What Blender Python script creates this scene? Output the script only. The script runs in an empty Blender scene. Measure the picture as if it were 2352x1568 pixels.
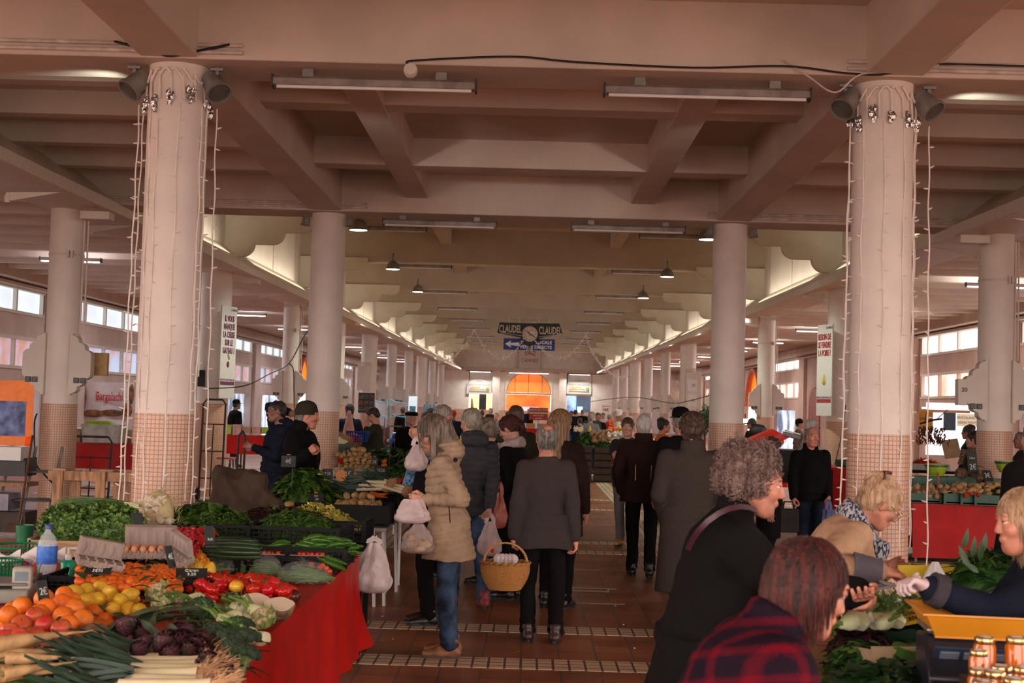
import bpy, math, random
import numpy as np
from mathutils import Vector, Matrix
PI=math.pi
random.seed(7)
R=random.Random(11)
SC=bpy.context.scene
COL=SC.collection
F=3100.0
CAMZ=1.8
cd=bpy.data.cameras.new('camera')
cam=bpy.data.objects.new('camera', cd)
COL.objects.link(cam)
cd.sensor_width=36.0
cd.lens=F*36.0/2352.0
cd.clip_end=400
pitch=math.atan(153.0/F)
yaw=math.atan(41.0/F)
CM=Matrix.Rotation(yaw, 3, 'Z')@Matrix.Rotation(PI/2+pitch, 3, 'X')@Matrix.Rotation(0.029, 3, 'Z')
cam.matrix_world=Matrix.Translation((0, 0, CAMZ))@CM.to_4x4()
SC.camera=cam
def ray(px, py):
 return CM@Vector(((px-1176.0)/F, (784.0-py)/F, -1.0))
def at(px, py, Y):
 """world point seen at a pixel, at depth Y along the hall"""
 d=ray(px, py)
 return Vector((0, 0, CAMZ))+d*(Y/d.y)
def on(px, py, z=0.0):
 """world point seen at a pixel, lying on the level z"""
 d=ray(px, py)
 return Vector((0, 0, CAMZ))+d*((z-CAMZ)/d.z)
MATS={}
def mat(name, col, rough=0.6, var=0.12, scale=8.0, bump=0.0, bscale=40.0, col2=None, metal=0.0, emit=0.0, spec=0.5, trans=0.0, alpha=1.0, sheen=0.0, stretch=None, sss=0.0, coat=0.0, rnd=0.0, detail=3.0, sharp=False):
 if name in MATS:
  return MATS[name]
 m=bpy.data.materials.new(name)
 MATS[name]=m
 m.use_nodes=True
 nt=m.node_tree
 N, L=nt.nodes, nt.links
 b=N['Principled BSDF']
 b.inputs['Roughness'].default_value=rough
 b.inputs['Metallic'].default_value=metal
 b.inputs['Specular IOR Level'].default_value=spec
 b.inputs['Alpha'].default_value=alpha
 b.inputs['Transmission Weight'].default_value=trans
 b.inputs['Coat Weight'].default_value=coat
 if sheen:
  b.inputs['Sheen Weight'].default_value=sheen
 if sss:
  b.inputs['Subsurface Weight'].default_value=sss
  b.inputs['Subsurface Radius'].default_value=(0.02, 0.008, 0.004)
 tc=N.new('ShaderNodeTexCoord')
 vec=tc.outputs['Object']
 if stretch:
  mp=N.new('ShaderNodeMapping')
  mp.inputs['Scale'].default_value=stretch
  L.new(vec, mp.inputs['Vector'])
  vec=mp.outputs['Vector']
 c1=tuple(col)+(1, )
 if col2 is None:
  c2=tuple(max(0, c*(1-2.2*var))for c in col)+(1, )
  c1=tuple(min(1, c*(1+var))for c in col)+(1, )
 else:
  c2=tuple(col2)+(1, )
 n=N.new('ShaderNodeTexNoise')
 n.inputs['Scale'].default_value=scale
 n.inputs['Detail'].default_value=detail
 L.new(vec, n.inputs['Vector'])
 cr=N.new('ShaderNodeValToRGB')
 lo, hi=(0.47, 0.53)if sharp else(0.35, 0.65)
 cr.color_ramp.elements[0].position=lo
 cr.color_ramp.elements[1].position=hi
 cr.color_ramp.elements[0].color=c2
 cr.color_ramp.elements[1].color=c1
 L.new(n.outputs['Fac'], cr.inputs['Fac'])
 out=cr.outputs['Color']
 if rnd:
  oi=N.new('ShaderNodeObjectInfo')
  hs=N.new('ShaderNodeHueSaturation')
  mr=N.new('ShaderNodeMapRange')
  mr.inputs['To Min'].default_value=1-rnd
  mr.inputs['To Max'].default_value=1+rnd
  L.new(oi.outputs['Random'], mr.inputs['Value'])
  L.new(mr.outputs['Result'], hs.inputs['Value'])
  mr2=N.new('ShaderNodeMapRange')
  mr2.inputs['To Min'].default_value=0.5+rnd*0.06
  mr2.inputs['To Max'].default_value=0.5-rnd*0.06
  L.new(oi.outputs['Random'], mr2.inputs['Value'])
  L.new(mr2.outputs['Result'], hs.inputs['Hue'])
  L.new(out, hs.inputs['Color'])
  out=hs.outputs['Color']
 L.new(out, b.inputs['Base Color'])
 if emit:
  L.new(out, b.inputs['Emission Color'])
  b.inputs['Emission Strength'].default_value=emit
 if bump:
  n2=N.new('ShaderNodeTexNoise')
  n2.inputs['Scale'].default_value=bscale
  n2.inputs['Detail'].default_value=4
  L.new(vec, n2.inputs['Vector'])
  bp=N.new('ShaderNodeBump')
  bp.inputs['Strength'].default_value=bump
  bp.inputs['Distance'].default_value=0.01
  L.new(n2.outputs['Fac'], bp.inputs['Height'])
  L.new(bp.outputs['Normal'], b.inputs['Normal'])
 return m
def brick_mat(name, c1, c2, mortar, w, h, ms, rough=0.5, bump=0.3, uv=True, offset=0.0, blot=0.25):
 m=mat(name, c1, rough)
 N, L=m.node_tree.nodes, m.node_tree.links
 b=N['Principled BSDF']
 tc=[x for x in N if x.type=='TEX_COORD'][0]
 br=N.new('ShaderNodeTexBrick')
 br.offset=offset
 br.squash=1.0
 br.inputs['Scale'].default_value=1.0
 br.inputs['Brick Width'].default_value=w
 br.inputs['Row Height'].default_value=h
 br.inputs['Mortar Size'].default_value=ms
 br.inputs['Mortar Smooth'].default_value=0.1
 br.inputs['Color1'].default_value=tuple(c1)+(1, )
 br.inputs['Color2'].default_value=tuple(c2)+(1, )
 br.inputs['Mortar'].default_value=tuple(mortar)+(1, )
 L.new(tc.outputs['UV' if uv else 'Object'], br.inputs['Vector'])
 no=N.new('ShaderNodeTexNoise')
 no.inputs['Scale'].default_value=1.3
 no.inputs['Detail'].default_value=6
 L.new(tc.outputs['Object'], no.inputs['Vector'])
 mr=N.new('ShaderNodeMapRange')
 mr.inputs['From Min'].default_value=0.3
 mr.inputs['From Max'].default_value=0.7
 mr.inputs['To Min'].default_value=1-blot
 mr.inputs['To Max'].default_value=1+blot
 L.new(no.outputs['Fac'], mr.inputs['Value'])
 mx=N.new('ShaderNodeMix')
 mx.data_type='RGBA'
 mx.blend_type='MULTIPLY'
 mx.inputs['Factor'].default_value=1.0
 L.new(br.outputs['Color'], mx.inputs[6])
 L.new(mr.outputs['Result'], mx.inputs[7])
 L.new(mx.outputs[2], b.inputs['Base Color'])
 bp=N.new('ShaderNodeBump')
 bp.inputs['Strength'].default_value=bump
 bp.inputs['Distance'].default_value=0.004
 bp.invert=True
 L.new(br.outputs['Fac'], bp.inputs['Height'])
 L.new(bp.outputs['Normal'], b.inputs['Normal'])
 return m
class MB:
 def __init__(s):
  s.v, s.f, s.m, s.uv=[], [], [], {}
  s.mi=0
  s.T=None
 def add(s, vs, fs, uvs=None):
  o=len(s.v)
  if s.T is not None:
   vs=[s.T@Vector(p)for p in vs]
  s.v.extend([tuple(p)for p in vs])
  for i, fc in enumerate(fs):
   if uvs:
    s.uv[len(s.f)]=uvs[i]
   s.f.append(tuple(o+k for k in fc))
   s.m.append(s.mi)
  return s
 def box(s, c, d, rz=0.0, rx=0.0, ry=0.0, taper=1.0):
  M=Matrix.Translation(c)@Matrix.Rotation(rz, 4, 'Z')@Matrix.Rotation(ry, 4, 'Y')@Matrix.Rotation(rx, 4, 'X')
  x, y, z=d[0]/2, d[1]/2, d[2]/2
  vs=[]
  for k, sz in enumerate((-1, 1)):
   t=taper if sz>0 else 1.0
   for sx, sy in((-1, -1), (1, -1), (1, 1), (-1, 1)):
    vs.append(M@Vector((sx*x*t, sy*y*t, sz*z)))
  return s.add(vs, [(3, 2, 1, 0), (4, 5, 6, 7), (0, 1, 5, 4), (1, 2, 6, 5), (2, 3, 7, 6), (3, 0, 4, 7)])
 def bb(s, x0, x1, y0, y1, z0, z1):
  return s.box(((x0+x1)/2, (y0+y1)/2, (z0+z1)/2), (x1-x0, y1-y0, z1-z0))
 def tube(s, pts, r, n=8, cap=True, r2=None):
  pts=[Vector(p)for p in pts]
  N=len(pts)
  rings=[]
  up=None
  for i, p in enumerate(pts):
   t=(pts[min(i+1, N-1)]-pts[max(i-1, 0)])
   if t.length<1e-9:
    t=Vector((0, 0, 1))
   t.normalize()
   if up is None:
    up=Vector((0, 0, 1))if abs(t.z)<0.9 else Vector((1, 0, 0))
   a=t.cross(up)
   if a.length<1e-6:
    a=t.orthogonal()
   a.normalize()
   b=a.cross(t)
   up=b
   if callable(r):
    rr=r(i/(N-1))
   elif isinstance(r, (list, tuple)):
    rr=r[i]
   else:
    rr=r if r2 is None else r+(r2-r)*i/(N-1)
   rings.append([p+(a*math.cos(2*PI*k/n)+b*math.sin(2*PI*k/n))*rr for k in range(n)])
  vs=[q for g in rings for q in g]
  fs=[]
  for i in range(N-1):
   for k in range(n):
    fs.append((i*n+k, i*n+(k+1)%n, (i+1)*n+(k+1)%n, (i+1)*n+k))
  if cap:
   fs.append(tuple(range(n))[::-1])
   fs.append(tuple((N-1)*n+k for k in range(n)))
  return s.add(vs, fs)
 def lathe(s, prof, n=24, c=(0, 0, 0), uvs=False, cap=True, fn=None, sx=1.0, sy=1.0):
  """prof: list of (radius, z)"""
  c=Vector(c)
  vs=[]
  for r, z in prof:
   for k in range(n):
    a=2*PI*k/n
    q=1.0 if fn is None else fn(a, z)
    vs.append(c+Vector((r*q*math.cos(a)*sx, r*q*math.sin(a)*sy, z)))
  fs, uv=[], []
  rm=max(p[0]for p in prof)
  for i in range(len(prof)-1):
   for k in range(n):
    fs.append((i*n+k, i*n+(k+1)%n, (i+1)*n+(k+1)%n, (i+1)*n+k))
    u0, u1=2*PI*rm*k/n, 2*PI*rm*(k+1)/n
    uv.append(((u0, prof[i][1]), (u1, prof[i][1]), (u1, prof[i+1][1]), (u0, prof[i+1][1])))
  if cap:
   fs.append(tuple(range(n))[::-1])
   fs.append(tuple((len(prof)-1)*n+k for k in range(n)))
   uv+=[tuple((0, 0)for _ in range(n))]*2
  return s.add(vs, fs, uv if uvs else None)
 def ball(s, c, r, n=12, m=8, sc=(1, 1, 1), rot=None, fn=None):
  c=Vector(c)
  vs=[]
  for j in range(m+1):
   th=PI*j/m
   for k in range(n):
    a=2*PI*k/n
    p=Vector((math.sin(th)*math.cos(a), math.sin(th)*math.sin(a), -math.cos(th)))
    q=r if fn is None else r*fn(p)
    p=Vector((p.x*sc[0], p.y*sc[1], p.z*sc[2]))*q
    if rot is not None:
     p=rot@p
    vs.append(c+p)
  fs=[(j*n+k, j*n+(k+1)%n, (j+1)*n+(k+1)%n, (j+1)*n+k)for j in range(m)for k in range(n)]
  return s.add(vs, fs)
 def prism(s, poly, axis, a, b):
  """extrude a 2D polygon along an axis from a to b"""
  def P(u, v, w):
   return{'x':(w, u, v), 'y':(u, w, v), 'z':(u, v, w)}[axis]
  n=len(poly)
  vs=[P(u, v, a)for u, v in poly]+[P(u, v, b)for u, v in poly]
  fs=[tuple(range(n))[::-1], tuple(range(n, 2*n))]+[(i, (i+1)%n, n+(i+1)%n, n+i)for i in range(n)]
  return s.add(vs, fs)
 def grid(s, fn, nu, nv, closed=False):
  vs=[fn(i/nu, j/nv)for j in range(nv+1)for i in range(nu+1)]
  fs=[(j*(nu+1)+i, j*(nu+1)+i+1, (j+1)*(nu+1)+i+1, (j+1)*(nu+1)+i)for j in range(nv)for i in range(nu)]
  return s.add(vs, fs)
 def leaf(s, base, d, up, L, W, curl=0.3, n=5, fold=0.25, wave=0.0, tip=1.0):
  base, d, up=Vector(base), Vector(d).normalized(), Vector(up)
  side=d.cross(up)
  if side.length<1e-6:
   side=d.orthogonal()
  side.normalize()
  up=side.cross(d).normalized()
  vs, fs=[], []
  ph=R.random()*6
  for i in range(n+1):
   t=i/n
   w=W*(math.sin(PI*min(1, t**0.8*0.93+0.04)))*(0.65 if i==0 else 1)
   c=base+d*(L*t)+up*(-curl*L*t*t)
   wv=wave*W*math.sin(ph+t*14)
   vs+=[c+side*w+up*(fold*w+wv), c, c-side*w+up*(fold*w-wv)]
  for i in range(n):
   for k in(0, 1):
    fs.append((3*i+k, 3*i+k+1, 3*i+k+4, 3*i+k+3))
  return s.add(vs, fs)
 def mesh(s, name, mats, smooth=True, bevel=0.0):
  me=bpy.data.meshes.new(name)
  me.from_pydata(s.v, [], s.f)
  if not isinstance(mats, (list, tuple)):
   mats=[mats]
  for m in mats:
   me.materials.append(m)
  if len(mats)>1:
   me.polygons.foreach_set('material_index', s.m)
  if s.uv:
   ul=me.uv_layers.new(name='UVMap')
   for i, p in enumerate(me.polygons):
    if i in s.uv:
     for li, uv in zip(p.loop_indices, s.uv[i]):
      ul.data[li].uv=uv
  if smooth:
   me.polygons.foreach_set('use_smooth', [True]*len(me.polygons))
   try:
    me.set_sharp_from_angle(angle=math.radians(smooth if smooth>1 else 38))
   except Exception:
    pass
  me.update()
  return me
 def build(s, name, mats, parent=None, smooth=True, bevel=0.0, loc=None):
  o=bpy.data.objects.new(name, s.mesh(name, mats, smooth))
  COL.objects.link(o)
  if parent is not None:
   o.parent=parent
  if loc is not None:
   o.location=loc
  if bevel:
   md=o.modifiers.new('edge', 'BEVEL')
   md.width=bevel
   md.segments=2
   md.limit_method='ANGLE'
  return o
def tag(o, label=None, cat=None, group=None, kind=None):
 if label:o['label']=label
 if cat:o['category']=cat
 if group:o['group']=group
 if kind:o['kind']=kind
 return o
def thing(name, label, cat, loc=(0, 0, 0), rz=0.0, group=None):
 o=bpy.data.objects.new(name, None)
 o.empty_display_size=0.05
 COL.objects.link(o)
 o.location=loc
 o.rotation_euler=(0, 0, rz)
 return tag(o, label, cat, group)
def struct(name, mb, m, smooth=True, bevel=0.0):
 return tag(mb.build(name, m, None, smooth, bevel), kind='structure')
KIDS={}
def dup(o, loc=None, rot=None, label=None, group=None, scale=None, parent=None, top=True):
 c=o.copy()
 COL.objects.link(c)
 if not top:
  c.parent=parent
 if loc is not None:c.location=loc
 if rot is not None:c.rotation_euler=rot
 if scale is not None:c.scale=scale if hasattr(scale, '__len__')else(scale, )*3
 if label:c['label']=label
 if group:c['group']=group
 if o.name not in KIDS:
  KIDS[o.name]=list(o.children)
 for ch in KIDS[o.name]:
  dup(ch, parent=c, top=False)
 return c
def kill(o):
 for ch in list(o.children):
  kill(ch)
 bpy.data.objects.remove(o)
def text_mb(txt, size, depth=0.004, spacing=1.0, bold=0.0, align='CENTER'):
 """mesh data of extruded lettering, lying in the XZ plane facing -Y"""
 cu=bpy.data.curves.new('t', 'FONT')
 cu.body=txt
 cu.size=size
 cu.extrude=depth/2
 cu.align_x=align
 cu.align_y='CENTER'
 cu.offset=bold
 cu.resolution_u=2
 cu.space_character=spacing
 o=bpy.data.objects.new('t', cu)
 COL.objects.link(o)
 dg=bpy.context.evaluated_depsgraph_get()
 me=bpy.data.meshes.new_from_object(o.evaluated_get(dg))
 bpy.data.objects.remove(o)
 bpy.data.curves.remove(cu)
 return me
def lettering(name, txt, size, m, parent, loc, rz=0.0, sx=1.0, bold=0.0, depth=0.004, rx=0.0):
 me=text_mb(txt, size, depth, bold=bold)
 me.materials.clear()
 me.materials.append(m)
 o=bpy.data.objects.new(name, me)
 COL.objects.link(o)
 o.parent=parent
 o.matrix_local=Matrix.Translation(loc)@Matrix.Rotation(rz, 4, 'Z')@Matrix.Rotation(PI/2+rx, 4, 'X')@Matrix.Diagonal((sx, 1, 1, 1))
 return o
 # ================================================================== THE HALL
PL=mat('plaster', (0.62, 0.515, 0.435), 0.72, var=0.05, scale=1.5, bump=0.35, bscale=9, detail=6)
PLW=mat('plaster_ledge_wall', (0.74, 0.67, 0.57), 0.72, var=0.04, scale=1.5, bump=0.2, bscale=9, detail=6)
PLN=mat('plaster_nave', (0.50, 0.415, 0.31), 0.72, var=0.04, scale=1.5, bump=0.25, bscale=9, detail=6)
PLG=mat('plaster_cream', (0.74, 0.68, 0.56), 0.72, var=0.05, scale=1.5, bump=0.25, bscale=9, detail=6)
SHAFT=mat('shaft_paint', (0.78, 0.68, 0.62), 0.55, var=0.05, scale=2.0, bump=0.25, bscale=14, detail=6)
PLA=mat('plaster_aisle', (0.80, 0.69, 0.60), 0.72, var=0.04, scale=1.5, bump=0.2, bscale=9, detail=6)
SHAFTO=mat('shaft_paint_outer', (0.84, 0.77, 0.69), 0.55, var=0.04, scale=2.0, bump=0.2, bscale=14, detail=6)
PANEL=mat('panel_paint', (0.72, 0.66, 0.58), 0.55, var=0.03, scale=3)
WALLP=mat('wall_pink', (0.62, 0.43, 0.36), 0.75, var=0.08, scale=1.2, bump=0.2, bscale=10)
TILE=brick_mat('mosaic', (0.78, 0.46, 0.31), (0.70, 0.40, 0.27), (0.34, 0.235, 0.18), 0.034, 0.034, 0.0036, rough=0.35, blot=0.08)
FLOORM=brick_mat('terracotta', (0.36, 0.125, 0.050), (0.25, 0.085, 0.036), (0.13, 0.10, 0.07), 0.275, 0.275, 0.008, rough=0.42, uv=False, blot=0.4)
STRIPM=brick_mat('cream_strip', (0.72, 0.55, 0.36), (0.66, 0.49, 0.32), (0.12, 0.08, 0.06), 0.1135, 0.1135, 0.009, rough=0.45, uv=False, blot=0.15)
GREY=mat('grey_metal', (0.30, 0.28, 0.26), 0.45, metal=0.4)
DARK=mat('dark_metal', (0.03, 0.03, 0.032), 0.5)
BLACK=mat('black_rubber', (0.01, 0.01, 0.011), 0.6)
WHITE=mat('white_plastic', (0.8, 0.78, 0.75), 0.4, var=0.02)
FIX=mat('fixture_metal', (0.42, 0.37, 0.34), 0.35, metal=0.5)
GLOW=mat('lamp_glow', (1.0, 0.98, 0.86), 0.5, var=0.0, emit=30.0)
def bb(mb, *a):
 mb.bb(*a)
 return mb
struct('floor', MB().grid(lambda u, v:(-22+44*u, -6+128*v, 0), 4, 8), FLOORM)
n=1
for y0, y1 in((9.44, 9.82), (10.95, 11.31), (17.1, 17.45), (18.35, 18.7), (24.5, 24.85), (27.2, 27.55), (36.5, 36.85), (45.6, 45.95), (54.7, 55.05)):
 struct('trim_%d'%n, MB().bb(-9, 9, y0, y1, -0.01, 0.003), STRIPM);n+=1
for x in(1.73, -2.07):
 struct('trim_%d'%n, MB().bb(x, x+0.34, 17.45, 112, -0.01, 0.002), STRIPM);n+=1
for px, py in((1348, 1350), (1362, 1385), (1315, 1307), (1330, 1356)):
 q=on(px, py);struct('trim_%d'%n, MB().bb(q.x-.3, q.x+.3, q.y-.03, q.y+.03, 0, 0.0015), mat('worn_paint', (.5, .42, .33), .5));n+=1
for k in range(26):
 pass
XC=(-2.88, 2.77)
BT=4.45
def ceiling(name='ceiling', **k):
 return name
for y0, y1 in((2.0, 2.7), (10.38, 11.08), (18.52, 19.22)):
 struct('ceiling_beam', MB().bb(-6.4, 6.4, y0, y1, BT, 5.05), PL, bevel=0.012)
for x in XC:
 struct('ceiling_beam', MB().bb(x-.225, x+.225, -5, 18.6, BT+.012, 5.05), PL, bevel=0.012)
for x in(-1.62, 1.50):
 struct('ceiling_beam', MB().bb(x-.16, x+.16, 11.0, 18.6, 4.66, 5.05), PL, bevel=0.01)
for y in(5.2, 7.8, 12.95, 16.2):
 struct('ceiling_beam', MB().bb(-2.7, 2.6, y-.17, y+.17, 4.665, 5.05), PL, bevel=0.01)
jo=MB()
for y in(3.8, 5.3, 6.9, 8.6, 12.6, 14.1, 15.7, 17.25):
 for s in(-1, 1):
  jo.bb(min(s*3.05, s*6.4), max(s*3.05, s*6.4), y-.11, y+.11, 4.75, 5.05)
struct('ceiling_joist', jo, PL, bevel=0.008)
struct('ceiling', MB().bb(-6.5, 6.5, -5, 19.0, 5.0, 5.15), PL)
for s in(-1, 1):
 a=MB()
 y=-4.2
 while y<114:
  z=4.72+max(0, (y-19))*.006
  a.bb(min(s*6.5, s*13), max(s*6.5, s*13), y-.1, y+.1, z, z+.4)
  y+=1.45
 struct('ceiling_joist', a, PLA)
 a=MB()
 a.add([(s*6.5, -5, 5.05), (s*13.4, -5, 5.05), (s*13.4, 116, 5.65), (s*6.5, 116, 5.65)], [(0, 1, 2, 3)])
 struct('ceiling', a, PLA)
KB={27.8:3.70, 36.9:3.88, 46.0:3.96, 55.1:4.07, 64.2:4.21, 73.3:4.33, 82.4:4.38, 91.5:4.50, 100.6:4.56, 108:4.62}
def zb(y):
 ks=sorted(KB)
 return CAMZ+float(np.interp(y, ks, [KB[k]for k in ks]))
def zl(y):
 return CAMZ+2.50+0.0062*max(0, y-15)
for y in KB:
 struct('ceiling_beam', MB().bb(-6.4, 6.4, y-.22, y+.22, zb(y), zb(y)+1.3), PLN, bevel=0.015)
rb=MB()
ks=sorted(KB)
for x in(-2.36, 2.26):
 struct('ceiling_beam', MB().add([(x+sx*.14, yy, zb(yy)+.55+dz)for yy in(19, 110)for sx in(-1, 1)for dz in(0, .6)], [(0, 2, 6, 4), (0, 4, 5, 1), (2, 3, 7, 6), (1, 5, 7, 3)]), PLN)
c=MB()
yy=[19.0]+ks+[116]
for i in range(len(yy)-1):
 c.add([(-6.5, yy[i], zb(yy[i])+1.1), (6.5, yy[i], zb(yy[i])+1.1), (6.5, yy[i+1], zb(yy[i+1])+1.1), (-6.5, yy[i+1], zb(yy[i+1])+1.1)], [(0, 1, 2, 3)])
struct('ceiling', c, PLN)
struct('wall_front', MB().bb(-6.5, 6.5, 18.9, 19.2, 4.9, 7.2), PL)
for s, nm in((-1, 'left'), (1, 'right')):
 X=6.32*s
 w=MB()
 for y0, y1 in[(10.7, 19)]+[(yy[i], yy[i+1])for i in range(len(yy)-1)]:
  t0, t1=(5.1, 5.1)if y0<18 else(zb(y0)+1.2, zb(y1)+1.2)
  b0, b1=zl(y0)+.3, zl(y1)+.3
  w.add([(X, y0, b0), (X, y1, b1), (X, y1, t1), (X, y0, t0), (X+s*.2, y0, b0), (X+s*.2, y1, b1), (X+s*.2, y1, t1), (X+s*.2, y0, t0)], [(0, 1, 2, 3), (4, 5, 6, 7), (0, 4, 5, 1)])
 struct('wall_'+nm, w, PLW)
 jn=MB()
 y=20.6
 while y<110:
  jn.bb(min(X-s*.012, X), max(X-s*.012, X), y-.012, y+.012, zl(y)+.35, zb(y)+1.0)
  y+=3.03
 struct('trim_%d'%n, jn, mat('wall_seam', (.46, .40, .32), .7));n+=1  # thin darker strips for the seams between wall panels
 L=MB()
 Xl=5.72*s
 ys=[11.1+4.5*i for i in range(24)]
 ys[-1]=114.6
 prof=[(6.34, .60), (5.76, .14), (5.72, .14), (5.72, .0), (5.80, .0), (5.82, .06), (6.9, .10), (6.9, .2)]
 for i, y in enumerate(ys):
  for px, pz in prof:
   L.v.append((px*s, y, zl(y)+pz))
 k=len(prof)
 for i in range(len(ys)-1):
  for j in range(k-1):
   L.f.append((i*k+j, i*k+j+1, (i+1)*k+j+1, (i+1)*k+j));L.m.append(0)
 struct('ledge_'+nm if 0 else 'trim_%d'%n, L, mat('ledge_paint', (0.76, 0.68, 0.56), 0.5, var=0.03));n+=1
def bracket_poly(s, zt):
 pts=[(6.33, zt+.1), (6.33, zt-.75)]
 x, z=6.33, zt-.75
 for k in range(3):
  w=.62
  x1=x-w
  pts.append((x1+.26, z))
  for a in range(1, 7):
   t=a/6*PI/2
   pts.append((x1+.26-.26*math.sin(t), z+.26-.26*math.cos(t)))
  x, z=x1, z+.26
  if k<2:
   pts.append((x1, z))
 pts.append((x, zt+.1))
 return[(s*a, b)for a, b in pts]
for y in KB:
 if y>107:continue
 for s in(-1, 1):
  b=MB().prism(bracket_poly(s, zb(y)), 'y', y-.30, y-.14)
  o=struct('ceiling_bracket', b, PLG)
FY=115.0
far=MB()
far.bb(-13.5, -5.3, FY, FY+.4, 0, 7.5)
zw=zl(FY)+.05
for x0, x1, z0, z1 in((-5.3, 6.4, zw-.1, 8.0), (-5.3, -5.05, 0, zw), (-3.05, -1.95, 0, zw), (2.0, 3.3, 0, zw), (5.35, 6.4, 0, zw), (-5.1, -3.0, 3.05, zw), (3.2, 5.4, 3.0, zw)):
 far.bb(x0, x1, FY, FY+.4, z0, z1)
far.bb(6.4, 13.5, FY, FY+.4, 0, 7.5)
ac=.02
pts=[(-2.0, zw), (2.05, zw), (2.05, 0), (1.93, 0), (1.93, 3.0)]
for a in range(0, 25):
 t=a/24*PI
 pts.append((ac+1.9*math.cos(t), 3.1+1.88*math.sin(t)))
pts+=[(-1.9, 0), (-2.0, 0)]
far.prism(pts, 'y', FY-.05, FY+.4)
struct('wall_back', far, mat('far_plaster', (0.84, 0.79, 0.72), 0.7, var=0.04, scale=2))
for x in(-2.75, 2.9):
 struct('trim_%d'%n, MB().bb(x-.3, x+.3, FY-.5, FY, 0, zw), SHAFT);n+=1
struct('trim_%d'%n, MB().bb(-6.3, 6.3, FY-.6, FY, zw-.05, zw+.22), PL, bevel=.02);n+=1
struct('trim_%d'%n, MB().bb(-6.3, 6.3, FY-.3, FY-.05, 0, 1.6).bb(-1.9, 1.95, FY-.5, FY, 0, .01), TILE if 0 else mat('dado', (.62, .40, .30), .5));n+=1
BAY_O=mat('orange_glass', (1.0, 0.23, 0.04), 0.5, var=0.08, scale=.7, emit=0.7)
struct('window_1', MB().prism([(ac+1.88*math.cos(a/24*PI), 3.15+1.82*math.sin(a/24*PI))for a in range(25)], 'y', FY+.1, FY+.12), BAY_O)
fr=MB()
for x in(-1.15, 0, 1.15):
 fr.bb(x-.025, x+.025, FY+.02, FY+.1, 3.1, 3.15+1.82*math.sqrt(1-(x/1.9)**2))
fr.bb(-1.9, 1.95, FY-.02, FY+.1, 3.0, 3.14)
fr.tube([(ac+1.89*math.cos(a/24*PI), FY+.0, 3.12+1.85*math.sin(a/24*PI))for a in range(25)], .05, 6)
struct('trim_%d'%n, fr, mat('arch_frame', (.25, .14, .09), .5));n+=1
SKY=mat('daylight_pane', (0.80, 0.90, 1.0), 0.6, var=0.04, scale=0.6, emit=0.85)
SKYR=mat('daylight_pane_white', (1.0, 0.965, 0.94), 0.6, var=0.03, scale=0.6, emit=2.2)
OUTB=mat('outside_blue', (0.25, 0.5, 0.95), 0.6, scale=0.9, emit=0.8, col2=(0.05, 0.10, 0.22))
OUTY=mat('outside_yellow', (1.0, 0.80, 0.36), 0.6, scale=0.3, emit=1.0, var=.05)
OUTD=mat('outside_dark', (0.02, 0.03, 0.05), 0.6)
struct('window_2', MB().bb(-5.05, -4.2, FY+.9, FY+1, 0, 3.05).bb(-3.6, -3.05, FY+.9, FY+1, 0, 3.05), OUTY)
struct('door_1', MB().bb(-4.2, -3.6, FY+.85, FY+.95, 0, 3.0), OUTD)
struct('window_3', MB().bb(3.3, 4.3, FY+3, FY+3.1, 0, 3.05), OUTB)
struct('window_4', MB().bb(4.2, 5.5, FY+2.8, FY+2.9, 0, 3.05), mat('outside_navy', (0.02, 0.05, 0.10), 0.5, var=.2, scale=.8, emit=.4))
struct('window_5', MB().bb(4.3, 4.75, FY+2.6, FY+2.7, .95, 2.1).bb(4.75, 5.3, FY+2.6, FY+2.7, .9, 1.25), mat('outside_screen', (.35, .75, 1.0), .5, emit=1.1, var=.05))
struct('window_6', MB().bb(-1.9, 1.9, FY+1.2, FY+1.3, .0, 3.0), mat('orange_sheet', (1.0, .20, .04), .6, var=.15, scale=1.0, emit=.55))
struct('window_7', MB().bb(-1.2, .9, FY+.8, FY+.9, 1.2, 1.95), mat('outside_pale', (.55, .68, .85), .5, emit=.8, var=.1))
WX=13.0
nw=8
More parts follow.
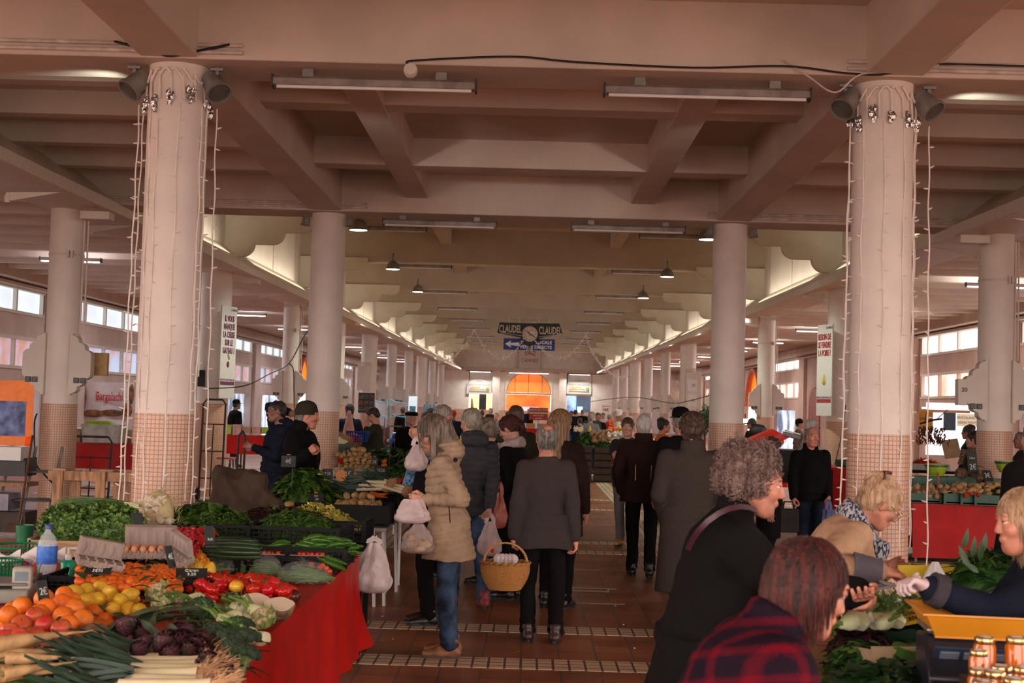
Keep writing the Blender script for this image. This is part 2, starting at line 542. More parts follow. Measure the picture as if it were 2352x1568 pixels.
for s, nm in((-1, 'left'), (1, 'right')):
 X=WX*s
 x0, x1=min(X, X+.3*s), max(X, X+.3*s)
 w=MB()
 for k in range(-2, 9):
  y0=37.4+9.1*k
  y1=y0+7.5
  rz=.006*max(0, y0-19)
  w.bb(x0, x1, y1, y0+9.1, 0, 5.7)
  w.bb(min(X-s*.15, X), max(X-s*.15, X), y1+.2, y0+8.9, 0, 4.6)
  if(k==4):
   w.bb(x0, x1, y0, y0+1.4, 0, 5.7);w.bb(x0, x1, y1-1.4, y1, 0, 5.7);w.bb(x0, x1, y0, y1, 4.6, 5.7)
   ym=(y0+y1)/2
   struct('window_%d'%nw, MB().prism([(ym+2.3*math.cos(a/16*PI), 2.3+2.2*math.sin(a/16*PI))for a in range(17)], 'x', X+s*.1, X+s*.13), mat('amber_glass', (1.0, 0.22, 0.01), .5, emit=1.2, var=.1, scale=.5));nw+=1
   arch=[(y0+1.3, 4.7), (y1-1.3, 4.7), (y1-1.3, 2.2)]+[(ym+2.25*math.cos(a/16*PI), 2.3+2.15*math.sin(a/16*PI))for a in range(17)]+[(y0+1.3, 2.2)]
   w.prism(arch, 'x', x0, x1)
   struct('trim_%d'%n, MB().tube([(X-s*.1, ym+2.2*math.cos(a/16*PI), 2.3+2.1*math.sin(a/16*PI))for a in range(17)], .16, 6), mat('red_arch', (.45, .10, .05), .6));n+=1
   struct('window_%d'%nw, MB().bb(x0, x1, y0+1.4, y1-1.4, 0, 2.1), SKY if s<0 else SKYR);nw+=1
   continue
  if k==2 and s>0:
   w.bb(x0, x1, y0, y1, 0, 5.7)
   ym=61.4
   struct('door_2', MB().prism([(ym-1.15, 0), (ym-1.15, 2.0)]+[(ym-1.15*math.cos(a/12*PI), 2.0+1.15*math.sin(a/12*PI))for a in range(1, 12)]+[(ym+1.15, 2.0), (ym+1.15, 0)], 'x', X-.06, X+.02), mat('red_door', (.36, .06, .03), .5))
   continue
  w.bb(x0, x1, y0, y1, 4.45+rz, 5.7)
  w.bb(x0, x1, y0, y1, 3.19+rz, 3.8+rz)
  w.bb(x0, x1, y0, y1, 2.1, 2.41+rz)
  up, lo, fm=MB(), MB(), MB()
  up.bb(X+s*.12, X+s*.14, y0, y1, 3.8+rz, 4.45+rz)if s>0 else up.bb(X-.14, X-.12, y0, y1, 3.8+rz, 4.45+rz)
  lo.bb(min(X+s*.12, X+s*.14), max(X+s*.12, X+s*.14), y0, y1, 2.41+rz, 3.19+rz)
  for i in range(5):
   yy_=y0+1.875*i
   for za, zc in((3.8, 4.45), (2.41, 3.19)):
    fm.bb(min(X, X+s*.1), max(X, X+s*.1), yy_-.05, yy_+.05, za+rz, zc+rz)
  for zz in(3.8, 4.42, 2.41, 3.16):
   fm.bb(min(X-s*.04, X+s*.1), max(X-s*.04, X+s*.1), y0, y1, zz+rz-.03, zz+rz+.05)
  struct('window_%d'%nw, up, SKY if s<0 else SKYR);nw+=1
  lom=mat('street_pane_left', (0.50, 0.62, 0.85), .6, scale=.8, emit=.8, col2=(.55, .28, .24))if s<0 else mat('street_pane_right', (1.0, .80, .76), .6, scale=.8, emit=1.6, col2=(.75, .36, .27))
  struct('window_%d'%nw, lo, lom);nw+=1
  struct('trim_%d'%n, fm, PANEL);n+=1
  if k in(-2, 0, 1, 6, 7):
   w.bb(x0, x1, y0, y1, 0, 2.1)
  else:
   w.bb(x0, x1, y0, y0+1.2, 0, 2.1)
   struct('window_%d'%nw, MB().bb(min(X+s*.3, X+s*.34), max(X+s*.3, X+s*.34), y0+1.2, y1, .0, 2.1), mat('street_view', (.75, .85, 1.0), .6, scale=1.1, emit=1.1, col2=(.10, .13, .2)));nw+=1
 struct('wall_'+nm, w, WALLP if s>0 else mat('wall_left_paint', (.62, .50, .44), .7, var=.06, scale=1.2, bump=.2, bscale=10))
 struct('trim_%d'%n, MB().bb(min(X-s*.5, X), max(X-s*.5, X), 10, 115, 4.62, 4.95).bb(min(X-s*.2, X), max(X-s*.2, X), 10, 115, 4.5, 4.58), PL);n+=1
for s, nm in((-1, 'left'), (1, 'right')):
 X=WX*s
 w=MB()
 for y0, y1 in((-5, -4), (3.5, 4.5), (11, 19.2)):
  w.bb(min(X, X+.3*s), max(X, X+.3*s), y0, y1, 0, 5.2)
 w.bb(min(X, X+.3*s), max(X, X+.3*s), -5, 19.2, 4.3, 5.2)
 struct('wall_'+nm, w, WALLP)
def column(x, y, r, top, lab=None, big=False):
 tz=1.68 if y<20 else(1.72 if big else 1.76)
 e=thing('column', None, None, (x, y, 0));e['kind']='structure'
 a=MB().lathe([(r+.004, 0), (r+.004, tz)], 48 if y<30 else 28, uvs=True, cap=False)
 a.build('tiled_base', TILE if y<60 else mat('far_mosaic', (.66, .42, .32), .5), e)
 b=MB().lathe([(r, tz), (r, top)], 48 if y<30 else 28, cap=False)
 b.lathe([(r+.004, tz-.001), (r, tz+.002)], 48, cap=False)
 b.build('shaft', SHAFT if abs(x)<4 else SHAFTO, e)
 return e
COLUMNS={}
for x in XC:
 for y in(2.35, 10.72, 18.9):
  COLUMNS[(x, y)]=column(x, y, .237, BT+.05)
OC=[18.9, 28.0, 37.1, 46.2, 55.3, 64.4, 73.5, 82.6, 91.7, 100.8]
outer=[]
for s in(-1, 1):
 for i, y in enumerate(OC):
  big=i%3==1
  outer.append((s, y, big))
  column(s*(6.57 if s<0 else 6.5), y, .33 if big else.237, zl(y)+.12, big=big)
 column(s*6.55, 9.8, .237, 4.9)
def board_poly(hw, h, z0, inner, step=.09):
 """half board, mirrored by sign of hw"""
 s=1 if hw>0 else-1
 w=abs(hw)
 pts=[(inner, z0), (inner, z0+h)]
 x, z=inner, z0+h
 xs=[w-3*step, w-2*step, w-step, w]
 q=[(xs[0], z0+h)]
 for k in range(3):
  q.append((xs[k], z0+h-step*k*1.1-step*.3))
  for a in range(0, 5):
   t=a/4*PI/2
   q.append((xs[k]+step*math.sin(t), z0+h-step*(k*1.1+.3)-step*.8*(1-math.cos(t))))
 low=[(px, z0+h-(pz-z0))for px, pz in q][::-1]
 pts+=q+low
 return[(s*a, b)for a, b in pts]
bp={}
for s, y, big in outer:
 if big or y>95:continue
 X=s*(6.57 if s<0 else 6.5)
 sd='left' if s<0 else 'right'
 lab='cream scalloped socket board fixed to column %s of the %s aisle row'%({18.9:'nearest', 37.1:'second', 46.2:'third'}.get(y, 'farther'), sd)
 if y>50:
  t=thing('socket_board', 'small cream socket board on a distant column of the %s aisle row'%sd, 'socket board', (X, y, 0), 0, 'far socket boards '+sd)
 else:
  t=thing('socket_board', {18.9:'large cream scalloped socket board on the closest column of the %s aisle row', 37.1:'cream scalloped socket board on the column just past the poster pillar, %s row', 46.2:'cream socket board on second column past the poster pillar, %s row'}[y]%sd, 'socket board', (X, y, 0))
 for h in(-1, 1):
  p=MB().prism(board_poly(.48*h, .86, 1.80, .17), 'y', -.19 if y>20 else-.22, -.05)
  p.build('board', PANEL, t, smooth=False, bevel=.006)
  for q in(0, 1):
   so=MB().box((h*(.29+.095*q), -.235 if y<20 else-.2, 2.01), (.075, .03, .075))
   so.build('socket', mat('socket_grey', (.07, .07, .07), .4), t, bevel=.008)
 if y<20 and s>0:
  bx=MB().box((-.52, -.16, 2.2), (.13, .14, .36)).build('switch_cabinet', PANEL, t, bevel=.006)
  lettering('number', '20', .085, BLACK, t, (-.50, -.236, 2.23))
 if y<40:
  b=MB()
  b.tube([(.25, -.05, zl(y)), (.25, -.05, 2.66)], .016, 6).tube([(.30, -.03, zl(y)), (.30, -.03, 2.66)], .012, 6)
  b.build('conduit', SHAFT, t)
  MB().lathe([(.243, 3.75), (.245, 3.77), (.243, 3.79)], 32, cap=False).box((.1, -.235, 3.77), (.03, .05, .1)).box((.15, -.22, 3.77), (.03, .05, .1)).build('clamp_band', PANEL, t)
for px, py, Y, lab in((1784, 923, 37.0, 'ochre wooden hatch beside the socket board right of the tiled column'), (224, 836, 18.9, 'ochre cabinet door behind the closest left socket board')):
 q=at(px, py, Y)
 t=thing('hatch', lab, 'hatch', (q.x, q.y, 0))
 MB().box((0, 0, q.z), (.30, .08, .32)).build('panel', mat('ochre_ply', (.40, .24, .07), .5), t, bevel=.004)
 MB().box((-.1, -.06, q.z-.08), (.05, .03, .02)).build('latch', DARK, t)
 # ================================================================== FIXTURES
TUBE_ON=mat('tube_glow', (.92, .93, 1.0), .4, var=0.0, emit=6.0)
def batten(x0, x1, y, z, lab, grp, near=False, lit=False):
 t=thing('fluorescent_lamp', lab, 'ceiling light', ((x0+x1)/2, y, z), 0, grp)
 L=x1-x0
 MB().prism([(-.055, .0), (-.05, .05), (-.02, .075), (.02, .075), (.05, .05), (.055, 0)], 'x', -L/2, L/2).build('housing', FIX, t, smooth=False)
 MB().tube([(-L/2+.03, -.02, -.012), (L/2-.03, -.02, -.012)], .014, 8).build('tube', TUBE_ON if lit else WHITE, t)
 for s in(-1, 1):
  MB().box((s*(L/2+.004), 0, .03), (.014, .12, .10)).build('end_cap', DARK, t)
  if near:MB().box((s*L*.33, 0, .10), (.09, .05, .07)).build('bracket', GREY, t, bevel=.004)
 return t
batten(-2.10, -.49, 10.62, BT-.135, 'long grey fluorescent batten under the front beam, nearer the left garlanded column', None, True)
batten(.54, 2.16, 10.62, BT-.135, 'long grey fluorescent batten under the front beam, nearer the right garlanded column', None, True)
batten(-2.1, -.52, 18.8, BT-.125, 'grey fluorescent batten under second beam, left of its middle', None, True)
batten(.54, 2.12, 18.8, BT-.125, 'grey fluorescent batten under second beam, right of its middle', None, True)
for i, y in enumerate(sorted(KB)):
 if y>100:continue
 for s in(-1, 1):
  a, b=sorted((s*2.2, s*3.8))
  batten(a, b, y-.05, zb(y)-.1, 'fluorescent batten under a high nave beam, %s side'%('left' if s<0 else 'right'), 'nave battens '+('left' if s<0 else 'right'))
for k in range(9):
 for s in(-1, 1):
  a, b=sorted((s*9.2, s*10.5))
  batten(a, b, 28.6+9.1*k, 4.66+.05*k, 'fluorescent batten under the joists of the %s aisle'%('left' if s<0 else 'right'), 'aisle battens '+('left' if s<0 else 'right'), lit=True)
for x, w_, n_ in((-4.1, 1.8, 'left'), (0, 3.4, 'middle'), (4.3, 1.8, 'right')):
 batten(x-w_/2, x+w_/2, 114.2, zl(114)-.12, 'lit strip light along the top of the far wall, '+n_+' one', None, lit=True)
DOME=mat('dome_enamel', (.22, .20, .16), .4)
for i, y in enumerate((27.35, 36.5, 45.6)):
 for s in(-1, 1):
  z={0:5.34, 1:5.48, 2:5.65}[i]
  DLX={(0, -1):-3.56, (0, 1):3.56, (1, -1):-3.78, (1, 1):3.67, (2, -1):-3.85, (2, 1):3.80}
  where=('beside the second left column', 'beside the second right column')[s>0]if i==0 else('second', 'third')[i-1]+(' on the left row of domes', ' on the right row of domes')[s>0]
  t=thing('dome_lamp', 'lit grey dome pendant lamp, '+where, 'pendant lamp', (DLX[(i, s)], y, z))
  MB().lathe([(.185, 0), (.183, .03), (.165, .10), (.12, .17), (.06, .215), (.03, .23), (.03, .30)], 28, cap=True).build('shade', DOME, t)
  MB().lathe([(.19, -.012), (.192, .006), (.185, .012)], 28, cap=False).build('rim', DARK, t)
  MB().lathe([(.176, -.004), (.176, .004)], 28).build('glass', GLOW, t)
  MB().tube([(0, 0, .3), (0, 0, .42), (s*.0, .2, .44)], .012, 6).build('hanger', DARK, t)
def projector(loc, d, lab, grp=None, sc=1.0):
 t=thing('spotlight', lab, 'spotlight', loc)
 t.scale=(sc, )*3
 d=Vector(d).normalized()
 q=d.to_track_quat('Z', 'Y').to_matrix().to_4x4()
 m=MB();m.T=q
 m.lathe([(.06, -.14), (.085, -.12), (.09, .02), (.105, .05), (.105, .07), (.09, .07), (.088, .05)], 24)
 m.build('housing', GREY, t)
 m=MB();m.T=q
 m.lathe([(.086, .052), (.086, .056)], 24).build('lens', mat('lens', (.10, .10, .09), .15), t)
 MB().tube([(0, 0, .17), (0, 0, .02)], .015, 6).box((0, 0, .15), (.1, .05, .02)).build('bracket', GREY, t)
 return t
for x, y, sd, nm in((XC[0], 10.72, -1, 'left face of the left garlanded column head'), (XC[0], 10.72, 1, 'right face of the left garlanded column head'), (XC[1], 10.72, -1, 'left face of the right garlanded column head'), (XC[1], 10.72, 1, 'right face of the right garlanded column head')):
 projector((x+sd*.33, y-.12, BT-.18), (sd*.5, -.5, -.7), 'grey can spotlight on the '+nm)
for x, y, sd, nm in((XC[0], 18.9, -1, 'left side of the second left column'), (XC[0], 18.9, 1, 'right side of the second left column'), (XC[1], 18.9, -1, 'left side of the second right column'), (XC[1], 18.9, 1, 'right side of the second right column')):
 projector((x+sd*.31, y-.1, BT-.13), (sd*.1, -.1, -1), 'small grey can spotlight at the top '+nm, sc=.62)
CABLE=mat('cable_black', (.012, .011, .011), .6)
PIPE=mat('pipe_paint', (.62, .53, .48), .5)
def cable(pts, r, lab, m=CABLE, name='cable', cat='cable', n=6, sub=6):
 P=[Vector(p)for p in pts]
 out=[]
 for i in range(len(P)-1):
  a, b=P[max(i-1, 0)], P[i]
  c_, d=P[i+1], P[min(i+2, len(P)-1)]
  for k in range(sub):
   t=k/sub
   out.append(.5*((2*b)+(c_-a)*t+(2*a-5*b+4*c_-d)*t*t+(3*b-a-3*c_+d)*t**3))
 out.append(P[-1])
 return tag(MB().tube(out, r, n).build(name, m), lab, cat)
for yb, z0, lab in((10.38, BT+.03, 'front beam'), (18.52, BT+.03, 'second beam')):
 for i, (xa, xb)in enumerate(((-6.3, -2.3), (2.4, 6.3))):
  t=thing('conduit_pipe', 'twin painted conduit pipes along the %s, %s end'%(lab, ('left', 'right')[i]), 'pipe', (0, 0, 0))
  for k, dz in enumerate((.02, .075)):
   MB().tube([(xa, yb-.02, z0+dz), (xb, yb-.02, z0+dz)], .017, 8).build('pipe', PIPE, t)
cable([(-1.0, 10.34, 4.44), (-.95, 10.34, 4.47), (-.2, 10.34, 4.52), (.3, 10.34, 4.49), (1.2, 10.34, 4.47), (1.9, 10.34, 4.50), (2.35, 10.34, 4.46), (2.6, 10.34, 4.45), (2.75, 10.34, 4.47), (3.2, 10.34, 4.55), (6.3, 10.34, 4.5)], .008, 'thin black cable sagging along the front beam')
cable([(-3.3, 10.35, 4.56), (-3.0, 10.35, 4.50), (-2.88, 10.35, 4.46), (-2.7, 10.35, 4.49), (-2.4, 10.35, 4.56)], .012, 'short black cable looped above the left garlanded column')
cable([(3.3, 10.35, 4.72), (3.12, 10.34, 4.56), (2.9, 10.34, 4.48), (2.5, 10.33, 4.45), (2.3, 10.32, 4.30), (2.1, 10.34, 4.42), (1.9, 10.35, 4.55)], .007, 'beige cable looped above the right garlanded column', PIPE)
t=thing('junction_box', 'round white junction box at the right tip of the left front batten', 'junction box', (-.98, 10.3, 4.38))
MB().lathe([(.05, -.03), (.055, 0), (.05, .03)], 16).build('lid', PANEL, t)
t.rotation_euler=(PI/2*.8, 0, 0)
q=[at(500, 945, 26), at(560, 897, 26.5), at(640, 866, 27), at(680, 838, 27), at(760, 640, 27.5)]
cable([at(476, 892, 27.2), at(560, 886, 26.5), at(620, 858, 27), at(664, 834, 27.4), at(700, 770, 27.6), at(770, 655, 27.8)], .012, 'dark cable slung from the poster pillar up to the ledge, left side')
cable([at(664, 834, 27.4), at(674, 850, 30), at(675, 900, 34), at(678, 1000, 36.5)], .012, 'dark cable hanging down the column behind the man in the beanie')
cable([at(1356, 922, 60), at(1450, 912, 50), at(1540, 925, 44), at(1580, 921, 40), at(1640, 905, 36), at(1700, 893, 35)], .013, 'thin dark cable strung across the columns of the right row')
cable([at(85, 950, 18.6), at(79, 975, 18.5), at(82, 1060, 18.4), at(98, 1085, 18.3), at(124, 1112, 18.2)], .012, 'black cable running down the closest left aisle column')
cable([at(1942, 930, 27.4), at(1935, 990, 27.3), at(1915, 1075, 27)], .012, 'dark cable down the poster pillar with the pear sign')
for s in(-1, 1):
 for k in range(9):
  y=13.5+3.2*k
  X=s*5.9
  t=thing('bracket_arm', 'white triangular bracket under the %s ledge'%('left' if s<0 else 'right'), 'bracket', (X, y, zl(y)+.02), 0, 'ledge brackets '+('left' if s<0 else 'right'))
  MB().prism([(0, 0), (-s*.0+s*.7, -.02), (s*.7, -.12), (s*.62, -.12)], 'y', -.015, .015).build('arm', PANEL, t)
  MB().box((s*.68, 0, -.1), (.06, .05, .09)).build('clamp', PANEL, t)
 for y in(19.3, 29.5, 38):
  t=thing('cable_box', 'white boxed housing on top of the column at the %s ledge'%('left' if s<0 else 'right'), 'electrical box', (s*6.0, y-.9, zl(y)-.05), 0, 'ledge boxes '+('left' if s<0 else 'right'))
  MB().bb(-.2, .2, -.12, .12, -.06, .05).build('case', PANEL, t, bevel=.005)
for px, py in((100, 400), (700, 0)):
 pass
for a, b in(((30, 360), (72, 405)), ((262, 470), (280, 498)), ((2145, 560), (2168, 530))):
 pass
SIGNB=mat('sign_black', (.012, .011, .010), .45)
CREAM=mat('sign_cream', (.75, .62, .48), .5)
K=64.0/F
def sp(px, py, Y=63.9):
 return at(px, py, Y)
c0=sp(1217, 767)
t=thing('clock_sign', 'black winged clock sign hanging from a nave beam', 'clock', (c0.x, 63.9, c0.z))
def loc(px, py):
 q=sp(px, py)
 return(q.x-c0.x, q.z-c0.z)
MB().prism([loc(1148, 740), loc(1200, 742), loc(1200, 776), loc(1142, 764)], 'y', -.06, .06).build('left_wing', SIGNB, t, smooth=False)
MB().prism([loc(1232, 742), loc(1285, 743), loc(1292, 767), loc(1234, 778)], 'y', -.06, .06).build('right_wing', SIGNB, t, smooth=False)
MB().prism([loc(1197, 742), loc(1238, 743), loc(1237, 776), loc(1243, 783), loc(1217, 796), loc(1190, 782), loc(1198, 774)], 'y', -.1, .1).build('clock_case', SIGNB, t, smooth=False)
f=MB();f.T=Matrix.Rotation(PI/2, 4, 'X')
f.lathe([(.365, .10), (.365, .115)], 32);fc=f.build('clock_face', CREAM, t)
f=MB();f.T=Matrix.Rotation(PI/2, 4, 'X')
f.lathe([(.365, .10), (.365, .13), (.40, .13), (.40, .10)], 32, cap=False).build('bezel', SIGNB, t)
for k in range(12):
 a=PI/2-k*PI/6
 lettering('numeral', str(k or 12), .11, mat('numeral_red', (.5, .05, .04), .5)if k in(0, 11)else SIGNB, fc, (.28*math.cos(a), -.12, .28*math.sin(a)))
MB().tube([(.02, -.128, -.01), (.22, -.128, -.13)], .018, 4).build('minute_hand', SIGNB, t)
MB().tube([(.02, -.128, -.03), (-.13, -.128, .13)], .022, 4).build('hour_hand', SIGNB, t)
lettering('lettering', 'CLAUDEL', .50, CREAM, t, (-.93, -.07, .20), sx=.50, bold=.008, rx=0)
lettering('lettering', 'CLAUDEL', .50, CREAM, t, (.96, -.07, .17), sx=.50, bold=.008)
MB().box((-.85, -.065, -.04), (1.0, .01, .02), ry=.12).build('gold_line', CREAM, t)
MB().box((.85, -.065, -.07), (1.0, .01, .02), ry=-.12).build('gold_line', CREAM, t)
for x in(-1.0, -.5, .42, .9):
 MB().tube([(x, 0, .5), (x, 0, .78)], .02, 6).build('hanger', PANEL, t)
MB().ball((0, 0, -.75), .15, 14, 10).build('globe', mat('globe', (.35, .30, .26), .4), t)
a, b=at(1157, 776, 72.9), at(1274, 806, 72.9)
t=thing('arrow_sign', 'blue sign with white arrow and lettering behind the clock', 'sign', ((a.x+b.x)/2, 72.9, (a.z+b.z)/2))
w, h=b.x-a.x, .62
MB().box((0, 0, 0), (w, .06, h)).build('panel', mat('sign_blue', (.01, .03, .22), .4, var=.02), t)
WS=mat('sign_white', (.85, .85, .85), .5, var=.01)
MB().prism([(-w/2+.08, 0), (-w/2+.42, .2), (-w/2+.36, .06), (-w/2+.85, .1), (-w/2+.85, -.1), (-w/2+.36, -.06), (-w/2+.42, -.2)], 'y', -.045, -.03).build('arrow', WS, t, smooth=False)
lettering('lettering', 'PROD. LOCALE', .24, WS, t, (.40, -.04, .12), bold=.008)
lettering('lettering', 'VENTE DIRECTE', .24, WS, t, (.36, -.04, -.14), bold=.008)
for x in(-1.1, 1.1):
 MB().tube([(x, 0, .3), (x, 0, .85)], .012, 5).build('hanger', GREY, t)
a, b=at(1193, 800, 114.3), at(1240, 842, 114.3)
t=thing('city_plate', 'pale plate with a red and blue roof emblem on the far wall', 'sign', ((a.x+b.x)/2, 114.3, (a.z+b.z)/2))
MB().box((0, 0, .1), (b.x-a.x, .05, 2.0)).build('plate', mat('plate_grey', (.60, .53, .49), .5, var=.02), t)
EB, ER=mat('emblem_blue', (.03, .07, .3), .5), mat('emblem_red', (.5, .04, .03), .5)
MB().prism([(-.5, .35), (0, .72), (.5, .5), (.5, .42), (0, .60), (-.4, .35)], 'y', -.05, -.03).build('emblem', EB, t, smooth=False)
MB().prism([(-.5, .18), (.0, .42), (.5, .26), (.5, .16), (0, .30), (-.4, .18)], 'y', -.05, -.03).build('emblem', ER, t, smooth=False)
lettering('lettering', 'CANNES', .42, mat('letter_dark', (.05, .05, .06), .5), t, (0, -.04, -.25), sx=.9)
for px, w_ in((1100, 'left'), (1330, 'right')):
 c1=at(px, 890, 114.85)
 t=thing('wall_poster', 'white arched poster over the %s far doorway'%w_, 'poster', (c1.x, 114.9, c1.z))
 MB().prism([(-1.05, -.55), (1.05, -.55), (1.05, .1)]+[(1.05*math.cos(a/10*PI), .1+.62*math.sin(a/10*PI))for a in range(1, 10)]+[(-1.05, .1)], 'y', -.02, .0).build('sheet', mat('poster_white', (.62, .60, .58), .6, var=.02), t, smooth=False)
 lettering('lettering', 'CANNES', .12, mat('letter_grey', (.2, .2, .22), .5), t, (0, -.03, .55))
 lettering('lettering', 'FAITES VOTRE MARCHÉ !', .185, MATS['letter_grey'], t, (0, -.03, .22), sx=.95)
 lettering('lettering', 'SANS VOUS', .15, mat('letter_olive', (.55, .42, .03), .5), t, (-.3, -.03, .0), bold=.01)
 lettering('lettering', 'PRENDRE LE CHOU', .15, MATS['letter_olive'], t, (-.15, -.03, -.16), bold=.01)
 MB().ball((.72, -.03, -.1), .16, 10, 6, sc=(1, .1, 1)).build('cabbage_print', mat('print_green', (.25, .40, .05), .6), t)
 MB().box((0, -.025, -.34), (1.7, .01, .10)).build('banner_strip', MATS['letter_grey'], t)
def pillar_poster(px0, px1, Y, rz, lab, lines, col, ys, fruit):
 c1=at((px0+px1)/2, ys[0], Y)
 c2=at((px0+px1)/2, ys[1], Y)
 h=c1.z-c2.z
 t=thing('pillar_poster', lab, 'poster', (c1.x, Y, (c1.z+c2.z)/2), rz)
 w=.62
 MB().box((0, 0, 0), (w, .03, h)).build('board', mat('poster_board', (.70, .66, .62), .5, var=.02), t, bevel=.004)
 lm=mat('ink_'+fruit, col, .5, var=.02)
 for i, ln in enumerate(lines):
  lettering('lettering', ln, .17, lm, t, (0, -.02, h*.36-.165*i), sx=.62, bold=.004)
 lettering('lettering', 'CANNES', .07, MATS['letter_grey'], t, (.18, -.02, h*.46))
 lettering('lettering', 'FAITES VOTRE MARCHÉ !', .055, MATS['letter_grey'], t, (0, -.02, -h*.30))
 MB().box((0, -.018, -h*.335), (.56, .008, .07)).build('strip', lm, t)
 if fruit=='cherry':
  MB().ball((0, -.02, -h*.13), .05, 10, 8, sc=(1, .2, 1.3)).build('cherry_print', mat('cherry_red', (.25, .01, .02), .4), t)
  MB().box((.02, -.02, -h*.05), (.05, .01, .12), ry=-.5).build('leaf_print', mat('print_green', (.25, .4, .05), .5), t)
 else:
  MB().lathe([(.0, -.12), (.05, -.10), (.065, -.05), (.05, 0), (.03, .06), (.02, .1), (0, .11)], 12, sy=.2, c=(0, -.02, -h*.10)).build('pear_print', mat('pear_yellow', (.6, .5, .03), .5), t)
 return t
pillar_poster(512, 542, 27.72, math.radians(73), 'tall white poster with a cherry on the left big pillar', ['IL VOUS', 'MANQUE', 'LA CERISE', 'SUR LE', 'GATEAU ?'], (.16, .02, .10), (703, 915), 'cherry')
pillar_poster(1882, 1911, 27.72, math.radians(-73), 'tall white poster with a yellow pear on the right big pillar', ['BESOIN DE', 'SE FENDRE', 'LA POIRE ?'], (.42, .03, .03), (745, 955), 'pear')
for px, py, Y, ww, hh, lab, nums in((452, 815, 27.5, .26, .9, 'cream cabinet on the left poster pillar behind the garlanded column', []), (1590, 900, 55.0, .62, 1.6, 'numbered cream cabinet on the big pillar of the right row', ['29', '30']), (838, 868, 55.0, .5, 1.0, 'cream cabinet with louvred top on the big left pillar', [])):
 q=at(px, py, Y)
 t=thing('wall_cabinet', lab, 'cabinet', (q.x, Y-.35, q.z))
 MB().box((0, 0, 0), (ww, .2, hh)).build('case', PANEL, t, bevel=.01)
 for k in range(3):
  MB().box((0, -.03, hh/2+.03+k*.05), (ww*(1.06+.0*k), .22, .02)).build('louvre', PANEL, t)
 for i, s_ in enumerate(nums):
  d=MB().box((-.05, -.11, .25-.6*i), (ww*.6, .02, .5)).build('door', WHITE, t, bevel=.004)
  lettering('number', s_, .15, BLACK, d, (-.02, -.125, .25-.6*i))
def swag(pts, lab):
 t=thing('light_garland', lab, 'string lights', (0, 0, 0))
 P=[]
 for(a_, b_, sag)in pts:
  A, B=at(*a_), at(*b_)
  for i in range(15):
   u=i/14
   p=A.lerp(B, u);p.z-=sag*4*u*(1-u)
   P.append(p)
 MB().tube(P, .012, 4).build('wire', WHITE, t)
 m=MB()
 for p in P:
  for k in range(3):
   q=p+Vector((R.uniform(-.08, .08), R.uniform(-.05, .05), R.uniform(-.12, .12)))
   m.ball(q, .03, 5, 3)
 tag(m.build('bulbs', WHITE, t), kind='stuff')
swag([((1000, 825, 60), (1090, 757, 60), .5), ((1090, 757, 60), (1200, 783, 60), 1.0)], 'white swag of string lights left of the hanging clock')
swag([((1230, 783, 60), (1345, 770, 60), .9), ((1345, 770, 60), (1395, 850, 60), .3), ((1395, 850, 60), (1470, 830, 60), .5)], 'white swag of string lights right of the hanging clock')
STR=mat('string_white', (.84, .75, .68), .5, var=.05)
BULB=mat('bulb_clear', (.80, .70, .65), .25, var=.02)
bulb_me=MB().tube([(0, 0, 0), (.014, 0, 0), (.042, 0, .004)], [.004, .0085, .004], 6).mesh('bulb', BULB)
foil_me=None
def garland(cx, cy, ang, r0, ztop, zbot, lab, grp, wob=.012, lean=0.0):
 t=thing('string_light', lab, 'string lights', (cx, cy, 0), 0, grp)
 P=[]
 N=44
 ph=R.random()*6
 for i in range(N+1):
  z=ztop+(zbot-ztop)*i/N
  u=i/N
  a=ang+lean*u+wob*2*math.sin(ph+i*.5)
  r=r0+wob*math.sin(ph*2+i*.9)*.4+(.03*u if r0>.26 else 0)
  P.append(Vector((r*math.cos(a), r*math.sin(a), z)))
 wr=MB().tube(P, .0062, 5)
 P2=[p+Vector((.006*math.sin(i*2.2), 0, 0))for i, p in enumerate(P)]
 wr.build('wire', STR, t)
 for i in range(2, N, 2):
  b=bpy.data.objects.new('bulb', bulb_me)
  COL.objects.link(b);b.parent=t
  b.location=P[i]
  s=R.choice((0, PI))+R.uniform(-.5, .5)
  b.rotation_euler=(0, R.uniform(-.4, .4), s)
 return t
g=0
for cx, nm in((XC[0], 'left'), (XC[1], 'right')):
 for ang, r0, zb_ in((-3.0, .27, .9), (-2.85, .30, .8), (-2.35, .243, .9), (-2.0, .243, 1.0), (-1.28, .243, .9), (-.45, .245, 1.0), (-.28, .26, .9), (.02, .31, .6)):
  if nm=='right':
   ang, zb_={-3.0:-3.0, -2.85:-2.8, -2.35:-2.45, -2.0:-1.75, -1.28:-1.05, -.45:-.3, -.28:-.05, .02:-.12}[ang], zb_-.1
   if r0>.3:r0=.36
  garland(cx, 10.72, ang, r0, BT-.32, zb_, 'strand of white string lights hanging down the %s garlanded column'%nm, 'string lights on the %s column'%nm, lean=R.uniform(-.05, .05)if r0<.26 else 0)
FOIL=mat('foil', (.55, .52, .5), .22, metal=1.0, bump=.8, bscale=30)
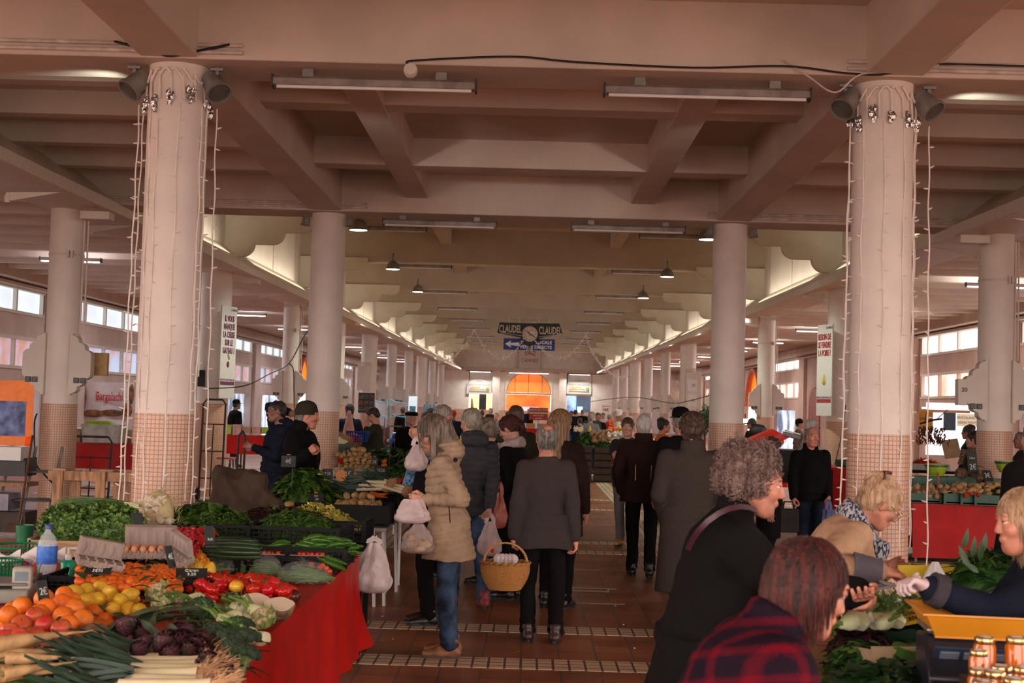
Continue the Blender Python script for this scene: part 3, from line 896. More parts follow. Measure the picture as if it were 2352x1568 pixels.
for cx, nm in((XC[0], 'left'), (XC[1], 'right')):
 for i, ang in enumerate((-3.0, -2.6, -2.1, -1.55, -.95, -.35, -.05)):
  m=MB()
  for k in range(5):
   m.ball((R.uniform(-.02, .02), R.uniform(-.01, .01), R.uniform(-.05, .05)), .028, 6, 4, sc=(.8, .5, 1.3), fn=lambda p:R.uniform(.6, 1.2))
  o=tag(m.build('foil_wrap', FOIL, loc=(cx+.26*math.cos(ang), 10.72+.26*math.sin(ang), BT-.3+R.uniform(-.05, .05)), smooth=False), 'crumpled silver foil taped round a cable joint atop the %s garlanded column'%nm, 'foil', 'foil on the %s column'%nm)
 m=MB()
 for k in range(9):
  a0=-3.1+k*.38
  m.tube([(cx+.25*math.cos(a0+j*.13), 10.72+.25*math.sin(a0+j*.13), BT-.1-.05*math.sin(j*1.05+k))for j in range(4)], .011, 6)
  m.tube([(cx+.25*math.cos(a0), 10.72+.25*math.sin(a0), BT-.1), (cx+.256*math.cos(a0+.05), 10.72+.256*math.sin(a0+.05), BT-.3)], .009, 5)
 tag(m.build('plug_chain', STR), 'ring of white plugs and leads around the head of the %s garlanded column'%nm, 'cable')
 # ================================================================== PEOPLE
class Field:
 def __init__(s, lo, hi, h):
  s.h=h
  s.lo=np.array(lo, float)
  s.n=np.maximum(4, np.ceil((np.array(hi, float)-s.lo)/h).astype(int)+1)
  s.D=np.full(s.n, 1.0, np.float32)
  s.ax=[s.lo[i]+h*np.arange(s.n[i])for i in range(3)]
 def _sl(s, b, m):
  out=[]
  for i in range(3):
   a=int(np.floor((b[0][i]-m-s.lo[i])/s.h));c=int(np.ceil((b[1][i]+m-s.lo[i])/s.h))+1
   a, c=max(0, a), min(int(s.n[i]), c)
   if c<=a:return None
   out.append(slice(a, c))
  return tuple(out)
 def put(s, prim, k=0.0, op='u'):
  b, fn=prim
  sl=s._sl(b, k+3*s.h)
  if sl is None:return s
  X=s.ax[0][sl[0]][:, None, None];Y=s.ax[1][sl[1]][None, :, None];Z=s.ax[2][sl[2]][None, None, :]
  d=fn(X, Y, Z).astype(np.float32)
  D=s.D[sl]
  if op=='s':
   A, B=-D, d
  else:
   A, B=D, d
  if k>0:
   hh=np.maximum(k-np.abs(A-B), 0)/k
   r=np.minimum(A, B)-hh*hh*k*.25
  else:
   r=np.minimum(A, B)
  s.D[sl]=-r if op=='s' else r
  return s
 def disp(s, fn, band=.04):
  m=np.abs(s.D)<band
  i=np.nonzero(m)
  s.D[m]+=fn(s.ax[0][i[0]], s.ax[1][i[1]], s.ax[2][i[2]]).astype(np.float32)
  return s
 def net(s):
  D=s.D
  D[0]=D[-1]=1;D[:, 0]=D[:, -1]=1;D[:, :, 0]=D[:, :, -1]=1
  I=D<0
  c=np.zeros(np.array(D.shape)-1, np.int8)
  offs=[(a, b, g)for a in(0, 1)for b in(0, 1)for g in(0, 1)]
  n=c.shape
  for a, b, g in offs:
   c+=I[a:a+n[0], b:b+n[1], g:g+n[2]]
  act=(c>0)&(c<8)
  idx=np.argwhere(act)
  if len(idx)==0:return np.zeros((0, 3)), np.zeros((0, 4), int)
  acc=np.zeros((len(idx), 3));cnt=np.zeros(len(idx))
  for ax in range(3):
   o=[0, 0, 0];o[ax]=1
   u, v=[q for q in range(3)if q!=ax]
   for a in(0, 1):
    for b in(0, 1):
     p=[0, 0, 0];p[u]=a;p[v]=b
     i0=idx+p;i1=i0+o
     d0=D[i0[:, 0], i0[:, 1], i0[:, 2]];d1=D[i1[:, 0], i1[:, 1], i1[:, 2]]
     m=(d0<0)!=(d1<0)
     t=np.where(m, d0/np.where(m, d0-d1, 1), 0)
     pt=np.array(p, float)+np.outer(t, o)
     acc[m]+=pt[m];cnt[m]+=1
  V=s.lo+(idx+acc/cnt[:, None])*s.h
  mp=np.full(n, -1, np.int32)
  mp[act]=np.arange(len(idx))
  Q=[]
  for ax in range(3):
   u, v=[(1, 2), (2, 0), (0, 1)][ax]
   A=I.take(range(0, D.shape[ax]-1), ax);B=I.take(range(1, D.shape[ax]), ax)
   for fl in(0, 1):
    e=np.argwhere((A&~B)if fl==0 else(~A&B))
    e=e[(e[:, u]>0)&(e[:, v]>0)]
    def g(du, dv):
     q=e.copy();q[:, u]-=du;q[:, v]-=dv
     return mp[q[:, 0], q[:, 1], q[:, 2]]
    q=np.stack([g(1, 1), g(0, 1), g(0, 0), g(1, 0)], 1)
    Q.append(q if fl==0 else q[:, ::-1])
  return V, np.concatenate(Q)
def np_mesh(name, parts, mats):
 """parts: list of (V, Q, material index)"""
 me=bpy.data.meshes.new(name)
 V=np.concatenate([p[0]for p in parts])if parts else np.zeros((0, 3))
 o, QQ, MI=0, [], []
 for v, q, mi in parts:
  QQ.append(q+o);MI.append(np.full(len(q), mi));o+=len(v)
 Qa=np.concatenate(QQ).astype(np.int32)
 me.vertices.add(len(V));me.vertices.foreach_set('co', V.astype(np.float32).ravel())
 me.loops.add(Qa.size);me.loops.foreach_set('vertex_index', Qa.ravel())
 me.polygons.add(len(Qa));me.polygons.foreach_set('loop_start', np.arange(0, Qa.size, 4, dtype=np.int32))
 me.polygons.foreach_set('loop_total', np.full(len(Qa), 4, np.int32))
 for m in mats:me.materials.append(m)
 me.polygons.foreach_set('material_index', np.concatenate(MI).astype(np.int32))
 me.polygons.foreach_set('use_smooth', np.ones(len(Qa), bool))
 me.update(calc_edges=True)
 me.validate()
 return me
def np_obj(name, parts, mats, parent):
 o=bpy.data.objects.new(name, np_mesh(name, parts, mats if isinstance(mats, (list, tuple))else[mats]))
 COL.objects.link(o);o.parent=parent
 return o
def cap(a, b, ra, rb=None):
 a, b=np.array(a, float), np.array(b, float)
 rb=ra if rb is None else rb
 r=max(ra, rb)
 ab=b-a;L=max(ab@ab, 1e-9)
 def fn(X, Y, Z):
  x, y, z=X-a[0], Y-a[1], Z-a[2]
  t=np.clip((x*ab[0]+y*ab[1]+z*ab[2])/L, 0, 1)
  return np.sqrt((x-t*ab[0])**2+(y-t*ab[1])**2+(z-t*ab[2])**2)-(ra+(rb-ra)*t)
 return(np.minimum(a, b)-r, np.maximum(a, b)+r), fn
def ell(c, r, M=None):
 """ellipsoid; M: 4x4 frame the centre lives in"""
 r=np.array(r, float)
 M=Matrix.Identity(4)if M is None else M
 C=np.array(M@Vector(c));Ri=np.array(M.to_3x3().inverted())
 rb=np.full(3, r.max());mr=r.min()
 def fn(X, Y, Z):
  x, y, z=X-C[0], Y-C[1], Z-C[2]
  p=[(Ri[i][0]*x+Ri[i][1]*y+Ri[i][2]*z)/r[i]for i in range(3)]
  k0=np.sqrt(p[0]**2+p[1]**2+p[2]**2)
  k1=np.sqrt((p[0]/r[0])**2+(p[1]/r[1])**2+(p[2]/r[2])**2)+1e-9
  return k0*(k0-1)/k1
 return(C-rb, C+rb), fn
def capm(M, a, b, ra, rb=None):
 return cap(M@Vector(a), M@Vector(b), ra, rb)
def loft(prof, M=None, e=2.3):
 """prof rows: z, rx, ry, cy"""
 M=Matrix.Identity(4)if M is None else M
 Mi=np.array(M.inverted())
 prof=sorted(prof)
 zs=[p[0]for p in prof]
 mx=max(max(p[1], p[2]+abs(p[3]))for p in prof)
 cs=[np.array(M@Vector((sx*mx, sy*mx, z)))for sx in(-1, 1)for sy in(-1, 1)for z in(zs[0], zs[-1])]
 b=(np.min(cs, 0), np.max(cs, 0))
 def fn(X, Y, Z):
  x=Mi[0][0]*X+Mi[0][1]*Y+Mi[0][2]*Z+Mi[0][3]
  y=Mi[1][0]*X+Mi[1][1]*Y+Mi[1][2]*Z+Mi[1][3]
  z=Mi[2][0]*X+Mi[2][1]*Y+Mi[2][2]*Z+Mi[2][3]
  rx=np.interp(z, zs, [p[1]for p in prof]);ry=np.interp(z, zs, [p[2]for p in prof]);cy=np.interp(z, zs, [p[3]for p in prof])
  q=(np.abs(x/rx)**e+np.abs((y-cy)/ry)**e)**(1/e)
  d=(q-1)*np.minimum(rx, ry)
  return np.maximum(d, np.maximum(zs[0]-z, z-zs[-1]))
 return b, fn
def folds(amp, f=9.0, seed=0.0, vert=.5):
 def fn(x, y, z):
  w=np.sin(x*f*1.3+seed*3+1.7*np.sin(z*f*.7+seed))+.7*np.sin(y*f*1.7+z*f*1.1+2*np.sin(x*f+seed*2))
  w=w+.6*np.sin(z*f*2.1*vert+2.5*np.sin(x*f*.8+y*f+seed*5))
  return amp*w*.5
 return fn
def ik(S, W, l1, l2, hint):
 S, W=Vector(S), Vector(W)
 d=W-S;L=d.length
 if L>(l1+l2)*.995:
  W=S+d*((l1+l2)*.995/L);d=W-S;L=d.length
 a=(l1*l1-l2*l2+L*L)/(2*L)
 h=math.sqrt(max(0, l1*l1-a*a))
 dn=d.normalized()
 hp=Vector(hint)-dn*Vector(hint).dot(dn)
 hp.normalize()
 return S+dn*a+hp*h, W
def frame(o, z, y):
 """4x4 frame with the given z axis and roughly the given y axis"""
 z=Vector(z).normalized();x=Vector(y).cross(z)
 if x.length<1e-5:x=z.orthogonal()
 x.normalize();y=z.cross(x)
 M=Matrix(((x.x, y.x, z.x, o[0]), (x.y, y.y, z.y, o[1]), (x.z, y.z, z.z, o[2]), (0, 0, 0, 1)))
 return M
def hand_prims(M, side, curl=.5, spread=1.0, s=1.0):
 """M: frame at the wrist, z along the hand, y out of the back of the hand; side=+1 puts the thumb on +x"""
 out=[]
 def P(x, y, z):return M@Vector((x*s*side, y*s, z*s))
 out.append((cap(P(0, 0, -.01), P(0, 0, .03), .026*s, .027*s), .01))
 for x in(-.026, -.009, .009, .026):
  out.append((cap(P(x*.7, 0, .02), P(x, 0, .078), .016*s, .0125*s), .012))
 fl=((-.029, .066), (-.010, .078), (.010, .083), (.029, .076))
 for i, (x, L)in enumerate(fl[::1]):
  c=curl*(1.15-.12*i)
  y, z, a=0.0, .080, 0.0
  r=.0092
  xx=x
  for j, (f, ca)in enumerate(((.48, .95), (.30, 1.25), (.24, .9))):
   a+=c*ca
   y2, z2=y-math.sin(a)*L*f, z+math.cos(a)*L*f
   x2=xx+x*.12*spread*(1-curl)
   out.append((cap(P(xx, y, z), P(x2, y2, z2), (r)*s, (r-.0008)*s), .004))
   y, z, xx, r=y2, z2, x2, r-.0006
 t=.35+.5*curl
 p0, p1=(.026, -.006, .018), (.050, -.018-.01*curl, .052)
 p2=(.050-.006*curl, -.028-.022*curl, .084-.008*curl)
 p3=(.044-.022*curl, -.032-.032*curl, .108-.020*curl)
 out.append((cap(P(*p0), P(*p1), .016*s, .0125*s), .012))
 out.append((cap(P(*p1), P(*p2), .0118*s, .010*s), .005))
 out.append((cap(P(*p2), P(*p3), .010*s, .0085*s), .004))
 return out
def head_prims(M, fat=0.0, nose=1.0, chin=1.0):
 E=lambda c, r:ell(c, r, M)
 out=[(E((0, -.018, .028), (.074, .094, .088)), 0), (E((0, .022, -.030), (.059+fat, .066, .082)), .03), (capm(M, (-.022, .045, -.092), (.022, .045, -.092), .022+fat*.5), .03), (capm(M, (-.006, .062, -.098), (.006, .062, -.098), .020*chin), .025), (capm(M, (-.052, .0, -.055), (-.025, .045, -.088), .018+fat*.5), .03), (capm(M, (.052, .0, -.055), (.025, .045, -.088), .018+fat*.5), .03), (capm(M, (-.036, .074, .033), (.036, .074, .033), .012), .018), (E((-.038, .058, -.022), (.026, .026, .024)), .02), (E((.038, .058, -.022), (.026, .026, .024)), .02)]
 sub=[(E((-.031, .097, .010), (.019, .014, .012)), .012), (E((.031, .097, .010), (.019, .014, .012)), .012)]
 out2=[(capm(M, (0, .083, .018), (0, .084+.017*nose, -.026), .0080, .0105), .014), (E((-.0110, .092, -.030), (.0070, .012, .0068)), .008), (E((.0110, .092, -.030), (.0070, .012, .0068)), .008), (E((0, .080, -.060), (.026, .015, .013)), .012), (E((0, .0855, -.0555), (.021, .0085, .0042)), .005), (E((0, .0845, -.0655), (.018, .0085, .0048)), .005), (E((-.031, .0765, .0175), (.0165, .0135, .0085)), .005), (E((.031, .0765, .0175), (.0165, .0135, .0085)), .005), (E((-.031, .0745, -.001), (.0150, .0120, .0070)), .005), (E((.031, .0745, -.001), (.0150, .0120, .0070)), .005)]
 ears=[]
 for s in(-1, 1):
  ears+=[(ell((s*.076, -.010, .002), (.007, .019, .030), M@Matrix.Rotation(s*.25, 4, 'Z')), .006), (E((s*.076, -.004, -.026), (.008, .010, .010)), .008)]
 return out, sub, out2+ears
SKIN=mat('skin', (.56, .27, .19), .5, var=.10, scale=14, sss=.08, bump=.08, bscale=180, rnd=.06)
SKINR=mat('skin_ruddy', (.62, .25, .165), .5, var=.14, scale=18, sss=.08, bump=.1, bscale=160, rnd=.05)
SKIND=mat('skin_tan', (.33, .155, .10), .5, var=.10, scale=14, sss=.05, rnd=.05)
EYEW=mat('eye_white', (.75, .72, .68), .2, var=.01)
EYED=mat('eye_iris', (.05, .035, .025), .15, var=.02)
LIPS=mat('lip', (.45, .10, .09), .4, var=.05)
def hairmat(name, c, c2, rough=.45):
 return mat(name, c, rough, col2=c2, scale=60, stretch=(1, 1, .08), bump=.9, bscale=220, detail=2)
HAIR=dict(grey=hairmat('hair_grey', (.34, .31, .28), (.10, .09, .08)), white=hairmat('hair_white', (.72, .66, .62), (.42, .38, .36)), silver=hairmat('hair_silver', (.42, .37, .30), (.16, .13, .10)), brown=hairmat('hair_brown', (.12, .06, .035), (.035, .018, .012)), dark=hairmat('hair_dark', (.035, .018, .014), (.010, .006, .006)), blond=hairmat('hair_blond', (.68, .44, .27), (.33, .19, .10)), honey=hairmat('hair_honey', (.36, .21, .10), (.12, .06, .03)), ash=hairmat('hair_ash', (.27, .205, .15), (.09, .06, .045)), red=hairmat('hair_auburn', (.10, .013, .007), (.016, .004, .004), .62), curl=hairmat('hair_curl', (.34, .22, .18), (.085, .045, .04)))
def cloth(name, c, rough=.85, **k):
 k.setdefault('bump', .35);k.setdefault('bscale', 260);k.setdefault('scale', 5);k.setdefault('var', .10)
 return mat(name, c, rough, spec=.12, **k)
CL=dict(black=cloth('cloth_black', (.0065, .0055, .006)), navy=cloth('cloth_navy', (.012, .016, .032)), charcoal=cloth('cloth_charcoal', (.040, .036, .038)), wool=cloth('wool_grey', (.062, .050, .048), scale=420, var=.22, bump=.6), tweed=cloth('tweed_brown', (.068, .053, .046), scale=380, var=.25, bump=.6), jeans=cloth('denim', (.045, .075, .135), scale=7, var=.35), darkjeans=cloth('denim_dark', (.016, .024, .045), scale=7, var=.25), beige=cloth('quilted_beige', (.36, .25, .165), .5, var=.08), camel=cloth('wool_camel', (.50, .31, .19), scale=20, var=.06), brown=cloth('cloth_brown', (.028, .014, .011)), trousers=cloth('trouser_black', (.007, .005, .006)), olive=cloth('cloth_olive', (.035, .033, .022)), slate=cloth('quilted_slate', (.045, .043, .052), .5), white=cloth('cloth_white', (.62, .58, .55)), red=cloth('cloth_red', (.45, .02, .02)), orange=cloth('cloth_orange', (.70, .22, .04)), mauve=cloth('cloth_mauve', (.13, .085, .085)), greyc=cloth('cloth_grey', (.16, .15, .15)), pinkg=cloth('scarf_pink_grey', (.55, .42, .40), col2=(.30, .24, .24), scale=9), blue=cloth('cloth_blue', (.05, .09, .22)))
LEATHER=mat('leather_black', (.016, .012, .011), .35, var=.2)
TAN=mat('leather_tan', (.26, .10, .035), .5, var=.25, scale=16, bump=.3)
LBROWN=mat('leather_brown', (.045, .018, .014), .4, var=.2)
def strands(hm, n, R0, path, r=.0035, seed=3, r2=.0012):
 rr=random.Random(seed)
 m=MB()
 for i in range(n):
  P=path(rr, i/n)
  m.tube(P, r*rr.uniform(.7, 1.3), 4, r2=r2)
 return m
def person(name_label, px, feet=None, Y=None, H=1.72, rz=0.0, lean=0.0, head=(0, 0), top=None, legs='trousers', shoes=None, hair=None, hat=None, hands=(None, None), curl=(.35, .35), skin=None, h=.013, stride=.0, sway=0.0, fat=0.0, width=1.0, scarf=None, glasses=False, nose=1.0, hh=None, coat='top', tuck=None, palm=(None, None), twist=0.0, group=None, feetx=.09, face=True, hips=0.0, gloves=None, elbow=(None, None), lite=False, headroll=0.0, loc=None):
 """one person standing at a point of the floor"""
 x0, y0=loc if loc is not None else(at(px, 938+.029*(px-1217), Y).x, Y)
 t=thing('person', name_label, 'person', (x0, y0, 0), rz, group)
 s=H/1.72
 Wi=(Matrix.Translation((x0, y0, 0))@Matrix.Rotation(rz, 4, 'Z')).inverted()
 skin=skin or SKIN
 w=width
 pel=Vector((0, 0, .94*s))
 B=Matrix.Translation(pel)@Matrix.Rotation(-lean, 4, 'X')@Matrix.Rotation(twist, 4, 'Z')@Matrix.Rotation(sway, 4, 'Y')@Matrix.Translation(-pel)
 U=lambda x, y, z:B@Vector((x*s, y*s, z*s))
 neck=U(0, -.02, 1.475)
 hc=U(0, .025+.0, 1.605)
 Hd=Matrix.Translation(hc)@Matrix.Rotation(-lean*.35, 4, 'X')@Matrix.Rotation(head[1]+twist, 4, 'Z')@Matrix.Rotation(-head[0], 4, 'X')@Matrix.Rotation(headroll, 4, 'Y')
 Hd=Hd@Matrix.Translation((0, math.sin(head[0])*.02, 0))@Matrix.Scale(s, 4)
 sh=[U(-.168*w, -.015, 1.375), U(.168*w, -.015, 1.375)]
 arms=[]
 for i, sd in enumerate((-1, 1)):
  tgt=hands[i]
  if tgt is None:
   W_=U(sd*.245*w, .03, .85)
   if lean>.2:W_=sh[i]+Vector((sd*.08, .06, -.50))*s
  elif len(tgt)==4:
   W_=Vector(tgt[:3])*s
  else:
   W_=Wi@Vector(tgt)
  hint=elbow[i]or(sd*.5, -1, -.25)
  e, W_=ik(sh[i], W_, .29*s, .265*s, hint)
  arms.append((sh[i], e, W_))
 hp=[Vector((-.09*s, hips, .90*s)), Vector((.09*s, hips, .90*s))]
 kn=[Vector((-feetx*1.05*s, .02+stride*.35, .49*s)), Vector((feetx*1.05*s, .02-stride*.25, .49*s))]
 an=[Vector((-feetx*s, stride*.5-.02, .085*s)), Vector((feetx*s, -stride*.5-.02, .085*s+abs(stride)*.08))]
 hd=h*.55 if hh is None else hh
 lo=np.array([-.55, -.45, -.02])*s;hi=np.array([.55, .45, 1.95*s])
 allp=[U(sx, sy, z)for sx in(-.3, .3)for sy in(-.25, .25)for z in(.8, 1.65)]+[a_ for A in arms for a_ in A]
 lo=np.min([np.array(q)-.12 for q in allp]+[[-.30*s, -.25*s, -.02]], 0);hi=np.max([np.array(q)+.12 for q in allp]+[[.3*s, .25*s, 1.0]], 0)
 parts=[]
 if True:
  f=Field(lo, hi, max(h*1.5, .016))
  f.put(loft([(.86*s, .14*s, .09*s, 0), (.98*s, .135*s, .085*s, 0), (1.12*s, .115*s, .08*s, 0), (1.32*s, .15*s, .09*s, 0), (1.40*s, .13*s, .07*s, -.01)], B))
  f.put(cap(neck, hc-Vector((0, 0, .06)), .05*s, .045*s), .03)
  for a_, e_, w_ in arms:
   f.put(cap(a_, e_, .045*s, .035*s), .03);f.put(cap(e_, w_, .035*s, .026*s), .02)
  for i in(0, 1):
   f.put(cap(hp[i], kn[i], .07*s, .05*s), .03);f.put(cap(kn[i], an[i], .048*s, .034*s), .03)
  parts.append(f.net()+(0, ))
 C=np.array(hc)
 f=Field(C-np.array((.16, .16, .24))*s, C+np.array((.16, .17, .16))*s, hd)
 a1, a2, a3=head_prims(Hd, fat, nose)
 for p_, k_ in a1:f.put(p_, k_*s)
 f.put(cap(U(0, -.03, 1.44), Hd@Vector((0, -.025, -.04)), (.060+fat)*s, .054*s), .025)
 for p_, k_ in a2:f.put(p_, k_, 's')
 if face:
  for p_, k_ in a3:f.put(p_, k_*s)
 parts.append(f.net()+(0, ))
 for i, sd in enumerate((-1, 1)):
  if arms[i]is None or h>.03:continue
  a_, e_, w_=arms[i]
  d=(w_-e_).normalized()
  pn=palm[i]or Vector((sd, .0, .0))
  M=frame(w_, d if tuck is None or tuck[i]is None else tuck[i], pn)
  hpz=hand_prims(M, sd*-1 if False else(1 if(M.to_3x3()@Vector((1, 0, 0))).dot(Vector((0, 1, 0))if palm[i]is None else Vector((-sd, .3, .3)))>0 else-1), curl[i], s=s)
  cc=np.array(M@Vector((0, 0, .06)))
  f=Field(cc-.15, cc+.15, max(.0045, hd*.75)if h<.02 else.009)
  f.put(cap(w_-d*.06, w_, .027*s, .025*s))
  for p_, k_ in hpz:f.put(p_, k_)
  parts.append(f.net()+((1 if gloves and gloves[i]else 0), ))
 body=np_obj('body', parts, [skin, gloves[0]or gloves[1]]if gloves else[skin], t)
 if face and h<.02:
  m=MB()
  for sx in(-1, 1):
   m.ball(Hd@Vector((sx*.031, .0735, .008)), .0125*s, 14, 10)
  m.build('eyes', EYEW, t)
  m=MB()
  for sx in(-1, 1):
   m.ball(Hd@Vector((sx*.031, .0825, .008)), .0050*s, 10, 8)
   m.tube([Hd@Vector((sx*(.031+u*.014), .0885-.006*u*u, .0130-.003*u*u))for u in(-1, -.5, 0, .5, 1)], .0016*s, 5)
  m.build('iris', EYED, t)
  m=MB()
  m.T=Hd
  m.ball((0, .0862, -.0555), 1, 12, 6, sc=(.0205, .0088, .0040));m.ball((0, .0852, -.0655), 1, 12, 6, sc=(.0175, .0088, .0046))
  m.build('lips', LIPS, t)
  hm_=HAIR.get(hair[0]if hair else 'brown')
  m=MB()
  for sx in(-1, 1):
   m.tube([Hd@Vector((sx*(.030+u*.020), .088-.007*abs(u)-.004*u*u, .036-.006*u*u))for u in(-1, -.3, .4, 1)], .0035*s, 6)
  m.build('eyebrows', hm_, t)
 tp=dict(t=.022, hem=.80, mat=CL['black'], kind='plain', flare=.0, hood=False, collar=.0, sleeve=.012, open=False, belly=0.0)
 tp.update(top or{})
 if top is not False:
  k=tp['t']
  hem=tp['hem']
  f=Field(lo, hi, h)
  bl=tp['belly']
  prof=[(.93, .170*w+k, .125+k+bl, .01+bl*.5), (1.06, .150*w+k, .118+k+bl, .012+bl*.6), (1.20, .158*w+k, .122+k+bl*.5, .008), (1.32, .168*w+k, .112+k, -.004), (1.37, .158*w+k, .096+k, -.012), (1.41, .125*w+k, .076+k*.8, -.018), (1.44, .088+k*.8, .062+k*.7, -.02), (1.462, .062+k*.6, .053+k*.6, -.024)]
  f.put(loft([(a*s, b*s, c_*s, d*s)for a, b, c_, d in prof], B))
  fl=tp['flare']
  zb_=hem*s
  sk=[(zb_, (.178*w+k+fl)*s, (.13+k+fl*.8+bl)*s, .005), (.93*s, (.172*w+k+fl*.2)*s, (.127+k+bl)*s, .01), (1.0*s, (.168*w+k)*s, (.123+k+bl)*s, .01)]
  Bs=Matrix.Translation((0, hips, 0))
  f.put(loft(sk, Bs), .05)
  for a_, e_, w_ in arms:
   we=w_-(w_-e_).normalized()*.012
   am_=a_.lerp(e_, .4)
   f.put(cap(a_, am_, (.052+k*.8)*s, (.049+k*.78)*s), .05);f.put(cap(am_, e_, (.048+k*.78)*s, (.045+k*.75)*s), .010)
   f.put(cap(e_, we, (.044+k*.75)*s, (.034+k*.5)*s), .012)
  if tp['collar']:
   cz=tp['collar']
   for a in range(22):
    an_=a/22*2*PI
    if tp.get('gap', .5)and abs(math.atan2(math.cos(an_), math.sin(an_)))<.0:continue
    p=U(.082*math.cos(an_), .070*math.sin(an_)-.018, 1.425-.03*math.sin(an_))
    q=U(.078*math.cos(an_), .066*math.sin(an_)-.018, 1.465+cz-.04*max(0, math.sin(an_)))
    f.put(cap(p, q, .016*s), .012)
  if tp['hood']:
   f.put(ell((0, -.115*s, 1.45*s), (.13*s, .07*s, .085*s), B), .03)
   f.put(ell((0, -.06*s, 1.50*s), (.12*s, .09*s, .035*s), B), .03)
  sd_=R.uniform(0, 9)
  if tp['kind']=='puffer':
   per=tp.get('per', .064)
   Bi=np.array(B.inverted())
   def qf(x, y, z, Bi=Bi, per=per, arms=arms):
    zz=Bi[2][0]*x+Bi[2][1]*y+Bi[2][2]*z+Bi[2][3]
    g=zz
    for a_, e_, w_ in arms:
     d1=np.abs(x-e_.x)+np.abs(y-e_.y)*.0
     v=(w_-e_).normalized()
     along=(x-e_.x)*v.x+(y-e_.y)*v.y+(z-e_.z)*v.z
     perp=np.sqrt((x-e_.x-along*v.x)**2+(y-e_.y-along*v.y)**2+(z-e_.z-along*v.z)**2)
     m_=(perp<.11)&(along>.0)&(along<.3)&(np.abs(v.z)<.85)
     g=np.where(m_, along, g)
    return.0135*(1-np.abs(np.sin(PI*g/per))**.40)+.0030*np.sin(x*60+z*40)*np.sin(y*55-z*30)
   f.disp(qf)
  else:
   f.disp(folds(tp.get('fold', .006), 9, sd_))
   f.disp(folds(tp.get('fold', .006)*.35, 26, sd_+2))
  f.put(cap(U(0, .03, 1.50), U(0, -.0, 1.62), .062*s), .006, 's')
  np_obj(tp.get('name', coat if coat!='top' else 'jacket'), [f.net()+(0, )], tp['mat'], t)
 lm=CL[legs]if isinstance(legs, str)else legs
 if lm is not None:
  f=Field([-.32*s, -.35*s+min(0, hips), -.0], [.32*s, .35*s, 1.04*s], h)
  f.put(loft([(.82*s, .158*s*w, .112*s, 0), (.92*s, .162*s*w, .115*s, 0), (1.0*s, .150*s, .108*s, 0)], Matrix.Translation((0, hips, 0))))
  for i in(0, 1):
   kk=kn[i]
   f.put(cap(hp[i], kk, .092*s*(w*.5+.5), .068*s), .02);f.put(cap(kk, an[i]+Vector((0, 0, .0)), .066*s, .060*s), .02)
  f.disp(folds(.007, 12, R.uniform(0, 9), 1.2))
  f.disp(lambda x, y, z:.006*np.sin(z*90+3*np.sin(x*30+y*20))*np.clip(1-z/.32, 0, 1))
  V, Q=f.net()
  np_obj('trousers', [(V, Q, 0)], lm, t)
  sm=shoes or LEATHER
  for i in(0, 1):
   a=an[i]
   m=MB()
   yaw_=.12*(1 if i else-1)
   Mx=Matrix.Translation((a.x, a.y, a.z-.085*s))@Matrix.Rotation(-yaw_, 4, 'Z')@Matrix.Scale(s, 4)
   ff=Field(np.array(Mx@Vector((0, .05, .05)))-.22, np.array(Mx@Vector((0, .05, .05)))+.22, max(.009, h*.7))
   ff.put(capm(Mx, (0, -.045, .045), (0, .06, .042), .042, .043));ff.put(capm(Mx, (0, .06, .040), (0, .165, .030), .046, .030), .02)
   ff.put(capm(Mx, (0, -.02, .05), (0, -.015, .12), .044, .05), .02)
   ff.put(((np.array([a.x, a.y, -.2])-.3, np.array([a.x, a.y, -.0])+.3), lambda X, Y, Z, a=a:Z+0*X+0*Y-(a.z-.085*s)-.006), 0, 's')
   so=np_obj('shoe', [ff.net()+(0, )], sm, t)
   MB().prism([((Mx@Vector((.048*math.cos(q)*(1 if math.sin(q)<0 else.95), .055+.15*math.sin(q)-.0, 0))).x, (Mx@Vector((0, .055+.145*math.sin(q), 0))).y)for q in[k_*PI/9 for k_ in range(18)]], 'z', a.z-.085*s, a.z-.085*s+.024).build('sole', BLACK if sm is not TAN else mat('sole_brown', (.06, .03, .02), .6), so)
 if hair:
  hm_=HAIR[hair[0]]
  st=hair[1]
  C=np.array(Hd@Vector((0, 0, 0)))
  big=.22 if st in('curly', 'long', 'bob', 'bun', 'shoulder')else.15
  dz={'long':.62, 'shoulder':.30}.get(st, .0)
  f=Field(C-np.array((big, big, big+dz))*s, C+big*s, max(.005, hd))
  E=lambda c, r:ell(c, r, Hd)
  th={'short':.010, 'bald':.007, 'tousle':.020, 'curly':.045, 'crop':.007}.get(st, .013)
  f.put(E((0, -.020, .032), (.076+th, .096+th, .088+th))if st!='curly' else E((0, -.048, .042), (.112, .112, .112)))
  if st in('short', 'tousle', 'crop', 'bald'):
   f.put(E((0, -.062, -.030), (.064+th*.6, .050+th*.3, .055)), .03)
   f.put(E((0, .10, -.030), (.10, .085, .095)), .015, 's')
   for sx in(-1, 1):
    f.put(E((sx*.082, -.002, -.035), (.026, .040, .052)), .01, 's')
   if st=='bald':
    f.put(E((0, -.025, .118), (.056, .110, .058)), .015, 's');f.put(E((0, .09, .085), (.080, .085, .085)), .015, 's')
  elif st=='curly':
   f.put(E((0, -.060, -.012), (.100, .078, .075)), .04)
   f.put(E((0, .118, -.045), (.092, .088, .105)), .02, 's')
  elif st=='bob':
   f.put(E((0, -.035, -.035), (.094, .090, .095)), .04)
   f.put(E((0, .105, -.075), (.070, .085, .095)), .015, 's')
  elif st=='bun':
   f.put(E((0, -.055, -.02), (.082, .062, .07)), .04)
   f.put(E((0, .105, -.045), (.082, .088, .095)), .012, 's')
   f.put(E((0, -.095, .085), (.048, .042, .048)), .02)
   f.put(E((0, -.05, .115), (.045, .045, .035)), .02)
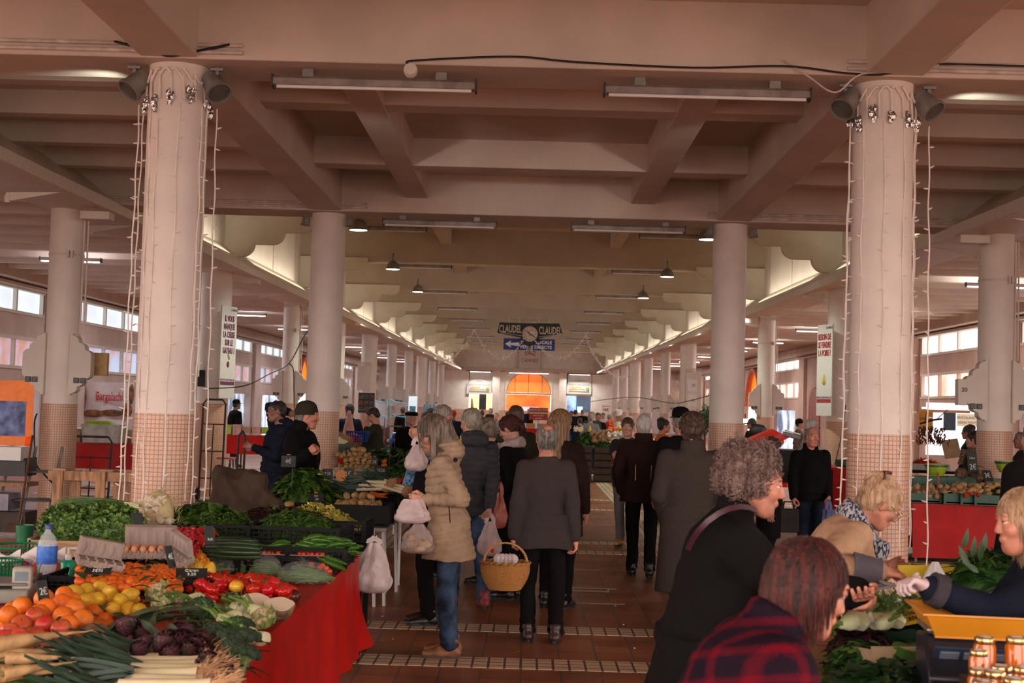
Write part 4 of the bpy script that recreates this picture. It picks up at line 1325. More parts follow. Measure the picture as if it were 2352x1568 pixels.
   for sx in(-1, 1):
    f.put(E((sx*.085, .002, -.03), (.022, .030, .042)), .01, 's')
  elif st in('long', 'shoulder', 'tail'):
   L_={'long':.52, 'shoulder':.24, 'tail':.05}[st]
   base=Hd@Vector((0, -.07, -.02))
   if st!='tail':
    f.put(cap(base, base+Vector((0, -.05-lean*.02, -L_*.5))*s, .088*s, .085*s), .04)
    f.put(cap(base+Vector((0, -.05-lean*.02, -L_*.5))*s, base+Vector((0, -.04, -L_))*s, .085*s, .04*s), .04)
    for sx in(-1, 1):
     a_=Hd@Vector((sx*.070, -.035, .0));f.put(cap(a_, a_+Vector((sx*.012, .01, -.10-L_*.45))*s, .030*s, .020*s), .03)
   f.put(E((0, .115, -.040), (.066, .090, .10)), .012, 's')
   if st=='tail':
    for sx in(-1, 1):
     f.put(E((sx*.085, .002, -.03), (.022, .030, .042)), .01, 's')
    f.put(capm(Hd, (0, -.10, .03), (.0, -.15, -.05), .035, .028), .02)
    q=Hd@Vector((0, -.15, -.05));f.put(cap(q, q+Vector((0, 0, -.14)), .03, .018), .02)
  am={'curly':.009, 'tousle':.008, 'long':.006, 'shoulder':.006}.get(st, .003)
  fr_={'curly':55, 'tousle':60}.get(st, 70)
  if st in('long', 'shoulder', 'bob'):
   f.disp(lambda x, y, z:am*.5*np.sin(np.arctan2(y-C[1], x-C[0])*26+3*np.sin(z*9))+am*.3*np.sin(np.arctan2(y-C[1], x-C[0])*11+2))
  else:
   f.disp(lambda x, y, z:am*(np.sin(x*fr_+2*np.sin(z*fr_*.6))*np.sin(y*fr_+1.3+2*np.sin(x*fr_*.5))+.6*np.sin(z*fr_*1.2+3*np.sin(y*fr_*.5))))
  V, Q=f.net()
  ho=np_obj('hair', [(V, Q, 0)], hm_, t)
  if h<.012 and st in('curly', 'tousle', 'short', 'bald', 'crop', 'long', 'shoulder', 'bob', 'bun', 'tail')and len(V):
   rr=np.random.RandomState(int(px)+5)
   VV=V[rr.permutation(len(V))[:{'curly':1500}.get(st, 1300 if h<.009 else 700)]]
   m=MB()
   Hdi=Hd.inverted()
   Ci=C+np.array((0, 0, .03*s))
   ax_=(Hd.to_3x3()@Vector((0, -1, -.25))).normalized()
   for v in VV:
    v=Vector(v);o_=(v-Vector(Ci));ol=o_.length;o_.normalize()
    lv=Hdi@v
    if st=='curly' and lv.z<-.075 and lv.y>-.03:continue
    if lv.y>(.045 if st not in('long', 'shoulder')else.015)and lv.z<.045 and abs(lv.x)<.12:continue
    if v.z<C[2]-.13*s and st not in('long', 'shoulder'):continue
    dn=Vector((0, 0, -1));dn=(dn-o_*dn.dot(o_))
    if st in('short', 'crop', 'bald', 'tousle', 'bun', 'tail'):
     dn=ax_+dn*.25;dn=(dn-o_*dn.dot(o_))
    if dn.length<.05:continue
    dn.normalize();sd2=dn.cross(o_)
    if st=='curly':
     r_=rr.uniform(.006, .013);ph=rr.uniform(0, 6);P=[]
     a1_=o_*rr.uniform(.3, 1)+sd2*rr.uniform(-1, 1)+dn*rr.uniform(-.2, 1);a1_.normalize();b1_=a1_.orthogonal().normalized();c1_=a1_.cross(b1_)
     for q in range(10):
      a=ph+q*.75
      P.append(v+o_*.002+(b1_*math.cos(a)+c1_*math.sin(a))*r_+a1_*(q*.0028))
     m.tube(P, .0019, 3, cap=False, r2=.0008)
    else:
     L_={'short':.03, 'crop':.016, 'bald':.022, 'tousle':.035, 'bun':.045, 'tail':.045, 'bob':.055}.get(st, .15)*rr.uniform(.6, 1.2)
     lift={'tousle':.012, 'short':.005}.get(st, .003)
     w1=rr.uniform(-.3, .3)*(3 if st=='tousle' else 1)
     P=[v+o_*.001]
     cc=Vector(Ci)
     for q in range(1, 6):
      p=P[-1]
      if p.z>cc.z-.03*s:
       ov=(p-cc);rl=ov.length;ov.normalize()
       if st in('short', 'crop', 'bald', 'tousle', 'bun', 'tail'):
        tv=ax_*(1 if st!='tousle' else.6)+Vector((0, 0, -.25 if st not in('bun', 'tail')else.55))+sd2*w1*(.35 if st in('bun', 'tail')else 1)
       else:
        tv=Vector((0, 0, -1))+sd2*w1*.4
       tv=(tv-ov*tv.dot(ov))
       if tv.length<.03:tv=sd2
       tv.normalize()
       p2=p+tv*(L_/5)
       p2=cc+(p2-cc).normalized()*(rl*(1-(.012 if st not in('short', 'tousle')else.0))+lift*.12)
      else:
       tv=Vector((-(p-cc).x*1.0, -(p-cc).y*1.0, -1))if st in('long', 'shoulder', 'bob')else ax_*(.4 if st not in('bun', 'tail')else 1)+Vector((0, 0, -1 if st not in('bun', 'tail')else 1.1))
       p2=p+tv.normalized()*(L_/5)
      P.append(p2)
     m.tube(P, .0019, 3, cap=False, r2=.0007)
   m.build('hair_strands', hm_, ho)
  t['_h']=0
  del t['_h']
 if hat:
  kind, hm2=hat
  m=MB();m.T=Hd@Matrix.Rotation(.12 if kind!='cap' else.05, 4, 'X')
  if kind=='beanie':
   m.lathe([(.090, .010), (.094, .020), (.095, .055), (.092, .062), (.090, .075), (.082, .105), (.060, .132), (.03, .146), (.002, .150)], 24, sy=1.18, c=(0, -.02, 0))
  elif kind=='cap':
   m.lathe([(.086, .035), (.089, .06), (.086, .10), (.065, .13), (.03, .143), (.002, .145)], 24, sy=1.18, c=(0, -.02, 0))
   m.grid(lambda u, v:((u-.5)*.15*(1-v*.3), .075+v*.085, .045-.12*(u-.5)**2*4*.1-v*.02), 8, 4)
  elif kind=='flat':
   m.lathe([(.086, .035), (.098, .055), (.102, .075), (.085, .098), (.05, .108), (.002, .110)], 24, sy=1.25, c=(0, -.005, 0))
   m.ball((0, .085, .045), 1, 12, 6, sc=(.07, .055, .012))
  elif kind=='toque':
   m.lathe([(.084, .03), (.088, .12), (.105, .16), (.10, .19), (.05, .21), (.002, .212)], 20, sy=1.15, c=(0, -.02, 0))
  m.build('hat', hm2, t)
 if glasses:
  m=MB();m.T=Hd
  for sx in(-1, 1):
   m.tube([(sx*.032+.024*math.cos(a*PI/8), .106-.004*abs(math.cos(a*PI/8)), .006+.018*math.sin(a*PI/8))for a in range(17)], .0022, 6)
   m.tube([(sx*.056, .103, .012), (sx*.078, .05, .014), (sx*.082, -.01, .012)], .002, 6)
  m.tube([(-.009, .108, .012), (.009, .108, .012)], .002, 6)
  m.build('glasses', DARK if glasses is True else glasses, t)
 if scarf:
  f=Field(np.array(neck)-.25, np.array(neck)+.25, max(h*.8, .007))
  for a in range(14):
   for rr_, zz in((.088, 1.47), (.095, 1.43)):
    an0, an1=a/14*2*PI, (a+1)/14*2*PI
    f.put(cap(U(rr_*math.cos(an0), rr_*math.sin(an0)-.01, zz-.035*math.sin(an0)), U(rr_*math.cos(an1), rr_*math.sin(an1)-.01, zz-.035*math.sin(an1)), .030*s), .012)
  f.put(cap(U(.03, .15, 1.42), U(.05, .19, 1.14), .045*s, .060*s), .02)
  f.disp(folds(.006, 45, 2))
  np_obj('scarf', [f.net()+(0, )], scarf, t)
 t['_']=1;del t['_']
 t_info=dict(t=t, arms=arms, Hd=Hd, B=B, s=s, M=Matrix.Translation((x0, y0, 0))@Matrix.Rotation(rz, 4, 'Z'), U=U)
 return t_info
def plaid():
 m=cloth('cloth_plaid', (.016, .005, .010))
 N, L=m.node_tree.nodes, m.node_tree.links
 b=N['Principled BSDF']
 tc=[x for x in N if x.type=='TEX_COORD'][0]
 mp=N.new('ShaderNodeMapping');mp.inputs['Rotation'].default_value=(0, .25, .4);L.new(tc.outputs['Object'], mp.inputs['Vector'])
 outs=[]
 for d in('X', 'Z'):
  w=N.new('ShaderNodeTexWave');w.bands_direction=d;w.inputs['Scale'].default_value=4.2 if d=='X' else 4.6
  w.inputs['Distortion'].default_value=.6;w.inputs['Detail'].default_value=1;w.inputs['Detail Scale'].default_value=30
  L.new(mp.outputs['Vector'], w.inputs['Vector'])
  cr=N.new('ShaderNodeValToRGB');cr.color_ramp.elements[0].position=.66;cr.color_ramp.elements[1].position=1.0
  cr.color_ramp.elements[0].color=(0, 0, 0, 1);cr.color_ramp.elements[1].color=(.5, .5, .5, 1)
  L.new(w.outputs['Color'], cr.inputs['Fac']);outs.append(cr.outputs['Color'])
 ad=N.new('ShaderNodeMix');ad.data_type='RGBA';ad.blend_type='ADD';ad.inputs['Factor'].default_value=1
 L.new(outs[0], ad.inputs[6]);L.new(outs[1], ad.inputs[7])
 mx=N.new('ShaderNodeMix');mx.data_type='RGBA'
 mx.inputs[6].default_value=(.012, .005, .012, 1);mx.inputs[7].default_value=(.15, .003, .012, 1)
 L.new(ad.outputs[2], mx.inputs['Factor']);L.new(mx.outputs[2], b.inputs['Base Color'])
 return m
PLAID=plaid()
SCBW=mat('scarf_black_white', (.42, .42, .45), .8, col2=(.02, .025, .05), scale=85, sharp=True, stretch=(1, 1, .5))
YSH=mat('shoe_yellow', (.55, .30, .03), .5)
GLV=mat('glove_pink_white', (.66, .50, .50), .55, var=.04)
def T(**k):
 return dict(k)
PE={}
PE['beige']=person('grey haired woman in long beige quilted coat and jeans looking down at the stall', 1044, Y=9.85, H=1.74, rz=PI/2, width=.92, lean=.19, head=(.50, .0), top=T(t=.018, hem=.69, mat=CL['beige'], kind='puffer', flare=.065, hood=True, per=.052), coat='quilted_coat', legs='jeans', shoes=TAN, hair=('ash', 'shoulder'), h=.008, hands=(at(975, 1146, 9.62), at(985, 1152, 9.95)), curl=(1.2, .9), skin=SKIN, elbow=((.0, -1, -.6), None))
PE['jacket']=person('balding elderly man in grey wool jacket seen from behind carrying a wicker basket', 1257, Y=10.57, H=1.68, rz=.02, lean=-.02, head=(-.05, .1), width=1.03, top=T(t=.026, hem=.745, mat=CL['wool'], flare=.045, collar=.0, fold=.009), legs='trousers', shoes=LBROWN, hair=('grey', 'bald'), h=.008, feetx=.11, stride=.05, hands=(at(1180, 1245, 10.5), at(1322, 1245, 10.5)), curl=(1.25, .7), elbow=((-.15, -1, 0), (.15, -1, 0)), skin=SKINR)
PE['slate']=person('man with short silver hair in dark quilted jacket and jeans behind the beige coat', 1086, Y=12.2, H=1.78, rz=.35, head=(.25, .25), lean=.03, width=1.05, top=T(t=.03, hem=.80, mat=CL['slate'], kind='puffer', hood=True, per=.06), coat='quilted_jacket', legs='jeans', shoes=mat('shoe_red', (.25, .03, .03), .5), hair=('silver', 'crop'), h=.011, hands=(None, at(1124, 1166, 12.0)), curl=(.4, 1.2), stride=.35)
PE['glassman']=person('grey haired man with glasses whose head shows above the beige woman', 1013, Y=14.3, H=1.80, rz=-1.9, head=(.35, .0), top=T(t=.025, mat=CL['charcoal']), hair=('silver', 'short'), glasses=True, h=.013, skin=SKINR)
PE['blackblue']=person('person in black and blue half hidden behind the beige coat holding up a plastic bag', 992, Y=11.25, H=1.60, rz=1.75, top=T(t=.02, hem=.7, mat=CL['black']), scarf=mat('scarf_blue', (.10, .22, .38), .8, scale=40, var=.4), hair=('ash', 'short'), h=.012, hands=(at(957, 1008, 11.15), None), curl=(1.2, .4), legs='black', elbow=((.3, -.4, -1), None))
PE['short']=person('short woman with tied grey hair and glasses between two dark coats', 1124, Y=13.9, H=1.66, rz=1.0, head=(.35, .1), top=T(t=.022, mat=CL['black'], collar=.04), hair=('ash', 'bun'), glasses=True, h=.012)
PE['scarf']=person('dark haired woman with glasses and long pink grey scarf looking down', 1178, Y=12.9, H=1.72, rz=1.15, head=(.4, .15), top=T(t=.02, hem=.66, mat=CL['black']), hair=('red', 'tail'), glasses=True, h=.010, scarf=CL['pinkg'], hands=(at(1146, 1150, 12.7), None), curl=(1.0, .4))
PE['oliveman']=person('man with short brown hair in dark olive jacket behind the scarf woman', 1187, Y=15.5, H=1.82, rz=.5, head=(.1, -.2), top=T(t=.03, mat=CL['olive'], collar=.04), hair=('brown', 'short'), h=.014)
PE['long']=person('woman with very long blond hair and a brown coat seen from behind', 1288, Y=12.4, H=1.79, rz=-.35, head=(.05, -.3), top=T(t=.025, hem=.62, mat=CL['brown'], flare=.03), hair=('honey', 'long'), h=.010, legs='trousers')
PE['white']=person('white haired man in dark brown jacket walking away down the aisle', 1480, Y=14.9, H=1.77, rz=-.05, head=(.0, .0), top=T(t=.035, hem=.79, mat=CL['brown'], collar=.05, flare=.02), legs='trousers', hair=('white', 'crop'), h=.011, stride=.22, width=1.1, hands=(at(1426, 1128, 14.9), None), curl=(.5, .5), hips=.0)
PE['walker']=person('brown haired woman facing the viewer beside the white haired man', 1443, Y=18.0, H=1.71, rz=PI-.25, head=(.05, .1), top=T(t=.02, mat=CL['charcoal']), legs='greyc', shoes=YSH, hair=('brown', 'tail'), h=.012, hands=(None, at(1404, 1092, 16.6)), stride=.2)
PE['overcoat']=person('tousled brown haired man in long grey tweed overcoat seen from behind', 1592, Y=10.9, H=1.79, rz=-.03, head=(.12, -.1), top=T(t=.034, hem=.36, mat=CL['tweed'], collar=.05, flare=.03), coat='overcoat', legs='trousers', hair=('brown', 'tousle'), h=.009, width=1.12, hands=((-.19, .12, .90, 1), (.19, .12, .90, 1)), elbow=((-.5, -1, 0), (.5, -1, 0)), scarf=None)
PE['cap']=person('tall man in black with a black baseball cap ahead of the tweed overcoat', 1564, Y=14.4, H=1.84, rz=.25, head=(.0, .0), top=T(t=.03, mat=CL['black'], hem=.7), hair=('grey', 'crop'), hat=('cap', CL['black']), h=.013)
PE['curly']=person('elderly woman with curly grey hair in wide black coat, in profile', 1660, loc=(.675, 5.15), H=1.685, rz=-PI/2-.10, lean=.27, head=(.10, -.0), fat=.004, nose=1.2, top=T(t=.055, hem=.30, mat=CL['black'], flare=.22, collar=.055, fold=.012), coat='coat', legs='black', hair=('curl', 'curly'), h=.0075, hh=.0033, skin=SKINR, width=1.05, hands=(at(1930, 1380, 4.98), at(1978, 1364, 4.93)), curl=(.5, .35), palm=(Vector((0, -.3, -1)), Vector((0, .25, -1))), tuck=(None, Vector((1, -.05, -.02))), elbow=((0, 0, -1), (-.6, -.6, -1)))
PE['auburn']=person('auburn haired woman in black and red plaid coat closest to the viewer', 1800, loc=(.425, 3.22), H=1.555, rz=-PI/2+.20, lean=.42, head=(.18, .0), top=T(t=.05, hem=.40, mat=PLAID, flare=.10, collar=.04, fold=.012), coat='plaid_coat', legs='black', hair=('red', 'bob'), h=.0075, hh=.004, skin=SKINR)
PE['camel']=person('blond woman with glasses and camel cape bending over the stall, hair pinned up', 1930, loc=(1.34, 6.55), H=1.62, rz=-PI/2-.05, lean=.58, head=(.42, 0), top=T(t=.045, hem=.72, mat=CL['camel'], flare=.05, collar=.03, fold=.010), coat='cape', legs='darkjeans', hair=('blond', 'bun'), glasses=mat('gold_metal', (.6, .42, .22), .25, metal=1), scarf=SCBW, h=.0075, hh=.004, skin=SKINR, hands=(at(2030, 1308, 6.62), at(2024, 1312, 6.15)), curl=(.4, .6), palm=(None, Vector((.2, -.3, 1))), width=1.15)
PE['vendor']=person('blond fringed stallholder in navy pullover and pale gloves reaching across the stall', 2352, loc=(1.975, 4.85), H=1.59, rz=PI/2, lean=.30, head=(.02, .0), fat=.006, top=T(t=.035, hem=.80, mat=CL['navy'], fold=.008), coat='pullover', legs='black', hair=('blond', 'bob'), h=.0075, hh=.004, skin=SKINR, hands=(at(2138, 1350, 4.75), at(2150, 1376, 5.02)), curl=(.9, .5), palm=(Vector((.2, -.5, .9)), Vector((0, .2, -1))), gloves=(GLV, GLV), elbow=((.5, 0, -1), (.5, 0, -1)))
PE['bald']=person('bald man in black jacket and jeans walking toward the viewer', 1864, Y=16.4, H=1.67, rz=PI+.2, head=(.05, .1), top=T(t=.03, mat=CL['black'], collar=.05, hem=.82, belly=.03), legs='darkjeans', hair=('grey', 'bald'), h=.012, skin=SKINR, width=1.12, hands=(at(1903, 1142, 16.2), at(1822, 1150, 16.2)), curl=(1.0, 1.0))
person('older man in white gilet and glasses looking to the side behind the bald man', 1862, Y=20.0, H=1.76, rz=-1.9, head=(.1, 0), top=T(t=.03, mat=CL['white'], hem=.8), legs='darkjeans', hair=('white', 'short'), glasses=True, h=.014)
person('brown haired person whose head shows just behind the curly haired woman', 1768, Y=15.0, H=1.55, rz=-1.9, head=(.5, 0), top=T(mat=CL['black'], hem=.5), hair=('brown', 'tousle'), h=.014)
PE['beanie']=person('stallholder in dark beanie and black coat standing by the tiled column', 688, Y=13.38, H=1.79, rz=-PI/2-.1, lean=.10, head=(.05, 0), top=T(t=.05, hem=.72, mat=CL['black'], collar=.075, fold=.012), legs='brown', hair=('grey', 'crop'), hat=('beanie', CL['olive']), h=.010, width=1.15, skin=SKINR, hands=(None, at(708, 1040, 13.1)), curl=(.5, 1.3), elbow=(None, (-.3, -1, -.6)))
PE['navyman']=person('dark haired man with glasses in navy quilted jacket, hand behind his neck', 640, Y=16.2, H=1.80, rz=2.0, head=(.0, .1), top=T(t=.03, hem=.86, mat=CL['navy'], kind='puffer', hood=True), legs='darkjeans', hair=('dark', 'crop'), glasses=True, skin=SKIND, h=.012, hands=(at(584, 1028, 16.0), at(664, 946, 16.3)), curl=(.5, .6), elbow=(None, (.3, .2, 1)))
person('man in black wearing a flat cap beyond the stall', 944, Y=22.8, H=1.70, rz=-2.5, head=(.1, .2), top=T(t=.035, mat=CL['black']), hair=('white', 'crop'), hat=('flat', CL['black']), h=.016)
person('man in olive jacket looking down near the dark notice board', 862, Y=22, H=1.74, rz=1.5, head=(.6, 0), top=T(mat=CL['olive'], hem=.88), legs='greyc', hair=('dark', 'short'), h=.016, hands=(at(842, 982, 21.9), None))
person('man in black beyond the red crates near the second left column', 804, Y=27, H=1.78, rz=.5, top=T(mat=CL['navy']), hair=('dark', 'short'), h=.02)
person('black clad person at the right picture edge behind the red stall', 2388, Y=8.9, H=1.82, rz=.3, lean=.0, top=T(t=.05, mat=CL['black'], hem=.6), legs='black', hair=('dark', 'short'), h=.012)
PE['fur']=person('dark haired woman in olive coat with a fur hood by the vegetable stall', 2238, Y=19.9, H=1.64, rz=1.45, top=T(t=.03, mat=CL['olive'], hem=.6), hair=('dark', 'bun'), scarf=mat('fur', (.30, .21, .13), .9, scale=50, var=.4, bump=1, bscale=120), h=.013)
FAR=[('man in grey jacket from behind at the onion stall', 1357, 38.5, 1.70, .0, 'greyc', 'grey', 'crop', None), ('dark haired man in black facing the viewer at the onion stall', 1374, 41, 1.73, PI, 'black', 'dark', 'short', None), ('person in navy hood bending behind the onion stall', 1333, 43, 1.55, .4, 'navy', 'dark', 'short', None), ('person in black waistcoat before the far right doorway', 1338, 64.5, 1.82, .2, 'black', 'grey', 'crop', None), ('dark clad person just left of the black waistcoat, far right doorway', 1322, 58, 1.80, -.6, 'navy', 'dark', 'short', None), ('person in red jacket near the white clad stallholders', 1401, 46.5, 1.70, -1.2, 'red', 'grey', 'short', None), ('stallholder in white with tall white hat near the price sign', 1422, 40, 1.76, -1.6, 'white', 'grey', 'crop', 'toque'), ('stallholder in white and a white cap beside the tall hat', 1446, 43, 1.66, 1.6, 'white', 'ash', 'crop', 'flat'), ('woman in orange jacket with dark tied hair', 1524, 23, 1.69, -1.7, 'orange', 'dark', 'bun', None), ('person in black walking out of the far left doorway', 1093, 66, 1.76, .0, 'black', 'dark', 'short', None), ('woman in mauve coat walking away near the far left doorway', 1108, 55, 1.66, .1, 'mauve', 'brown', 'bun', None), ('person with white hair in dark coat by the far pilaster', 1127, 60, 1.78, -.7, 'charcoal', 'white', 'crop', None), ('person in pale grey coat under the far pilaster', 1141, 47, 1.62, 2.6, 'greyc', 'grey', 'short', None), ('person in black between the pilaster and the olive sign', 1168, 42, 1.70, -2.2, 'black', 'brown', 'short', None), ('small dark figure under the orange arch, left one', 1200, 82, 1.74, PI, 'navy', 'dark', 'crop', None), ('small dark figure under the orange arch, right one', 1214, 84, 1.76, PI, 'black', 'dark', 'crop', None), ('person in a red woollen hat beyond the silver haired man', 1041, 36, 1.68, .3, 'navy', 'grey', 'crop', 'beanie'), ('black clad person seen past the second right column', 1728, 31, 1.72, .9, 'black', 'dark', 'short', None), ('person in black hat near the red arched door', 1836, 36, 1.72, -1.9, 'mauve', 'dark', 'short', 'beaniek'), ('person in black cap by the poster pillar, left aisle', 543, 36.5, 1.80, -.8, 'black', 'dark', 'crop', 'cap'), ('brown haired person beside the flat cap man', 978, 25, 1.68, -.2, 'brown', 'brown', 'short', None), ('grey haired person cut by the right picture edge', 2348, 19.6, 1.66, 1.4, 'charcoal', 'grey', 'short', None), ('black coated figure near the bright right wall opening', 2226, 24, 1.72, 1.2, 'black', 'dark', 'bun', None), ('dark coated person behind the flat cap man', 990, 29, 1.74, 1.7, 'charcoal', 'dark', 'short', None), ('person in blue near the far right doorway edge', 1313, 72, 1.74, 2.0, 'blue', 'dark', 'short', None), ('person in dark coat among the left far columns', 926, 46, 1.72, .2, 'black', 'brown', 'short', None), ('bald person behind the dark haired man at the onion stall', 1360, 39.8, 1.78, .1, 'charcoal', 'grey', 'bald', None), ('person in dark jacket leaning by the third right column', 1475, 50, 1.72, -1.5, 'navy', 'dark', 'short', None), ('person in pale shirt beneath the right far columns', 1386, 60, 1.70, 2.9, 'white', 'brown', 'short', None), ('dark clad person left of the orange arch counter', 1178, 70, 1.70, .4, 'charcoal', 'dark', 'short', None)]
for lab, px, Y, H, rz, c, hc_, hs_, ht in FAR:
 hat={'toque':('toque', CL['white']), 'flat':('flat', CL['white']), 'beanie':('beanie', CL['red']), 'beaniek':('beanie', CL['black']), 'cap':('cap', CL['black'])}.get(ht)
 person(lab, px, Y=Y, H=H, rz=rz, top=T(mat=CL[c], t=.03, hem=R.choice((.7, .8))), hair=(hc_, hs_), hat=hat, h=.02 if Y<40 else.028, legs=R.choice(('trousers', 'darkjeans', 'charcoal')), lite=Y>40, stride=R.choice((0, .2)), hh=.012 if Y<40 else.016, skin=R.choice((SKIN, SKINR, SKIND)))
q=PE['white']['t']
for x in(-.085, .085):
 m=MB();m.add([(x-.006, -.17, 1.05), (x+.006, -.17, 1.05), (x+.003, -.175, 1.22), (x-.003, -.175, 1.22)], [(0, 1, 2, 3)])
 m=MB().box((x, -.166, 1.14), (.012, .012, .17), taper=.4);m.build('yellow_stripe', mat('stripe_yellow', (.60, .38, .08), .6), q)
MB().box((.11, -.135, 1.33), (.06, .012, .022)).build('logo', WHITE, q)
q=PE['beige']
p_=q['M'].inverted()@at(1046, 1056, 9.62)
MB().lathe([(.0, -.005), (.017, -.004), (.017, .004), (0, .005)], 16).build('badge', CL['navy'], q['t']).matrix_local=Matrix.Translation(p_)@Matrix.Rotation(PI/2, 4, 'Y')
a0, a1=q['M'].inverted()@at(1031, 1162, 9.62), q['M'].inverted()@at(1034, 1200, 9.60)
MB().tube([a0, a1], .004, 5).build('zip', CL['brown'], q['t'])
a0, a1=PE['curly'], [at(1738, 1172, 5.0), at(1719, 1165, 4.92), at(1700, 1163, 4.86), at(1674, 1168, 4.83), at(1650, 1179, 4.82), at(1625, 1197, 4.82), at(1604, 1219, 4.84), at(1590, 1240, 4.87), at(1580, 1262, 4.90)]
Mi_=PE['curly']['M'].inverted()
sb=MB()
def ribbon(pts, w, nrm, thick=.004):
 m=MB()
 pts=[Vector(p)for p in pts]
 nrm=Vector(nrm)
 for i, p in enumerate(pts):
  d=(pts[min(i+1, len(pts)-1)]-pts[max(i-1, 0)]).normalized()
  s_=d.cross(nrm).normalized()*w/2
  n_=s_.cross(d).normalized()*thick/2
  m.v+=[tuple(p+s_+n_), tuple(p-s_+n_), tuple(p-s_-n_), tuple(p+s_-n_)]
  if i:
   b=4*i-4
   for k in range(4):
    m.f.append((b+k, b+(k+1)%4, b+4+(k+1)%4, b+4+k));m.m.append(0)
 return m
ribbon([Mi_@p for p in a1], .020, Mi_.to_3x3()@Vector((0, -1, .3))).build('bag_strap', mat('strap_plum', (.05, .012, .02), .4), PE['curly']['t'])
MB().ball(PE['curly']['Hd']@Vector((-.078, -.002, -.034)), .004, 8, 6).build('earring', WHITE, PE['curly']['t'])
q=PE['camel']
m=MB();m.T=q['Hd']
for k in range(6):
 m.tube([(-.045+k*.018, -.07, .105), (-.04+k*.016, -.085, .14), (-.035+k*.014, -.06, .155)], .008, 6)
m.ball((0, -.078, .10), .022, 10, 8, sc=(2.2, .8, .8)).build('hair_clip', mat('clip_tortoise', (.09, .012, .008), .2), q['t'])
for nm_, ii, f0, f1, r0, r1, mt, pn_ in(('camel', 0, .5, 1.0, .074, .054, mat('sleeve_greypurple', (.13, .11, .14), .8), 'sleeve'), ('camel', 1, .5, 1.0, .074, .054, None, 'sleeve'), ('vendor', 0, .82, 1.0, .062, .058, mat('cuff_grey', (.045, .035, .045), .9, bump=1, bscale=90), 'ribbed_cuff')):
 A=PE[nm_]['arms'][ii]
 mt=mt or MATS['sleeve_greypurple']
 a_, b_=A[1].lerp(A[2], f0), A[1].lerp(A[2], f1)
 MB().tube([a_.lerp(b_, k/6)for k in range(7)], lambda t:r0+(r1-r0)*t+.002*math.sin(t*20), 20).build(pn_, mt, PE[nm_]['t'])
 # ================================================================== PRODUCE
RED=mat('oilcloth_red', (.50, .010, .007), .45, var=.08, scale=3, coat=.0, bump=.15, bscale=6, spec=.15)
CRB=mat('crate_black', (.005, .006, .006), .55, spec=.2)
CRG=mat('crate_green', (.008, .085, .045), .45)
CRN=mat('crate_brown', (.055, .030, .018), .6)
WOOD=mat('wood_pale', (.42, .25, .13), .6, var=.2, scale=6, stretch=(1, 8, 8))
PINE=mat('wood_pine', (.40, .20, .09), .6, var=.22, scale=5, stretch=(8, 8, 1))
CARD=mat('cardboard_grey', (.33, .25, .21), .85, var=.1)
KRAFT=mat('cardboard_kraft', (.42, .28, .16), .8, var=.08)
GRN=dict(dark=mat('leaf_dark', (.030, .090, .018), .45, col2=(.012, .042, .010), scale=14), mid=mat('leaf_mid', (.085, .20, .030), .45, col2=(.035, .10, .014), scale=14), light=mat('leaf_light', (.20, .32, .06), .45, col2=(.09, .18, .03), scale=14), blue=mat('leaf_bluegreen', (.045, .085, .045), .5, col2=(.018, .04, .024), scale=10), purple=mat('leaf_purple', (.075, .012, .025), .5, col2=(.02, .012, .010), scale=10), yellow=mat('leaf_yellow', (.75, .66, .16), .5, col2=(.42, .42, .06), scale=14), herb=mat('leaf_herb', (.11, .22, .035), .5, col2=(.035, .09, .014), scale=20), grey=mat('leaf_greygreen', (.095, .115, .055), .6, col2=(.04, .055, .025), scale=14))
def fm(name, c, **k):
 k.setdefault('rnd', .10);k.setdefault('scale', 12)
 return mat(name, c, k.pop('rough', .38), **k)
M_OR=fm('orange_peel', (.90, .20, .015), bump=.25, bscale=180);M_MA=fm('mandarin_peel', (.88, .16, .010), bump=.2, bscale=160)
M_LE=fm('lemon_peel', (.80, .47, .03), bump=.25, bscale=150);M_AP=fm('apple_skin', (.52, .020, .018), col2=(.58, .13, .04), scale=16)
M_TO=fm('tomato_skin', (.62, .018, .010), rough=.18);M_PO=fm('potato_skin', (.45, .27, .11), rough=.75, var=.15, bump=.3)
M_ON=fm('onion_skin', (.42, .24, .11), rough=.35);M_CH=fm('cherry_tomato_skin', (.66, .05, .012), rough=.2, rnd=.25)
M_FE=mat('fennel_white', (.80, .76, .54), .35, col2=(.60, .66, .32), scale=7);M_CA=mat('curd_cream', (.62, .50, .30), .8, bump=1, bscale=90, var=.12)
M_PA=fm('parsnip_skin', (.50, .30, .13), rough=.75, var=.2, scale=20);M_LK=mat('leek_white', (.74, .58, .42), .4, col2=(.56, .54, .28), scale=4)
M_CU=fm('cucumber_skin', (.014, .045, .014), rough=.35, var=.25);M_BR=mat('broccoli_green', (.028, .055, .024), .85, bump=1, bscale=140, var=.25, scale=30)
M_ART=mat('artichoke_purple', (.15, .028, .060), .45, col2=(.055, .05, .03), scale=9);M_ROOT=mat('root_straw', (.58, .33, .17), .85, var=.2)
M_GA=mat('garlic_skin', (.70, .58, .42), .5, var=.12, scale=20);M_EG=fm('egg_shell', (.60, .27, .13), rough=.5, rnd=.08);M_RA=fm('radish_skin', (.50, .012, .026), rough=.25)
M_CEL=mat('celeriac_skin', (.30, .19, .10), .85, bump=1, bscale=50, var=.3, scale=18);M_CEW=mat('celeriac_flesh', (.86, .74, .56), .6, var=.03)
M_PEP=fm('green_pepper_skin', (.045, .15, .012), rough=.2);M_CAR=fm('carrot_skin', (.68, .13, .015), rough=.5)
STEM=mat('stem_green', (.09, .13, .03), .6)
